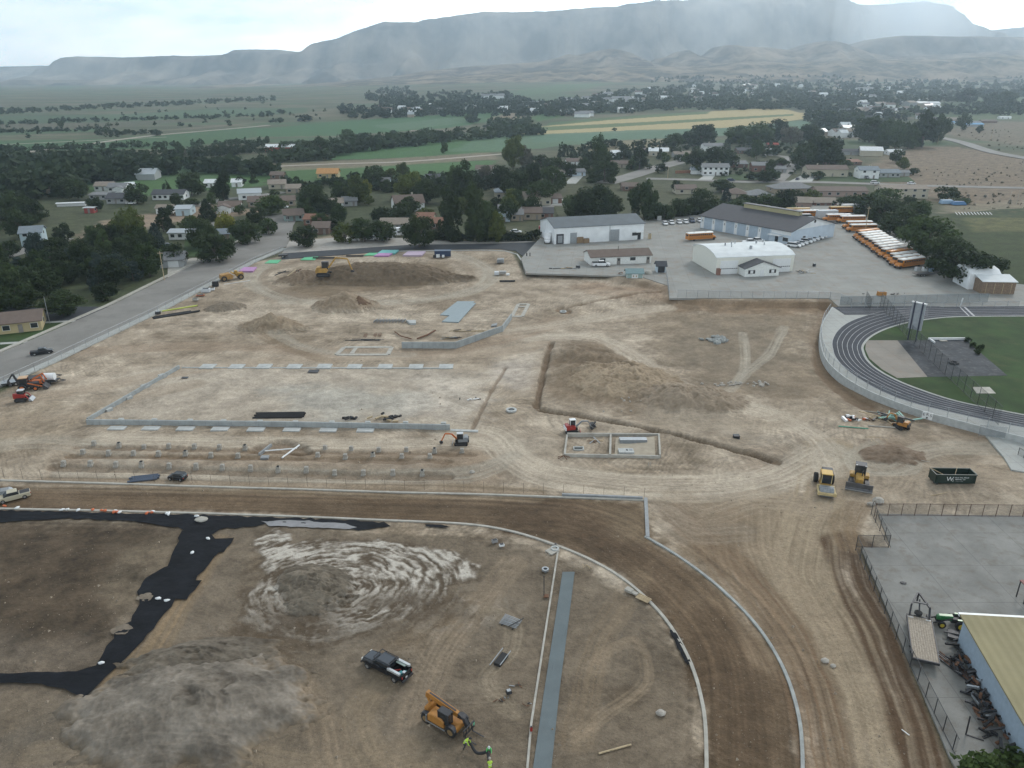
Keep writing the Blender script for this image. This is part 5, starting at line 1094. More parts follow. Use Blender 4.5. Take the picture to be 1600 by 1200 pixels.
HL=[(8,521,76,dict(rz=24,dep=10,wall='yellow',roof='brown',label='yellow-walled house with brown roof at the left edge beside the paved road',nick='the yellow-walled roadside house',win=4,pitch=.3)),(44,384,30,dict(rz=20,dep=9,wh=5,wall='blue',roof='bluegrey',label='pale blue two-storey house end showing between trees at far left',nick='the pale blue house',win=2)),(262,418,38,dict(rz=14,dep=9,wall='grey',roof='grey',label='grey-roofed garage with two white doors beside the paved road',nick='the grey garage by the road',win=2,cat='garage',name='garage',garage=1)),(287,374,46,dict(rz=3,dep=8,wall='white',roof='metal',label='long white mobile home with pale metal roof and dark windows',nick='the white mobile home',win=4,pitch=.2)),(284,337,22,dict(rz=8,dep=10,wh=3.2,wall='blue',roof='metal',label='pale metal shed beside the dark cone-shaped tree',nick='the pale metal shed',win=1,cat='shed',name='metal_shed',pitch=.2)),(256,334,24,dict(rz=4,dep=6,wall='white',roof='tan',label='low pale shed half hidden left of the dark cone tree',win=2,cat='shed',name='shed')),(262,312,48,dict(rz=4,dep=9,wh=3,wall='white',roof='dark',label='long white house with dark roof and five window bays above the brown field',nick='the long white dark-roofed house',win=6,garage=0)),(356,331,32,dict(rz=12,dep=9,wall='white',roof='brown',label='white gabled house with dark brown roof behind the yellow tree',nick='the white gabled house',win=3,wing=(-.5,6,4,2.8))),(408,323,46,dict(rz=14,dep=10,wall='tan',roof='brown',label='low wide tan house with brown roof and open carport',nick='the wide tan carport house',win=4,garage=1)),(385,312,34,dict(rz=18,dep=12,wh=3.5,wall='white',roof='metal',label='white metal workshop with a wide gable end',nick='the white gabled workshop',win=2,cat='workshop',name='workshop',pitch=.25)),(330,293,22,dict(rz=2,dep=8,wall='white',roof='white',label='small white house with white roof before the green field',nick='the small white-roofed house',win=3)),(368,292,15,dict(rz=10,dep=8,wall='white',roof='white',label='tiny white shed under the diagonal sprinkler pipe',win=1,cat='shed',name='shed')),(225,281,28,dict(rz=8,dep=14,wh=3.6,wall='grey',roof='metal',label='dark open barn with pale metal roof on the green field',nick='the open barn',win=1,cat='barn',name='barn',fine=False)),(160,298,26,dict(rz=6,dep=9,wall='white',roof='tan',label='white house with tan roof, leftmost of a row above the brown field',win=3)),(181,300,26,dict(rz=6,dep=9,wall='white',roof='grey',label='white house with several gables above the brown field',win=3,wing=(.4,5,3,2.6))),(199,298,12,dict(rz=30,dep=8,wall='white',roof='white',label='small bright white gabled house near the barn',win=1)),(152,312,26,dict(rz=4,dep=12,wh=2.6,wall='grey',roof='grey',label='flat grey-roofed building behind the small red shed',nick='the flat grey building',win=3,cat='building',name='building',pitch=.1)),(180,318,28,dict(rz=5,dep=10,wall='grey',roof='dark',label='dark-roofed house with a fenced yard beside the red shed',nick='the dark-roofed yard house',win=3)),(139,333,14,dict(rz=4,dep=4,wh=2.6,wall='red',roof='white',label='small red shed with a white flat roof in the brown field',nick='the small red shed',win=1,cat='shed',name='shed',pitch=.06)),(110,322,40,dict(rz=16,dep=3,wh=1.6,wall='white',roof='white',label='long low white trailer behind the far-left trees',nick='the long white trailer',win=0,cat='trailer',name='trailer',fine=False,pitch=.1)),(30,330,22,dict(rz=30,dep=8,wall='tan',roof='brown',label='small brown house half hidden by trees at far left',win=2)),(66,306,20,dict(rz=0,dep=8,wall='tan',roof='tan',label='tan house peeping out between dark trees at left',win=2)),(4,322,14,dict(rz=0,dep=8,wall='blue',roof='blue',label='light blue roofed house cut by the left edge',win=2)),(343,376,20,dict(rz=20,dep=7,wall='tan',roof='bluegrey',label='small bluish-roofed house between trees near the paved road',win=2)),(455,345,30,dict(rz=18,dep=9,wh=3.0,wall='green',roof='brown',label='dark green porch house with brown roof at the street corner',nick='the green porch house',win=3,porch=.8)),(440,322,34,dict(rz=14,dep=9,wall='tan',roof='brown',label='brown-roofed house above the green porch house',win=3)),(430,295,26,dict(rz=14,dep=10,wall='cream',roof='tan',label='pale gabled house by a lot of parked vehicles',nick='the pale gabled house',win=2)),(432,280,20,dict(rz=4,dep=8,wall='brown',roof='brown',label='small brown house at the edge of the green field',win=2)),(456,302,22,dict(rz=10,dep=9,wall='tan',roof='tan',label='tan flat-roofed house beside the pale gabled house',win=2)),(511,278,32,dict(rz=3,dep=10,wh=3,wall='yellow',roof='orange',label='orange-roofed timber building in front of the green field',nick='the orange-roofed building',win=3,pitch=.5)),(516,326,34,dict(rz=14,dep=9,wall='white',roof='tan',label='white house with a tall white end wall and tan roof',nick='the white end-wall house',win=3,wing=(-.6,6,4,3.2))),(544,322,22,dict(rz=14,dep=8,wall='grey',roof='grey',label='grey-roofed house beside the white end-wall house',win=2)),(490,352,28,dict(rz=-6,dep=8,wall='brick',roof='rust',label='red-brown house with rusty roof behind the corner tree',nick='the rusty-roofed house',win=2)),(500,366,26,dict(rz=2,dep=9,wall='brown',roof='brown',label='dark brown house with deep eaves between round trees',win=2)),(615,360,42,dict(rz=1,dep=9,wall='grey',roof='tan',label='tan-roofed house with grey garage doors behind the caravan',nick='the tan-roofed caravan house',win=4)),(635,328,46,dict(rz=18,dep=11,wh=3.4,wall='white',roof='brown',label='white house with tall chimney and steep brown gables',nick='the tall-chimney house',win=3,chim=1,pitch=.55,wing=(.3,6,4,3))),(664,353,26,dict(rz=-3,dep=9,wh=3.4,wall='cream',roof='rust',label='cream house with rust-coloured roof left of the tall poplars',nick='the rust-roofed cream house',win=3)),(683,358,16,dict(rz=-3,dep=8,wall='brown',roof='rust',label='small brown annex left of the tall poplars',win=2)),(675,286,22,dict(rz=5,dep=9,wh=3.2,wall='white',roof='dark',label='white house with black roof at the edge of the middle green field',nick='the black-roofed white house',win=3)),(598,290,20,dict(rz=0,dep=8,wall='blue',roof='grey',label='small bluish house under trees in the centre neighbourhood',win=2)),(757,276,26,dict(rz=-4,dep=10,wh=4.8,wall='white',roof='brown',label='tall white house with dark brown roof between big trees',nick='the tall brown-roofed house',win=2)),(788,310,30,dict(rz=5,dep=11,wh=3.4,wall='cream',roof='bluegrey',label='pale house with blue-grey hip roof behind the yellowish tree',nick='the blue-grey hip-roofed house',win=3,hip=1)),(788,346,18,dict(rz=0,dep=9,wh=5,wall='ltblue',roof='grey',label='narrow pale two-storey house right of the tall poplars',nick='the narrow pale house',win=1)),(808,345,18,dict(rz=0,dep=8,wh=3,wall='tan',roof='grey',label='small flat grey-roofed house, first left of the brown gabled house',win=2)),(832,343,28,dict(rz=0,dep=9,wh=3.2,wall='tan',roof='brown',label='tan house with low brown gable behind the warehouse corner',nick='the brown gabled house',win=2)),(853,342,22,dict(rz=0,dep=9,wh=2.8,wall='brick',roof='dark',label='dark-roofed brick house touching the left end of the white warehouse',nick='the dark-roofed brick house',win=2)),(838,321,42,dict(rz=8,dep=10,wh=4.4,wall='cream',roof='tan',label='cream split-level house with two chimneys and grey-brown roof',nick='the cream split-level house',win=4,chim=-1)),(865,318,22,dict(rz=8,dep=8,wh=2.8,wall='brick',roof='brown',label='brick garage wing with brown roof at the end of a pale driveway',nick='the brick garage',win=1,garage=1,cat='garage',name='garage')),(898,258,26,dict(rz=4,dep=9,wall='white',roof='brown',label='white house with brown roof left of the tall poplar',nick='the white house by the poplar',win=3)),(872,276,20,dict(rz=2,dep=8,wall='white',roof='tan',label='small white house behind a golden bush',win=2)),(902,275,22,dict(rz=15,dep=8,wall='ltblue',roof='grey',label='pale house with a driveway sloping down to the street',win=2)),(972,262,32,dict(rz=-3,dep=9,wall='cream',roof='brown',label='brown-roofed house with white windows beside two dark conifers',nick='the brown house by the conifers',win=3)),(965,246,20,dict(rz=0,dep=9,wh=3.6,wall='white',roof='white',label='white boxy house behind the dark conifers',win=2)),(1012,240,20,dict(rz=0,dep=8,wall='cream',roof='brown',label='low brown house between two white buildings at the field edge',win=2)),(1031,244,30,dict(rz=-10,dep=14,wh=4,wall='cream',roof='white',label='cream metal building with white roof at the field edge',nick='the cream metal building',win=2,cat='building',name='building',pitch=.3)),(1068,246,30,dict(rz=5,dep=9,wall='grey',roof='tan',label='grey low house among parked vehicles above the street',win=3)),(1119,274,40,dict(rz=-5,dep=10,wh=5.2,wall='white',roof='grey',label='white two-storey house with grey roof and a row of five windows',nick='the white two-storey house',win=5,chim=1)),(1091,272,20,dict(rz=-3,dep=8,wh=2.8,wall='white',roof='bluegrey',label='attached garage with blue-grey roof and dark door',nick='the blue-grey garage',win=1,garage=1,cat='garage',name='garage')),(1116,236,34,dict(rz=6,dep=10,wh=4.4,wall='white',roof='grey',label='white house with grey roof partly behind the wide round tree',win=3,chim=-1)),(1167,240,30,dict(rz=2,dep=9,wall='brown',roof='dark',label='long low house with slate-dark roof near a big white trailer',nick='the slate-roofed house',win=4)),(1155,262,24,dict(rz=10,dep=9,wh=2.8,wall='brown',roof='grey',label='grey-roofed low house right of the white two-storey house',win=2)),(1192,268,32,dict(rz=-4,dep=9,wh=4.2,wall='brick',roof='grey',label='red-brick split-level house with grey roof',nick='the red-brick split-level house',win=3)),(1217,270,24,dict(rz=-4,dep=8,wh=2.8,wall='grey',roof='grey',label='low grey wing joined to the red-brick split-level house',win=2)),(1208,230,16,dict(rz=0,dep=6,wh=2.6,wall='brick',roof='red',label='little red shed at the top of the cul-de-sac',nick='the little red shed',win=1,cat='shed',name='shed')),(1293,276,62,dict(rz=-2,dep=11,wh=4.6,wall='cream',roof='brown',label='long cream two-storey house with a plain brown roof',nick='the long cream house',win=4,chim=-1)),(1318,258,56,dict(rz=4,dep=14,wh=2.4,wall='brown',roof='rust',label='large house with flat rust-brown roofs behind the long cream house',nick='the flat rust-roofed house',win=3,pitch=.16)),(1330,242,40,dict(rz=-4,dep=9,wall='grey',roof='dark',label='dark-roofed house beside the cream shed building',win=3)),(1366,244,32,dict(rz=-16,dep=16,wh=4.4,wall='cream',roof='white',label='large cream metal shed with a white gable roof on the hillside',nick='the cream metal shed',win=0,cat='shed',name='metal_shed',fine=False,pitch=.3)),(1399,242,22,dict(rz=0,dep=8,wh=2.6,wall='white',roof='white',label='small white shed right of the large cream shed',win=2,cat='shed',name='shed')),(1358,279,30,dict(rz=-4,dep=10,wh=5.2,wall='white',roof='bluegrey',label='white two-storey house half with garage and blue-grey roof',nick='the blue-grey roofed garage house',win=2,garage=-1,chim=1)),(1388,277,36,dict(rz=-4,dep=9,wh=3.0,wall='grey',roof='bluegrey',label='low grey house part with white-framed bay windows',nick='the bay-window house',win=5)),(1413,275,16,dict(rz=-4,dep=6,wh=2.4,wall='grey',roof='grey',label='small grey shed right of the bay-window house',win=1,cat='shed',name='shed')),(1316,307,78,dict(rz=-2,dep=11,wh=3.0,wall='pink',roof='brown',label='long low house with pinkish red walls and brown roof behind the buses',nick='the long pinkish house',win=6,pitch=.28)),(1240,302,64,dict(rz=6,dep=12,wh=2.8,wall='tan',roof='grey',label='wide house with large grey hip roof below the street',nick='the grey hip-roofed house',win=3,hip=1)),(1414,310,70,dict(rz=-3,dep=11,wh=5.0,wall='cream',roof='tan',label='long two-storey tan house with grey-brown roof above the bus row',nick='the long two-storey tan house',win=5,pitch=.25)),(1256,327,28,dict(rz=-12,dep=10,wh=3.4,wall='pink',roof='tan',label='pinkish-tan gabled house just behind the far buses',nick='the pinkish gabled house',win=1)),(1290,325,34,dict(rz=-3,dep=9,wh=2.8,wall='brick',roof='tan',label='brick house with tan roof and white patio cover behind the far buses',nick='the brick patio house',win=3)),(1188,312,38,dict(rz=4,dep=11,wh=2.6,wall='cream',roof='grey',label='grey hip-roofed house with round drive behind the bus garage',win=2,hip=1)),(1153,310,34,dict(rz=-5,dep=11,wh=2.6,wall='cream',roof='brown',label='brown hip-roofed house right of the blue spruce',win=3,hip=1)),(1072,303,32,dict(rz=4,dep=9,wh=2.8,wall='cream',roof='brown',label='brown-roofed cream house below the street corner',nick='the brown-roofed corner house',win=2)),(1178,328,28,dict(rz=10,dep=7,wh=2.6,wall='cream',roof='brown',label='small cream house almost hidden behind the bus garage roof',win=2)),(985,298,26,dict(rz=2,dep=8,wh=2.6,wall='brown',roof='brown',label='low brown house behind the full green tree',win=2)),(1440,164,60,dict(rz=4,dep=14,wh=3,wall='white',roof='white',label='very long pale shed below the far right trees',win=0,cat='shed',name='shed',fine=False)),(1467,192,28,dict(rz=20,dep=16,wh=4,wall='grey',roof='dark',label='black-roofed barn on the right hillside',nick='the black-roofed barn',win=1,cat='barn',name='barn')),(1488,190,28,dict(rz=-14,dep=12,wh=3,wall='tan',roof='tan',label='tan house with wide pale roof beside the black-roofed barn',win=2)),(1520,195,26,dict(rz=0,dep=10,wh=3,wall='white',roof='grey',label='small white house above the blue-roofed shed',win=2)),(1522,198,30,dict(rz=-4,dep=11,wh=3,wall='grey',roof='blue',label='bright blue-roofed shed on the right hillside',nick='the bright blue-roofed shed',win=2,cat='shed',name='shed',pitch=.25)),(1490,194,22,dict(rz=0,dep=9,wh=2.6,wall='ltblue',roof='ltblue' if 0 else 'blue',label='small light-blue shed left of the blue-roofed shed',win=1,cat='shed',name='shed',pitch=.2)),(1546,192,24,dict(rz=0,dep=9,wh=2.4,wall='brown',roof='brown',label='low brown open shed right of the blue-roofed shed',win=0,cat='shed',name='shed',fine=False)),(1571,186,18,dict(rz=0,dep=6,wh=2.6,wall='white',roof='white',label='white trailer home at the far right',win=2,cat='trailer',name='trailer')),(436,238,44,dict(rz=4,dep=14,wh=4.4,wall='red',roof='white',label='long dark red barn with a white roof in the left fields',nick='the long red barn',win=0,cat='barn',name='barn',fine=False,pitch=.25)),(464,236,22,dict(rz=0,dep=8,wh=3,wall='tan',roof='tan',label='tan shed joined to the right end of the red barn',win=0,cat='shed',name='shed',fine=False)),(549,224,12,dict(rz=0,dep=8,wh=3,wall='brick',roof='rust',label='small red farmhouse in the line of dark trees',win=0,fine=False)),(650,210,16,dict(rz=0,dep=8,wh=3,wall='white',roof='tan',label='pale farmhouse behind the middle line of trees',win=0,fine=False)),(694,210,14,dict(rz=0,dep=8,wh=3,wall='cream',roof='tan',label='small cream farmhouse at the right end of the tree line',win=0,fine=False)),(1113,168,12,dict(rz=0,dep=10,wh=4,wall='white',roof='bluegrey',label='white farm building behind the golden field',win=0,cat='barn',name='barn',fine=False)),]
for px,py,wp,kw in HL:house(px,py,wp,**kw)
def smallhouse_mesh(seed):
 q=random.Random(seed);Lx,Dy,h=q.uniform(9,16),q.uniform(8,11),q.uniform(2.8,4)
 g=gable_roof(Lx,Dy,h,1.8,.4);x,y=Lx/2,Dy/2;b=MB();pr=[(-y,0),(-y,h),(0,h+1.7),(y,h),(y,0)];n=5
 b.add([(-x,a,c)for a,c in pr]+[(x,a,c)for a,c in pr],[tuple(range(n)),tuple(range(2*n-1,n-1,-1))]+[((i+1)%n,i,n+i,n+(i+1)%n)for i in range(n)])
 return b,g
SM=[]
for i in range(12):
 b,g=smallhouse_mesh(i);nb=len(b.f);b.add(g.v,g.f);o=b.build('h',WALL[['white','white','cream','tan','white','grey'][i%6]]);me=o.data
 me.materials.append(ROOF[['white','grey','tan','brown','metal','dark'][(i*5+1)%6]])
 for k,f in enumerate(me.polygons):f.material_index=1 if k>=nb else 0
 SM.append(me);bpy.data.objects.remove(o)
def town(P,n,label,group,seed,sc=1.0):
 q=random.Random(seed);xs=[p[0]for p in P];ys=[p[1]for p in P];k=0;tr=0
 while k<n and tr<4000:
  tr+=1;px,py=q.uniform(min(xs),max(xs)),q.uniform(min(ys),max(ys))
  if not inpoly(px,py,P):continue
  p=G(px,py);o=bpy.data.objects.new('house',q.choice(SM));col.objects.link(o);o.location=(p.x,p.y,p.z-.3);o.rotation_euler.z=q.uniform(-.5,.5);s=sc*q.uniform(.8,1.5);o.scale=(s,s,1.5)
  tag(o,label,'house',group);k+=1
town([(880,158),(1000,140),(1100,134),(1180,134),(1200,150),(1080,162),(900,172)],48,'tiny pale house among the trees of the far town centre','far town houses',1)
town([(1180,132),(1400,130),(1440,150),(1260,158)],26,'tiny pale house among the trees right of the far town centre','far town houses on the right',2)
town([(1300,162),(1480,160),(1440,186),(1330,190)],26,'small pale house in the cluster below the right hillside trees','houses below the right hillside',3)
town([(570,172),(860,162),(840,178),(600,186)],22,'tiny pale house in the settlement beyond the left fields','settlement houses beyond the left fields',4)
town([(880,178),(1000,174),(960,182),(880,186)],8,'tiny white house at the upper edge of the golden field','houses by the golden field',5)
town([(1260,196),(1330,192),(1330,214),(1280,220)],7,'small pale house among the trees above the cul-de-sac','houses above the cul-de-sac',6)
town([(1340,168),(1380,176),(1420,200),(1350,205)],6,'small pale house behind the big cottonwoods','houses behind the cottonwoods',7)
for px,py,wp,lab in[(970,159,22,'long white school building in the middle of the far town'),(770,154,28,'long pale roof building above the settlement trees'),(985,163,18,'second long pale building in the far town, just below the school'),(1350,143,20,'long pale building at the top of the right trees')]:
 p=G(px,py);s=SC(px,py);o=bpy.data.objects.new('building',SM[0]);col.objects.link(o);o.location=(p.x,p.y,p.z-.3);o.scale=(wp/s/12,2.2,2);tag(o,lab,'building')
# ------------------------------------------------------------------ large buildings of the school yard
def metalwall(name,c,pitch_=.5):
 m=bpy.data.materials.new(name);m.use_nodes=True;t=m.node_tree;b=t.nodes['Principled BSDF'];K=t.links.new
 b.inputs['Roughness'].default_value=.7;b.inputs['Specular IOR Level'].default_value=.2;tcn=t.nodes.new('ShaderNodeTexCoord');wv=t.nodes.new('ShaderNodeTexWave');wv.inputs['Scale'].default_value=1/pitch_/3.14;wv.bands_direction='X'
 K(tcn.outputs['Object'],wv.inputs['Vector']);n=t.nodes.new('ShaderNodeTexNoise');n.inputs['Scale'].default_value=.35;n.inputs['Detail'].default_value=6;K(tcn.outputs['Object'],n.inputs['Vector'])
 r=t.nodes.new('ShaderNodeValToRGB');e=r.color_ramp.elements;e[0].position=.3;e[1].position=.7;e[0].color=(*[v*.88 for v in c],1);e[1].color=(*[min(1,v*1.06)for v in c],1)
 K(n.outputs['Fac'],r.inputs['Fac']);K(r.outputs['Color'],b.inputs['Base Color'])
 bp=t.nodes.new('ShaderNodeBump');bp.inputs['Distance'].default_value=.05;K(wv.outputs['Fac'],bp.inputs['Height']);K(bp.outputs['Normal'],b.inputs['Normal']);return m
mw_white=metalwall('white_sheet_metal',(.80,.82,.83));mw_blue=metalwall('pale_blue_sheet_metal',(.56,.64,.72));mw_roof=metalwall('grey_standing_seam',(.12,.14,.155));mw_roofw=metalwall('white_standing_seam',(.66,.69,.70));mw_cream=metalwall('cream_sheet_metal',(.48,.44,.33))
def frame_from(a,b,z=PL):
 A,B=G(a[0],a[1],z),G(b[0],b[1],z);d=(B-A);return A,B,d.length,math.atan2(d.y,d.x)
def gablebox(t,Lx,Dy,h,rise,wm,rm,ov=.4,x0=0,name=('wall','roof'),th=.2):
 """front wall on y = 0 from x0 to x0 + Lx, depth towards +y, ridge along x"""
 mb=MB();pr=[(0,-.3),(0,h),(Dy/2,h+rise-.12),(Dy,h),(Dy,-.3)];n=5
 mb.add([(x0,a,c)for a,c in pr]+[(x0+Lx,a,c)for a,c in pr],[tuple(range(n)),tuple(range(2*n-1,n-1,-1))]+[((i+1)%n,i,n+i,n+(i+1)%n)for i in range(n)]);w_=mb.build(name[0],wm,t)
 g=gable_roof(Lx,Dy,h,rise,ov,th);g.v=[(v[0]+x0+Lx/2,v[1]+Dy/2,v[2])for v in g.v];r_=g.build(name[1],rm,t);return w_,r_
A,B,Lw,an=frame_from((866,382),(1005,374))
t=thing('warehouse','big white metal warehouse with a grey roof and roller doors','warehouse',A,an);gablebox(t,Lw,17,6.2,2.2,mw_white,mw_roof)
k=Lw/139
for x0,x1,h,mt,nm in[(3,14,3.6,m_dsteel,'dock_door'),(24,34,3.8,m_steel,'roller_door'),(86,100,4.2,m_steel,'roller_door')]:
 d=MB().box(((x0+x1)/2*k,-.06,h/2+.1),((x1-x0)*k,.14,h)).build(nm,mt,t)
 if nm=='dock_door':MB().box(((x0+x1)/2*k,-.15,h/2),((x1-x0-4)*k,.1,h-1)).build('door_leaf',m_steel,d)
MB().box((132*k,-.05,1.4),(5*k,.1,2.6)).build('door',m_glass,t);window(t,127*k,0,2.2,3.2,1.1);MB().box((130*k,-.9,3.1),(11*k,1.8,.15)).build('awning',m_white,t)
MB().box((85*k,-.1,3.1),(.15,.15,6)).build('downpipe',m_steel,t)
A,B,Lw,an=frame_from((923,415),(1017,411));t=thing('office_building','long low white office with a dark brown roof in front of the warehouse','building',A,an)
gablebox(t,Lw,8,2.9,1.4,M('office_wall',(.72,.72,.69),.8),ROOF['brown']);k=Lw/94
for x in(18,65):window(t,x*k,0,1.7,1.8,1.0)
for x in(43,89):d=MB().box((x*k,-.05,1.1),(1.1,.1,2.2)).build('door',m_door,t);MB().box((x*k,-.12,1.6),(.6,.05,.7)).build('door_window',m_glass,d)
MB().tube([(46*k,3,3.4),(46*k,3,5.4)],.08,6).build('vent_pipe',m_dsteel,t)
A,B,Lw,an=frame_from((979,440),(1004,440),0);t=thing('garden_shed','small pale green garden shed with white double doors on the dirt edge','shed',(A.x,A.y,.1),an)
gablebox(t,Lw,3.6,2.7,.9,WALL['green'],M('shed_roof',(.16,.24,.25),.8));d=MB().box((Lw*.5,-.05,1.15),(1.9,.1,2.1)).build('double_door',m_white,t)
for s in(-.45,.45):MB().box((Lw*.5+s,-.12,1.6),(.4,.05,.5)).build('door_window',M('shed_pane',(.35,.3,.22)),d)
for x in(.05,Lw-.05):MB().box((x,-.04,1.2),(.12,.12,2.9)).build('corner_trim',m_white,t)
A,B,Lw,an=frame_from((1026,426),(1040,426));t=thing('open_shelter','small open shelter with a dark gable roof at the yard corner','shelter',A,an)
gablebox(t,Lw,3.0,2.4,1.0,WALL['ltblue'],ROOF['dark']);MB().box((Lw/2,-.05,1.1),(Lw*.75,.12,2.0)).build('opening',m_glass,t)
p=G(1021,428,PL);o=thing('sand_pile','round pale pile beside the open shelter','pile',(G(1013,428,PL).x,G(1013,428,PL).y,PL));mb=MB();ico(mb,(0,0,.2),1.2,2,5,.1,(1,1,.8));mb.build('heap',m_concp,o,smooth=True)
A,B,Lw,an=frame_from((1118,429),(1238,424));k=Lw/120;t=thing('bus_workshop','white workshop with a low arched white roof, two big doors and gabled entrance','workshop',A,an)
Dy=19;h=5.2;prof=[(0,h),(2.2,h+.9),(6,h+1.5),(Dy/2,h+1.75),(Dy-6,h+1.5),(Dy-2.2,h+.9),(Dy,h)];n=len(prof)
mb=MB();pr=[(0,-.3)]+[(a,b-.08)for a,b in prof]+[(Dy,-.3)];m_=len(pr)
mb.add([(0,a,b)for a,b in pr]+[(Lw,a,b)for a,b in pr],[tuple(range(m_)),tuple(range(2*m_-1,m_-1,-1))]+[((i+1)%m_,i,m_+i,m_+(i+1)%m_)for i in range(m_)]);mb.build('wall',M('workshop_wall',(.70,.69,.62),.7,var=.06),t)
mb=MB();mb.add([(-.3,a,b+.1)for a,b in prof]+[(Lw+.3,a,b+.1)for a,b in prof]+[(-.3,a,b-.06)for a,b in prof]+[(Lw+.3,a,b-.06)for a,b in prof],[(i,i+1,n+i+1,n+i)for i in range(n-1)]+[(3*n+i,3*n+i+1,2*n+i+1,2*n+i)for i in range(n-1)]+[(0,n,3*n,2*n),(n-1,2*n-1,4*n-1,3*n-1)]+[(i,i+1,2*n+i+1,2*n+i)for i in range(n-1)]+[(n+i,n+i+1,3*n+i+1,3*n+i)for i in range(n-1)]);rf=mb.build('roof',mw_roofw,t)
for x,y,z,s in[(30,9,2.5,.5),(42,10,2.5,.35),(62,5,2.2,.9),(52,12,2.5,.3),(84,11,2.5,.6),(90,8,2.4,.35),(36,7,2.3,.3),(100,13,2.3,.3)]:
 MB().tube([(x*k,y,h+z-1.1),(x*k,y,h+z+.2)],s*.5,8).build('roof_vent',m_steel,rf)
for x0,x1 in((6,33),(87,115)):
 d=MB().box(((x0+x1)/2*k,-.06,2.1),((x1-x0)*k,.14,4.2)).build('overhead_door',m_white,t)
 for j in range(9):MB().box(((x0+(x1-x0)*(j+.5)/9)*k,-.15,1.75),(.45,.05,.22)).build('door_window',m_glass,d)
MB().box((1.2*k+.3,-.6,1.0),(5*k,1.1,2.0)).build('brick_porch',WALL['brick'],t)
gx=35*k;w2=52*k;mb=MB();a_=w2/2;pr=[(-a_,-.3),(-a_,2.8),(0,2.8+1.9),(a_,2.8),(a_,-.3)]
mb.add([(gx+a_+u,-4.5,v)for u,v in pr]+[(gx+a_+u,-.02,v)for u,v in pr],[tuple(range(5)),tuple(range(9,4,-1))]+[((i+1)%5,i,5+i,5+(i+1)%5)for i in range(5)]);e_=mb.build('entrance',M('entrance_wall',(.76,.77,.74),.8),t)
g=gable_roof(4.6,w2,2.8,1.95,.45);g.v=[(gx+a_-v[1],-2.3+v[0],v[2])for v in g.v];g.build('entrance_roof',ROOF['dark'],e_)
MB().box((gx+a_,-4.55,1.0),(1.2,.1,2.1)).build('door',m_white,e_)
for s in(-.62,.62):
 f=MB().box((gx+a_+s*a_,-4.54,1.5),(2.2,.1,1.1)).build('window',m_dsteel,e_);MB().box((gx+a_+s*a_,-4.62,1.5),(.9,.05,.9)).build('pane',m_white,f)
A=G(1234,383,PL);Bq=G(1094,356,PL);C_=G(1283,366,PL)
ux=(A-Bq);Lw=ux.length;an=math.atan2(ux.y,ux.x);t=thing('bus_garage','long pale blue garage with a dark gable roof and numbered bay doors','garage',Bq,an)
e1=Vector((math.cos(an),math.sin(an),0));e2=Vector((-math.sin(an),math.cos(an),0));Dy=min(27,max(18,(C_-A).dot(e2)))
w_,rf=gablebox(t,Lw,Dy,5.2,3.4,mw_blue,M('garage_roof',(.062,.062,.07),.85,var=.12,scale=.6),ov=.8,th=.25)
nd=6;bay=Lw*.78/nd
for i in range(nd):
 x0=i*bay+.5;d=MB().box((x0+bay*.6,-.05,2.3),(bay*.66,.12,4.4)).build('bay_door',M('bay_door_paint',(.36,.43,.50),.6),t)
 pn_=MB().box((x0+bay*.12,-.08,2.6),(bay*.24,.16,4.8)).build('door_pier',m_white,t)
def text(s,size,mat,parent,loc,rot=(R(90),0,0),name='lettering',ext=.01):
 c=bpy.data.curves.new(name,'FONT');c.body=s;c.size=size;c.extrude=ext;c.align_x='CENTER';c.align_y='CENTER';c.materials.append(mat)
 tmp=bpy.data.objects.new('tmp',c);col.objects.link(tmp);bpy.context.view_layer.update()
 me=bpy.data.meshes.new_from_object(tmp.evaluated_get(bpy.context.evaluated_depsgraph_get()));bpy.data.objects.remove(tmp)
 if not me.materials:me.materials.append(mat)
 o=bpy.data.objects.new(name,me);col.objects.link(o);o.parent=parent;o.location=loc;o.rotation_euler=rot;return o
for i,s in enumerate('654321'[:nd]):text(s,1.5,m_dsteel,t,(i*bay+.5+bay*.12,-.18,3.2),name='bay_number')
MB().box((Lw*.86,-1.2,3.0),(5,2.4,.2)).build('awning',m_white,t);MB().box((Lw*.86,-.06,1.2),(1.3,.12,2.4)).build('door',m_glass,t)
MB().box((Lw*.90,-.04,4.2),(Lw*.2,.1,1.8)).build('gable_band',m_white,t)
window(t,Lw*.95,0,1.7,2.2,1.3);window(t,Lw,Dy*.3,1.7,1.6,1.3,1,'x');MB().tube([(Lw+.05,Dy/2,7.2),(Lw+.2,Dy/2,7.2)],.6,10).build('gable_vent',m_glass,t)
mb=MB();pr=[(0,5.2),(Dy/2,8.45),(Dy,5.2)];mb.add([(Lw+.04,a,b-.02)for a,b in pr]+[(Lw+.12,a,b-.02)for a,b in pr],[(0,1,2),(5,4,3),(0,2,5,3),(2,1,4,5),(1,0,3,4)]);mb.build('gable_panel',mw_white,t)
c_=MB().box((Lw*.55,Dy/2,8.9),(Lw*.6,2.0,2.0)).build('clerestory',M('clerestory_wall',(.36,.32,.18),.7),rf);MB().box((Lw*.55,Dy/2+.1,10.0),(Lw*.62,2.7,.2)).build('clerestory_roof',m_dsteel,rf)
A,B,Lw,an=frame_from((1532,459),(1584,460));k=Lw/52;t=thing('storage_barn','white metal storage barn with a weathered wooden lean-to front','barn',A,an)
Dy=9;mb=MB();mb.box((Lw/2,2.3,1.7),(Lw,4.6,3.8));mb.build('lean_to',M('weathered_boards',(.20,.14,.095),.9,var=.35,scale=2.2),t)
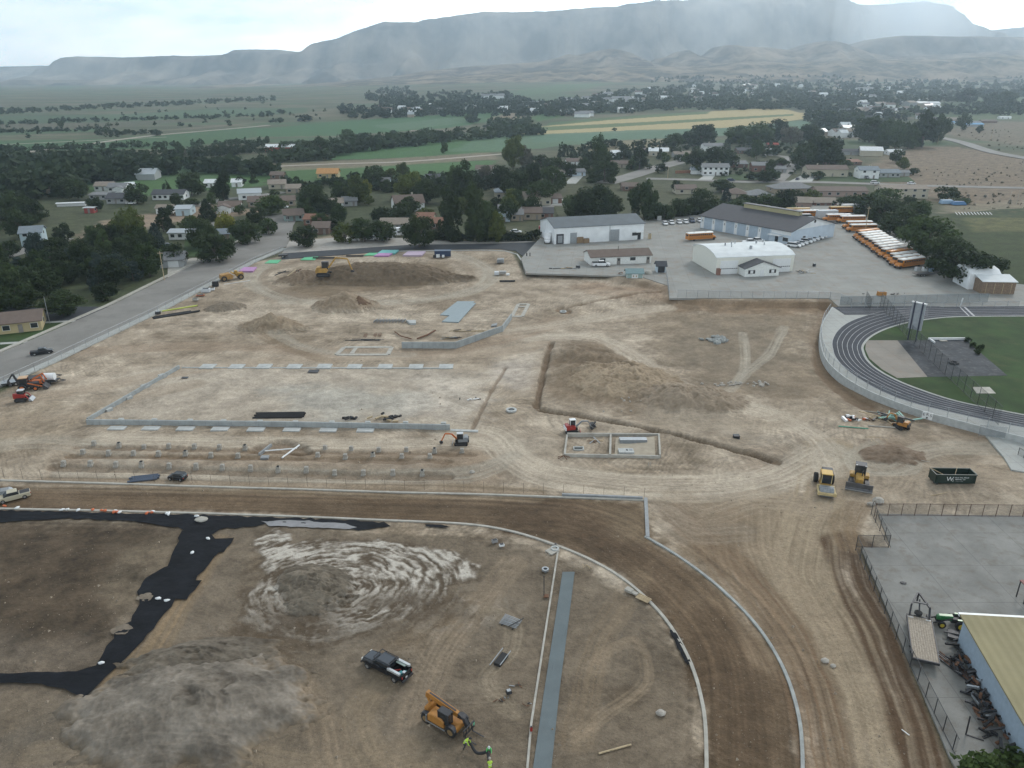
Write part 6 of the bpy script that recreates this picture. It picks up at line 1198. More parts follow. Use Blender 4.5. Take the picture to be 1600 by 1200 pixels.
rf=MB();rf.add([(-.3,-.3,3.6),(Lw+.3,-.3,3.6),(Lw+.3,5,4.6),(-.3,5,4.6),(-.3,-.3,3.45),(Lw+.3,-.3,3.45),(Lw+.3,5,4.45),(-.3,5,4.45)],[(0,1,2,3),(7,6,5,4),(0,4,5,1),(1,5,6,2),(2,6,7,3),(3,7,4,0)]);rf.build('lean_to_roof',mw_roofw,t)
mb=MB();pr=[(4.6,-.3),(4.6,4.6),(6.5,5.6),(9.5,6),(12.5,5.6),(14,4.4),(14,-.3)];n=7;mb.add([(-1.5,a,b)for a,b in pr]+[(Lw-2,a,b)for a,b in pr],[tuple(range(n)),tuple(range(2*n-1,n-1,-1))]+[((i+1)%n,i,n+i,n+(i+1)%n)for i in range(n)]);mb.build('metal_hall',mw_white,t)
for i in range(4):MB().box((Lw*(i+.5)/4,-.05,1.5),(.12,.1,3)).build('post',m_wood,t)
NWc=G(1507,963,4.0);SWc=G(1592,1108,4.0);d=SWc-NWc;an=math.atan2(d.y,d.x)+math.pi/2
t=thing('metal_building','pale blue metal building with a dirty yellow roof, cut by the right edge','building',(NWc.x,NWc.y,0),an)
Lb=d.length+9;Wb=26
MB().add([(0,0,-.3),(Wb,0,-.3),(Wb,-Lb,-.3),(0,-Lb,-.3),(0,0,3.75),(Wb,0,5.2),(Wb,-Lb,5.2),(0,-Lb,3.75)],[(3,2,1,0),(4,5,6,7),(0,1,5,4),(1,2,6,5),(2,3,7,6),(3,0,4,7)]).build('wall',M('pale_blue_wall',(.30,.37,.44),.7,var=.1),t)
m_yr=metalwall('dirty_yellow_roof',(.27,.235,.135),.9)
MB().add([(-.35,.3,3.82),(Wb,.3,5.3),(Wb,-Lb,5.3),(-.35,-Lb,3.82),(-.35,.3,4.0),(Wb,.3,5.48),(Wb,-Lb,5.48),(-.35,-Lb,4.0)],[(3,2,1,0),(4,5,6,7),(0,1,5,4),(1,2,6,5),(2,3,7,6),(3,0,4,7)]).build('roof',m_yr,t)
MB().add([(-.4,.3,4.01),(Wb,.3,5.5),(Wb,.62,5.5),(-.4,.62,4.01),(-.4,.3,3.7),(Wb,.3,5.2),(Wb,.62,5.2),(-.4,.62,3.7)],[(0,1,2,3),(7,6,5,4),(0,4,5,1),(1,5,6,2),(2,6,7,3),(3,7,4,0)]).build('roof_edge',m_white,t)
def pole(px,py,h,label,r=.14,arm=1.6,mat=m_wood,z=0):
 p=G(px,py,z);t=thing('utility_pole',label,'pole',(p.x,p.y,p.z if p.y>900 else z));MB().tube([(0,0,-.5),(0,0,h)],r,7,r*.7).build('pole',mat,t)
 if arm:MB().box((0,0,h-.6),(arm,.12,.14)).build('crossarm',mat,t)
pole(257,438,9,'brown utility pole beside the grey garage by the road');pole(1350,372,12,'thin utility pole rising between trees behind the buses');pole(1043,279,7,'pale utility pole on the bare street corner',arm=0)
pole(78,505,7,'street light pole at the car park entrance',.08,0,m_steel);pole(1465,225,10,'thin pole beside the bare hillside road');pole(1548,218,11,'thin pole on the scrubby ground at far right');pole(1332,190,8,'small distant pole above the cottonwoods')
for x in(1388,1576,1588):pole(x,320,7,'thin steel pole, %s on the slope at the right edge'%{1388:'standing alone',1576:'left one of a pair',1588:'right one of a pair'}[x],.06,0,m_steel)
a,b=G(1415,530,PL),G(1428,532,PL);an=math.atan2(b.y-a.y-2.2,b.x-a.x);t=thing('scoreboard','tall white scoreboard seen from behind on two dark posts','scoreboard',a,R(-52))
H_=9.3
for x in(.5,2.3):MB().tube([(x,0,-.3),(x,0,H_)],.16,8).build('post',M('blue_black_steel',(.02,.025,.05),.5),t)
MB().box((1.4,.25,H_*.62),(3.0,.3,H_*.66)).build('board',M('board_back',(.30,.32,.34),.6),t);MB().box((1.4,.2,H_*.97),(3.3,.5,.22)).build('top_trim',m_white,t)
# ------------------------------------------------------------------ vehicles
m_tyre=M('tyre_rubber',(.02,.02,.021),.9,var=.3);m_rim=M('wheel_rim',(.45,.45,.45),.35,.7,var=.05);m_lamp=M('headlamp_glass',(.7,.7,.68),.15);m_tail=M('tail_lamp',(.35,.02,.015),.3)
def paint(name,c,rough=.3):return M('paint_'+name,c,rough,.0,var=.05,scale=.8)
PT=dict(white=paint('white',(.74,.75,.76)),black=paint('black',(.014,.015,.018),.25),blue=paint('navy',(.02,.04,.09)),silver=paint('silver',(.35,.36,.37)),beige=paint('beige',(.42,.38,.28)),red=paint('red',(.32,.03,.025)),orange=paint('orange',(.50,.13,.03),.5),yellow=M('machine_yellow',(.40,.235,.055),.6,var=.3,scale=1.5),teleyellow=M('machine_amber',(.38,.17,.035),.5,var=.15,scale=1.5),bus=M('bus_yellow',(.52,.19,.025),.4,var=.06),green=paint('green',(.03,.16,.05)),grey=paint('grey',(.22,.23,.24)),lightgrey=paint('light_grey',(.5,.52,.54)))
def part(t,name,mat,fn,bevel=0,smooth=False):
 mb=MB();fn(mb);return mb.build(name,mat,t,smooth,bevel)
def wheel(t,x,y,r,w_,rim=None,name='wheel',n=18):
 tr=part(t,name,m_tyre,lambda b:b.loft([[(x+rr*math.cos(2*math.pi*k/n),yy,r+rr*math.sin(2*math.pi*k/n))for k in range(n)]for yy,rr in((y-w_/2,r*.86),(y-w_*.38,r),(y+w_*.38,r),(y+w_/2,r*.86))]))
 sg=1 if y>0 else-1
 part(tr,'rim',rim or m_rim,lambda b:b.tube([(x,y+sg*w_*.40,r),(x,y+sg*w_*.53,r)],r*.56,12));return tr
def rsec(x,w_,z0,z1,ch=.12):
 """rounded rectangular section at x"""
 a=w_/2;return[(x,-a+ch,z0),(x,a-ch,z0),(x,a,z0+ch),(x,a,z1-ch),(x,a-ch,z1),(x,-a+ch,z1),(x,-a,z1-ch),(x,-a,z0+ch)]
CARS={}
def make_car(kind,pt):
 t=bpy.data.objects.new('x',None);col.objects.link(t);P=PT[pt]
 L_,W_,H_=dict(sedan=(4.7,1.82,1.45),suv=(4.9,1.92,1.75),pickup=(5.8,2.0,1.9),van=(5.4,2.0,2.15),minivan=(5.0,1.95,1.75))[kind];a=L_/2;r=.34 if kind=='sedan' else .40;zb=.62 if kind=='sedan' else .75;zw={'sedan':.92,'suv':1.1,'pickup':1.22,'van':1.25,'minivan':1.05}[kind]
 part(t,'body',P,lambda b:b.loft([rsec(-a,W_*.86,.38,zw*.94),rsec(-a+.25,W_*.98,.28,zw),rsec(-a*.3,W_,.26,zw),rsec(a*.35,W_,.26,zw),rsec(a-.5,W_*.97,.28,zw*.93),rsec(a-.12,W_*.9,.3,zw*.82),rsec(a,W_*.78,.4,zw*.66)]),smooth=False)
 if kind=='pickup':c0,c1,r0,r1=-.35*a,.55*a,-.26*a,.30*a
 elif kind=='van':c0,c1,r0,r1=-a+.12,.72*a,-a+.2,.45*a
 elif kind=='sedan':c0,c1,r0,r1=-.78*a,.48*a,-.5*a,.18*a
 else:c0,c1,r0,r1=-a+.15,.58*a,-a+.45,.26*a
 part(t,'windows',m_glass,lambda b:b.loft([rsec(c0,W_*.92,zw-.08,zw+.02,.02),rsec(r0,W_*.84,zw-.08,H_-.06,.08),rsec(r1,W_*.84,zw-.08,H_-.06,.08),rsec(c1,W_*.9,zw-.08,zw+.02,.02)]))
 part(t,'roof',P,lambda b:b.loft([rsec(r0-.05,W_*.74,H_-.09,H_-.03,.02),rsec(r0+.15,W_*.80,H_-.09,H_+.02,.03),rsec(r1-.15,W_*.80,H_-.09,H_+.02,.03),rsec(r1+.05,W_*.74,H_-.09,H_-.03,.02)]))
 if kind=='pickup':part(t,'bed',M('bed_liner',(.04,.04,.045),.8),lambda b:b.box((-.68*a,0,zw+.004),(a*.58,W_*.8,.02)))
 for sx in(-.62,.64):
  for sy in(-1,1):wheel(t,sx*a,sy*(W_/2-.1),r,.24)
 for sy in(-1,1):
  part(t,'headlight',m_lamp,lambda b:b.box((a-.06,sy*W_*.33,zw*.68),(.16,.34,.16)));part(t,'tail_light',m_tail,lambda b:b.box((-a+.04,sy*W_*.4,zw*.8),(.14,.2,.22)))
 return t
def put(t,px,py,head,z=None,label=None,cat=None,name=None,group=None,by='center'):
 """head: photo pixel that the nose points towards, or a heading in degrees"""
 zz=PL+.03 if z is None else z;p=G(px,py,0 if z=='g' else zz)
 if z=='g':zz=fz(p.x,p.y);p=G(px,py,zz)
 an=R(head)if not isinstance(head,tuple)else math.atan2(*((lambda q_:(q_.y-p.y,q_.x-p.x))(G(head[0],head[1],zz))))
 t.location=(p.x,p.y,zz);t.rotation_euler=(0,0,an)
 if name:t.name=name
 tag(t,label,cat,group);return t
def car(kind,pt,px,py,head,z=None,label=None,group=None,cat=None):
 k=(kind,pt);first=k not in CARS
 if first:CARS[k]=make_car(kind,pt)
 t=CARS[k]if first else copy_tree(CARS[k])
 for q_ in('label','group'):
  if q_ in t:del t[q_]
 nm={'pickup':'pickup_truck','van':'van','suv':'parked_suv','sedan':'parked_car','minivan':'minivan'}[kind]
 return put(t,px,py,head,z,label,cat or{'pickup':'pickup truck','van':'van'}.get(kind,'car'),nm,group)
nth=['nearest the camera','second','third','fourth','fifth','sixth','seventh','eighth','farthest']
for i in range(9):
 f=i/8;car('sedan' if i%3 else 'minivan','white',1240+48*f,386-17*f,-32,label='white car in the angled row beside the bus garage, %s from the near end'%nth[i]if 0<i<8 else 'white car at the %s end of the angled row beside the bus garage'%('near' if i==0 else 'far'),group='white cars angled beside the bus garage')
for i,(x,y,k,pt)in enumerate([(1039,351,'sedan','white'),(1049,350,'sedan','white'),(1061,349,'sedan','white'),(1071,348.5,'sedan','white'),(1081,347,'suv','blue'),(1093,346.5,'sedan','white'),(1104,345.5,'sedan','white')]):
 car(k,pt,x,y,-88,label='%s car in the straight row before the hedge, %s from its left end'%('dark blue' if pt=='blue' else 'white',['first','second','third','fourth','fifth','sixth','seventh'][i]),group='cars parked before the long hedge')
car('sedan','white',1292,362,-30,label='white car half hidden behind the right corner of the bus garage')
car('pickup','white',1182,379,8,label='white pickup parked right in front of the blue bay doors');car('pickup','white',1172,381,185,label='second pale pickup parked nose to nose before the bay doors')
car('suv','white',1102,400,95,label='white car parked left of the arched-roof workshop')
t=car('pickup','white',939,416,4,label='white pickup with a black bed cover in front of the low office');t=part(t,'bed_cover',PT['black'],lambda b:b.box((-2.0,0,1.32),(1.7,1.75,.28)),.05)
car('van','white',1261,342,5,label='white van parked before the grey box truck at the far buses')
t=car('pickup','black',66,553,28,.02,'dark pickup driving on the paved road at the left');t.scale=(.78,)*3
t=car('suv','black',278,749,168,'g','small black utility vehicle standing just above the straight dirt track');t.scale=(.58,.7,.7)
car('pickup','silver',1102,270,-80,.05,'silver car on the drive of the white two-storey house')
for a in[('suv','blue',1142,283,5,'dark blue car on the street right of the white two-storey house'),('sedan','blue',1246,281,60,'dark car on the drive of the long cream house'),('suv','grey',1353,279,-80,'grey car on the drive of the blue-grey roofed garage house'),('suv','white',1367,287,0,'white car at the street before the bay-window house'),('sedan','white',1424,288,4,'white car above the long two-storey tan house'),('sedan','silver',1193,281,30,'white covered car beside the split-level drive'),('suv','white',553,376,175,'white pickup-like car left of the caravan trailer'),('pickup','white',579,375,2,'white pickup hitched to the grey cargo trailer'),('suv','blue',606,342,10,'dark car above the tan-roofed caravan house'),('sedan','white',443,325,10,'white car near the green porch house'),('suv','white',663,374,20,'white car by the big dark tree at the new road'),('sedan','white',806,364,0,'white car in the hedge shade left of the warehouse'),('sedan','blue',262,386,20,'dark car under a blue awning beside the white mobile home'),('sedan','white',205,319,5,'small white car on the brown field edge'),('suv','white',1065,252,0,'white car beside the grey low house'),('sedan','white',1280,246,20,'car at the top of the cul-de-sac')]:
 car(*a[:5],z=.04,label=a[5])
for i,(x,y)in enumerate([(5,331),(12,334),(3,339),(430,290),(440,289),(448,292),(452,287)]):
 car('sedan',['silver','white','grey'][i%3],x,y,20,.02,'small parked car in the lot %s'%('at the far left edge of the photo' if i<3 else 'behind the pale gabled house'),'cars in the %s lot'%('left edge' if i<3 else 'gabled house'))
def boxtrailer(px,py,L_,W_,H_,head,mat,label,z=.04,cab=None,name='cargo_trailer',cat='trailer',win=0):
 t=thing(name,label,cat);a=L_/2;part(t,'box',mat,lambda b:b.box((0,0,.6+H_/2),(L_,W_,H_)),.08)
 for sx in((-.1,.1)if not cab else(-.55,.0)):
  for sy in(-1,1):wheel(t,sx*a if not cab else sx*a,sy*(W_/2-.12),.42,.25)
 if cab:
  part(t,'cab',PT[cab],lambda b:b.loft([rsec(a,2.1,.5,2.3,.15),rsec(a+1.1,2.1,.5,2.3,.2),rsec(a+1.5,2.0,.5,1.5,.15),rsec(a+2.3,1.8,.5,1.25,.15)]));part(t,'windscreen',m_glass,lambda b:b.loft([rsec(a+.9,1.9,1.5,2.22,.05),rsec(a+1.48,1.9,1.45,1.6,.02)]))
  for sy in(-1,1):wheel(t,a+1.5,sy*.95,.45,.28)
 else:part(t,'hitch',m_dsteel,lambda b:b.bar((a,0,.5),(a+1.2,0,.45),.12,.1))
 for k in range(win):part(t,'window',m_glass,lambda b:b.box((-a*.6+k*a*.6,-W_/2-.01,1.9),(.9,.05,.6)))
 return put(t,px,py,head,z,label,cat)
boxtrailer(856,377,5.4,2.4,3.0,-95,PT['white'],'white box truck parked against the left end of the white warehouse',PL+.03,'white','box_truck','truck')
boxtrailer(600,374,7,2.4,2.5,180,PT['lightgrey'],'grey cargo trailer behind the white pickup on the verge');boxtrailer(613,369,9,2.5,2.7,0,PT['white'],'white and tan camper trailer with small windows behind the cargo trailer',.04,None,'camper_trailer','trailer',3)
boxtrailer(250,391,4.2,2.3,2.2,20,PT['white'],'small white trailer below the white mobile home');boxtrailer(1199,239,7,2.5,2.7,10,PT['white'],'white box trailer beside the slate-roofed house',.04)
boxtrailer(1291,341,9,2.5,2.9,6,PT['lightgrey'],'grey box trailer parked among the far buses',PL+.03);boxtrailer(1335,331,12,2.6,2.9,5,PT['white'],'long white box trailer behind the far buses',PL+.03)
def make_bus(roofm):
 t=bpy.data.objects.new('x',None);col.objects.link(t);B=PT['bus']
 part(t,'body',B,lambda b:b.loft([rsec(-5.9,2.4,.55,2.7,.12),rsec(-5.8,2.45,.5,2.78,.14),rsec(4.2,2.45,.5,2.78,.14),rsec(4.3,2.35,.55,2.7,.14)]))
 part(t,'roof',roofm,lambda b:b.loft([[(x,1.2*math.cos(math.pi*k/8)*s_,2.72+.42*math.sin(math.pi*k/8)*s_)for k in range(9)]for x,s_ in((-5.9,.9),(-5.7,1),(4.2,1),(4.4,.9))]),smooth=True)
 for x_ in(-3.2,1.6):part(t,'roof_hatch',m_steel,lambda b:b.box((x_,0,3.15),(.7,.7,.08)))
 part(t,'hood',B,lambda b:b.loft([rsec(4.3,2.2,.6,1.75,.2),rsec(5.3,2.0,.6,1.6,.25),rsec(5.7,1.8,.65,1.35,.2)]))
 part(t,'windscreen',m_glass,lambda b:b.box((4.33,0,2.2),(.06,2.0,.75)))
 for sy in(-1,1):
  for k in range(12):part(t,'window',m_glass,lambda b:b.box((-5.35+k*.8,sy*1.225,2.2),(.62,.04,.58)))
  part(t,'rub_rail',m_dsteel,lambda b:b.box((-.8,sy*1.235,1.62),(10,.04,.08)));part(t,'rub_rail',m_dsteel,lambda b:b.box((-.8,sy*1.235,1.15),(10,.04,.08)))
  for x in(-3.4,4.9):wheel(t,x,sy*1.05,.5,.3,m_dsteel)
  part(t,'headlight',m_lamp,lambda b:b.box((5.68,sy*.7,1.0),(.08,.25,.2)))
 part(t,'bumper',m_dsteel,lambda b:b.box((5.78,0,.68),(.15,2.3,.25)));part(t,'rear_window',m_glass,lambda b:b.box((-5.92,0,2.1),(.06,1.7,.6)));return t
BUS={}
def bus(fx,fy,roof,head,label,group=None,fwd=None):
 if roof not in BUS:BUS[roof]=make_bus({'w':M('bus_roof_white',(.80,.79,.76),.6,var=.06),'y':PT['bus'],'c':M('bus_roof_faded',(.50,.36,.17),.6)}[roof]);t=BUS[roof]
 else:t=copy_tree(BUS[roof])
 t.location=(fx,fy,PL+.03);t.rotation_euler=(0,0,head);t.name='school_bus';tag(t,label,'bus',group);return t
F0,F1=G(1399,420,PL),G(1334,373,PL);e0=G(1463,411,PL);bh=math.atan2(F0.y-e0.y,F0.x-e0.x)
on=['nearest','second','third','fourth','fifth','sixth','seventh','eighth','ninth','tenth','eleventh','twelfth','farthest']
for i in range(13):
 f=i/12;q_=F0.lerp(F1,f);q_=q_+Vector((math.cos(bh),math.sin(bh),0))*(-5.8+rnd.uniform(-.5,.5));rf_='y' if i in(3,12)else 'w'
 bus(q_.x,q_.y,rf_,bh,'yellow school bus with %s roof, %s of thirteen in the long slanting row'%('a yellow' if rf_=='y' else 'a white',on[i]),'school buses in the long slanting row')
def bus2(px,py,roof,hd,lab):p=G(px,py,PL);bus(p.x,p.y,roof,R(hd),lab)
bus2(1344,362,'w',184,'yellow school bus, front one of the pair behind the long row');bus2(1338,357,'w',184,'yellow school bus, rear one of the pair behind the long row')
bus2(1328,348,'w',184,'yellow school bus right of the grey box trailer, front one');bus2(1306,345.5,'w',184,'yellow school bus close behind the grey box trailer')
bus2(1257,339,'w',184,'yellow school bus with white roof behind the white van');bus2(1243,335.5,'c',184,'faded-roof school bus at the far left of the bus group');bus2(1310,333,'c',184,'faded yellow school bus at the very back of the bus group')
p=G(1095,375,PL);t=bus(p.x,p.y,'w',R(17),'single yellow school bus driving towards the first bay door of the garage')
# ------------------------------------------------------------------ machines
Y_=PT['yellow']
def track(t,x0,x1,y,w_,r,mat=None,name='track'):
 n=10;pr=[(x1-r+r*math.cos(a_),r+r*math.sin(a_))for a_ in np.linspace(-math.pi/2,math.pi/2,n)]+[(x0+r+r*math.cos(a_),r+r*math.sin(a_))for a_ in np.linspace(math.pi/2,3*math.pi/2,n)]
 o=part(t,name,mat or m_tyre,lambda b:b.side(pr,y-w_/2,y+w_/2));part(o,'roller',m_dsteel,lambda b:b.box(((x0+x1)/2,y,r),(x1-x0-r*2,w_*1.04,r*.9)));return o
def cab(t,c,d,mat,frame=None,roofm=None):
 """glass box with corner posts and roof"""
 g=part(t,'cab',m_glass,lambda b:b.box(c,(d[0]*.94,d[1]*.94,d[2])),.03)
 for sx in(-1,1):
  for sy in(-1,1):part(g,'post',frame or mat,lambda b:b.box((c[0]+sx*d[0]*.47,c[1]+sy*d[1]*.47,c[2]),(.1,.1,d[2])))
 part(g,'roof',roofm or mat,lambda b:b.box((c[0],c[1],c[2]+d[2]/2+.06),(d[0]*1.1,d[1]*1.08,.14)),.04)
def excavator(px,py,head,swing,body,armc,s,label,z='g',cabm=None,pose=((1.2,2.2),(2.8,3.2),(4.3,2.3),(4.6,.6)),blade=True,counter=None,rubber=m_tyre,roofm=None):
 t=thing('excavator',label,'excavator');B=PT[body];A_=PT[armc]
 for sy in(-1,1):track(t,-1.35,1.35,sy*.85,.42,.36,rubber)
 part(t,'undercarriage',m_dsteel,lambda b:b.box((0,0,.45),(1.2,1.3,.4)))
 h=bpy.data.objects.new('upper',None)
 cz,sz=math.cos(swing),math.sin(swing);rt=lambda x,y,z_:(x*cz-y*sz,x*sz+y*cz,z_)
 def rb(b,c,d,**k):b.box(rt(*c),d,rz=swing,**k)
 hs=part(t,'house',B,lambda b:(rb(b,(-.35,0,1.15),(2.0,1.75,.75)),rb(b,(-.95,0,1.35),(.8,1.7,.9))),.08)
 part(hs,'counterweight',counter or m_dsteel,lambda b:rb(b,(-1.4,0,1.05),(.28,1.75,.7)),.06)
 g=part(t,'cab',m_glass,lambda b:rb(b,(.25,.4,1.95),(1.15,.85,1.3)),.04)
 for sx in(-1,1):
  for sy in(-1,1):part(g,'post',cabm or m_dsteel,lambda b:rb(b,(.25+sx*.57,.4+sy*.42,1.95),(.09,.09,1.3)))
 part(g,'roof',roofm or cabm or m_dsteel,lambda b:rb(b,(.25,.4,2.66),(1.3,.98,.12)),.03)
 P=[Vector(rt(x,-.1,z_))for x,z_ in pose]
 bo=part(t,'boom',A_,lambda b:(b.bar(P[0],P[1],.24,.32),));part(bo,'cylinder',m_rim,lambda b:b.tube([P[0]+Vector((0,0,-.2)),P[0].lerp(P[1],.6)],.06,6))
 st=part(t,'stick',A_,lambda b:b.bar(P[1],P[2],.2,.26));part(st,'cylinder',m_rim,lambda b:b.tube([P[0].lerp(P[1],.7)+Vector((0,0,.25)),P[1].lerp(P[2],.3)+Vector((0,0,.25))],.05,6))
 part(t,'link',A_,lambda b:b.bar(P[2],P[3],.18,.22))
 bp_=P[3];d=Vector(rt(1,0,0));part(t,'bucket',m_dsteel,lambda b:b.box(bp_+Vector((0,0,-.15)),(.55,.65,.55),rz=swing,ry=.5,top=(1.2,1)),.05)
 if blade:part(t,'blade',B,lambda b:b.box((1.75,0,.3),(.12,1.9,.45),ry=-.1),.02)
 put(t,px,py,head,z,label,'excavator');t.scale=(s,s,s);return t
excavator(721,694,178,R(6),'grey','orange',.85,'small dark-cabbed excavator with an orange arm on the edge of the dug strip',pose=((.9,1.2),(1.9,2.3),(3.2,2.4),(4.0,.7)),roofm=PT['lightgrey'])
excavator(893,675,0,R(12),'red','grey',.85,'small white-cabbed red excavator left of the low concrete foundation',cabm=PT['white'],pose=((.9,1.2),(2.1,2.3),(3.4,2.2),(4.3,.7)),counter=PT['white'])
excavator(1408,669,100,R(35),'teleyellow','teleyellow',.85,'yellow-orange compact excavator beside the green debris heap',pose=((.9,1.2),(1.7,2.6),(2.7,2.6),(3.3,1.2)))
p=G(507,431);excavator(507,431,180,R(184),'yellow','yellow',1.55,'large yellow excavator standing on the long dirt pile',z=2.0,pose=((.9,1.6),(2.5,3.6),(4.7,3.3),(5.5,1.0)),blade=False,cabm=m_dsteel,counter=Y_)
t=thing('bulldozer','yellow bulldozer with a wide blade, next to the soil compactor','bulldozer')
for sy in(-1,1):track(t,-1.7,1.6,sy*1.05,.55,.5,m_dsteel)
part(t,'hood',Y_,lambda b:b.loft([rsec(-.1,1.15,.7,1.95,.12),rsec(1.3,1.05,.7,1.8,.12),rsec(1.6,.95,.7,1.65,.12)]));part(t,'body',Y_,lambda b:b.box((-1.0,0,1.1),(1.6,1.3,1.0)),.06)
for sy in(-1,1):part(t,'fender',Y_,lambda b:b.box((-.95,sy*1.0,1.25),(1.4,.75,.5)),.08);part(t,'push_arm',m_dsteel,lambda b:b.bar((-.4,sy*1.42,.5),(2.2,sy*1.42,.5),.16,.22))
cab(t,(-.75,0,2.35),(1.4,1.5,1.5),m_dsteel);part(t,'exhaust',m_dsteel,lambda b:b.tube([(.7,.25,1.8),(.7,.25,2.7)],.07,8))
bl=part(t,'blade',M('blade_steel',(.10,.10,.105),.5,.3,var=.3),lambda b:b.side([(2.25,.05),(2.05,.5),(2.1,1.25),(2.22,1.25),(2.18,.5),(2.42,.05)],-1.9,1.9));part(bl,'cutting_edge',M('worn_steel',(.5,.5,.5),.3,.8),lambda b:b.box((2.44,0,.08),(.1,3.85,.24),ry=.4))
for sy in(-.65,.65):part(t,'roof_light',m_lamp,lambda b:b.box((-.05,sy,3.2),(.12,.25,.16)))
put(t,1341,757,-112,'g',cat='bulldozer')
t=thing('soil_compactor','yellow soil compactor with a ridged steel drum facing the camera','compactor')
dr=part(t,'drum',M('drum_steel',(.30,.31,.31),.5,.4,var=.3,scale=3),lambda b:b.tube([(2.1,-1.0,.75),(2.1,1.0,.75)],.75,24))
part(dr,'drum_pad',m_steel,lambda b:[b.box((2.1+.77*math.cos(a_),y_,.75+.77*math.sin(a_)),(.14,.16,.14),ry=-a_)for a_ in np.linspace(0,6.0,16)for y_ in np.linspace(-.85,.85,8)])
part(t,'front_frame',M('dusty_yellow',(.48,.38,.2),.7,var=.2),lambda b:(b.box((2.1,1.15,.8),(2.1,.22,.45)),b.box((2.1,-1.15,.8),(2.1,.22,.45)),b.box((3.15,0,.8),(.3,2.5,.4)),b.box((1.0,0,.9),(.4,2.5,.5))),.04)
for sy in(-1,1):part(t,'corner_bumper',M('dusty_yellow'),lambda b:b.box((3.15,sy*1.12,.85),(.5,.42,.55)),.08)
part(t,'chassis',Y_,lambda b:(b.box((-.2,0,1.0),(2.0,1.5,.8)),b.box((-2.2,.2,1.35),(2.2,1.4,1.1))),.08);cab(t,(.1,0,2.1),(1.5,1.5,1.5),M('dusty_yellow'),roofm=M('roof_amber',(.55,.36,.1),.6))
for sy in(-1,1):wheel(t,-2.1,sy*1.15,.78,.6,m_dsteel)
part(t,'engine_cover',m_dsteel,lambda b:b.box((-2.3,.4,2.0),(2.0,1.6,.3)),.08);put(t,1288,764,-106,'g',cat='compactor')
T_=PT['teleyellow'];t=thing('telehandler','yellow telehandler with lowered boom and pallet forks near the workers','telehandler')
part(t,'chassis',T_,lambda b:(b.box((0,0,.95),(4.4,1.1,.5)),b.box((-2.0,0,1.3),(.6,1.5,.9)),b.box((2.2,0,1.0),(.5,1.9,.55))),.06)
part(t,'engine_cover',T_,lambda b:b.loft([rsec(-1.35,1.0,.75,1.65,.08),rsec(-.9,1.05,.75,1.95,.1),rsec(.55,1.05,.75,1.9,.1),rsec(.9,1.0,.75,1.6,.1)])).location.y=-.8
part(t,'side_rail',m_steel,lambda b:(b.box((-.2,-1.42,.75),(2.7,.08,.12)),b.box((-1.5,-1.35,1.1),(.1,.1,.8))))
for sx in(-1.75,1.75):
 for sy in(-1,1):wheel(t,sx,sy*1.05,.68,.42,M('rim_tan',(.2,.13,.06),.6));part(t,'fender',m_dsteel,lambda b:b.loft([[(sx+.8*math.cos(a_),sy*1.05-.25,.68+.8*math.sin(a_)),(sx+.8*math.cos(a_),sy*1.05+.25,.68+.8*math.sin(a_)),(sx+.74*math.cos(a_),sy*1.05+.25,.68+.74*math.sin(a_)),(sx+.74*math.cos(a_),sy*1.05-.25,.68+.74*math.sin(a_))]for a_ in np.linspace(.5,2.6,8)]))
cab(t,(.75,-.75,1.95),(1.4,.85,1.5),m_dsteel)
bm_=part(t,'boom',T_,lambda b:(b.bar((-2.55,.35,2.6),(1.7,.35,1.95),.46,.6),b.bar((-2.75,.35,2.6),(-2.45,.35,2.55),.55,.7)),.03)
part(bm_,'boom_slot',m_dsteel,lambda b:b.bar((-2.3,.35,2.88),(1.4,.35,2.32),.2,.04));part(bm_,'boom_extension',m_dsteel,lambda b:b.bar((1.5,.35,2.02),(2.6,.35,1.75),.3,.4));part(bm_,'decal',m_white,lambda b:b.bar((.6,.115,2.22),(1.15,.115,2.1),.03,.16))
part(t,'lift_cylinder',m_rim,lambda b:b.tube([(-.6,.35,1.3),(.8,.35,2.0)],.08,8));part(t,'boom_support',T_,lambda b:(b.bar((-2.5,.1,2.5),(-1.9,.1,1.3),.14,.3),b.bar((-2.5,.6,2.5),(-1.9,.6,1.3),.14,.3)))
part(t,'boom_head',m_dsteel,lambda b:(b.bar((2.5,.35,1.85),(3.0,.35,.95),.4,.45),b.bar((2.6,.65,1.9),(3.05,.65,1.0),.08,.2),b.tube([(2.2,.15,2.1),(2.9,.1,1.7),(3.1,.15,1.0)],.04,6)),.02)
fk=part(t,'fork_carriage',m_dsteel,lambda b:(b.box((3.25,.2,.55),(.12,1.9,.12)),b.box((3.25,.2,1.3),(.12,1.9,.12)),[b.box((3.25,.2+y_,.92),(.08,.08,.8))for y_ in(-.9,-.45,0,.45,.9)]))
for y_ in(-.5,.8):part(fk,'fork',m_dsteel,lambda b:b.box((4.0,y_,.16),(1.6,.12,.06)));part(fk,'fork_upright',m_dsteel,lambda b:b.box((3.3,y_,.5),(.07,.12,.8)))
part(fk,'sticker',M('green_plate',(.12,.4,.25),.5),lambda b:b.box((3.33,1.0,1.0),(.04,.25,.35)));put(t,695,1130,(739,1155),'g',cat='telehandler');t.scale=(.87,)*3
t=CARS.get(('pickup','black'));wt=thing('work_pickup','black crew-cab pickup with ladder rack and silver toolboxes along its bed','pickup truck');Bk=PT['black']
part(wt,'body',Bk,lambda b:b.loft([rsec(.2,2.0,.5,1.3,.08),rsec(1.4,2.03,.48,1.32,.1),rsec(2.4,2.0,.5,1.25,.12),rsec(3.0,1.9,.5,1.2,.18),rsec(3.15,1.7,.6,1.05,.15)]));part(wt,'cabin_body',Bk,lambda b:b.box((-.4,0,.9),(1.6,2.0,.8)),.06)
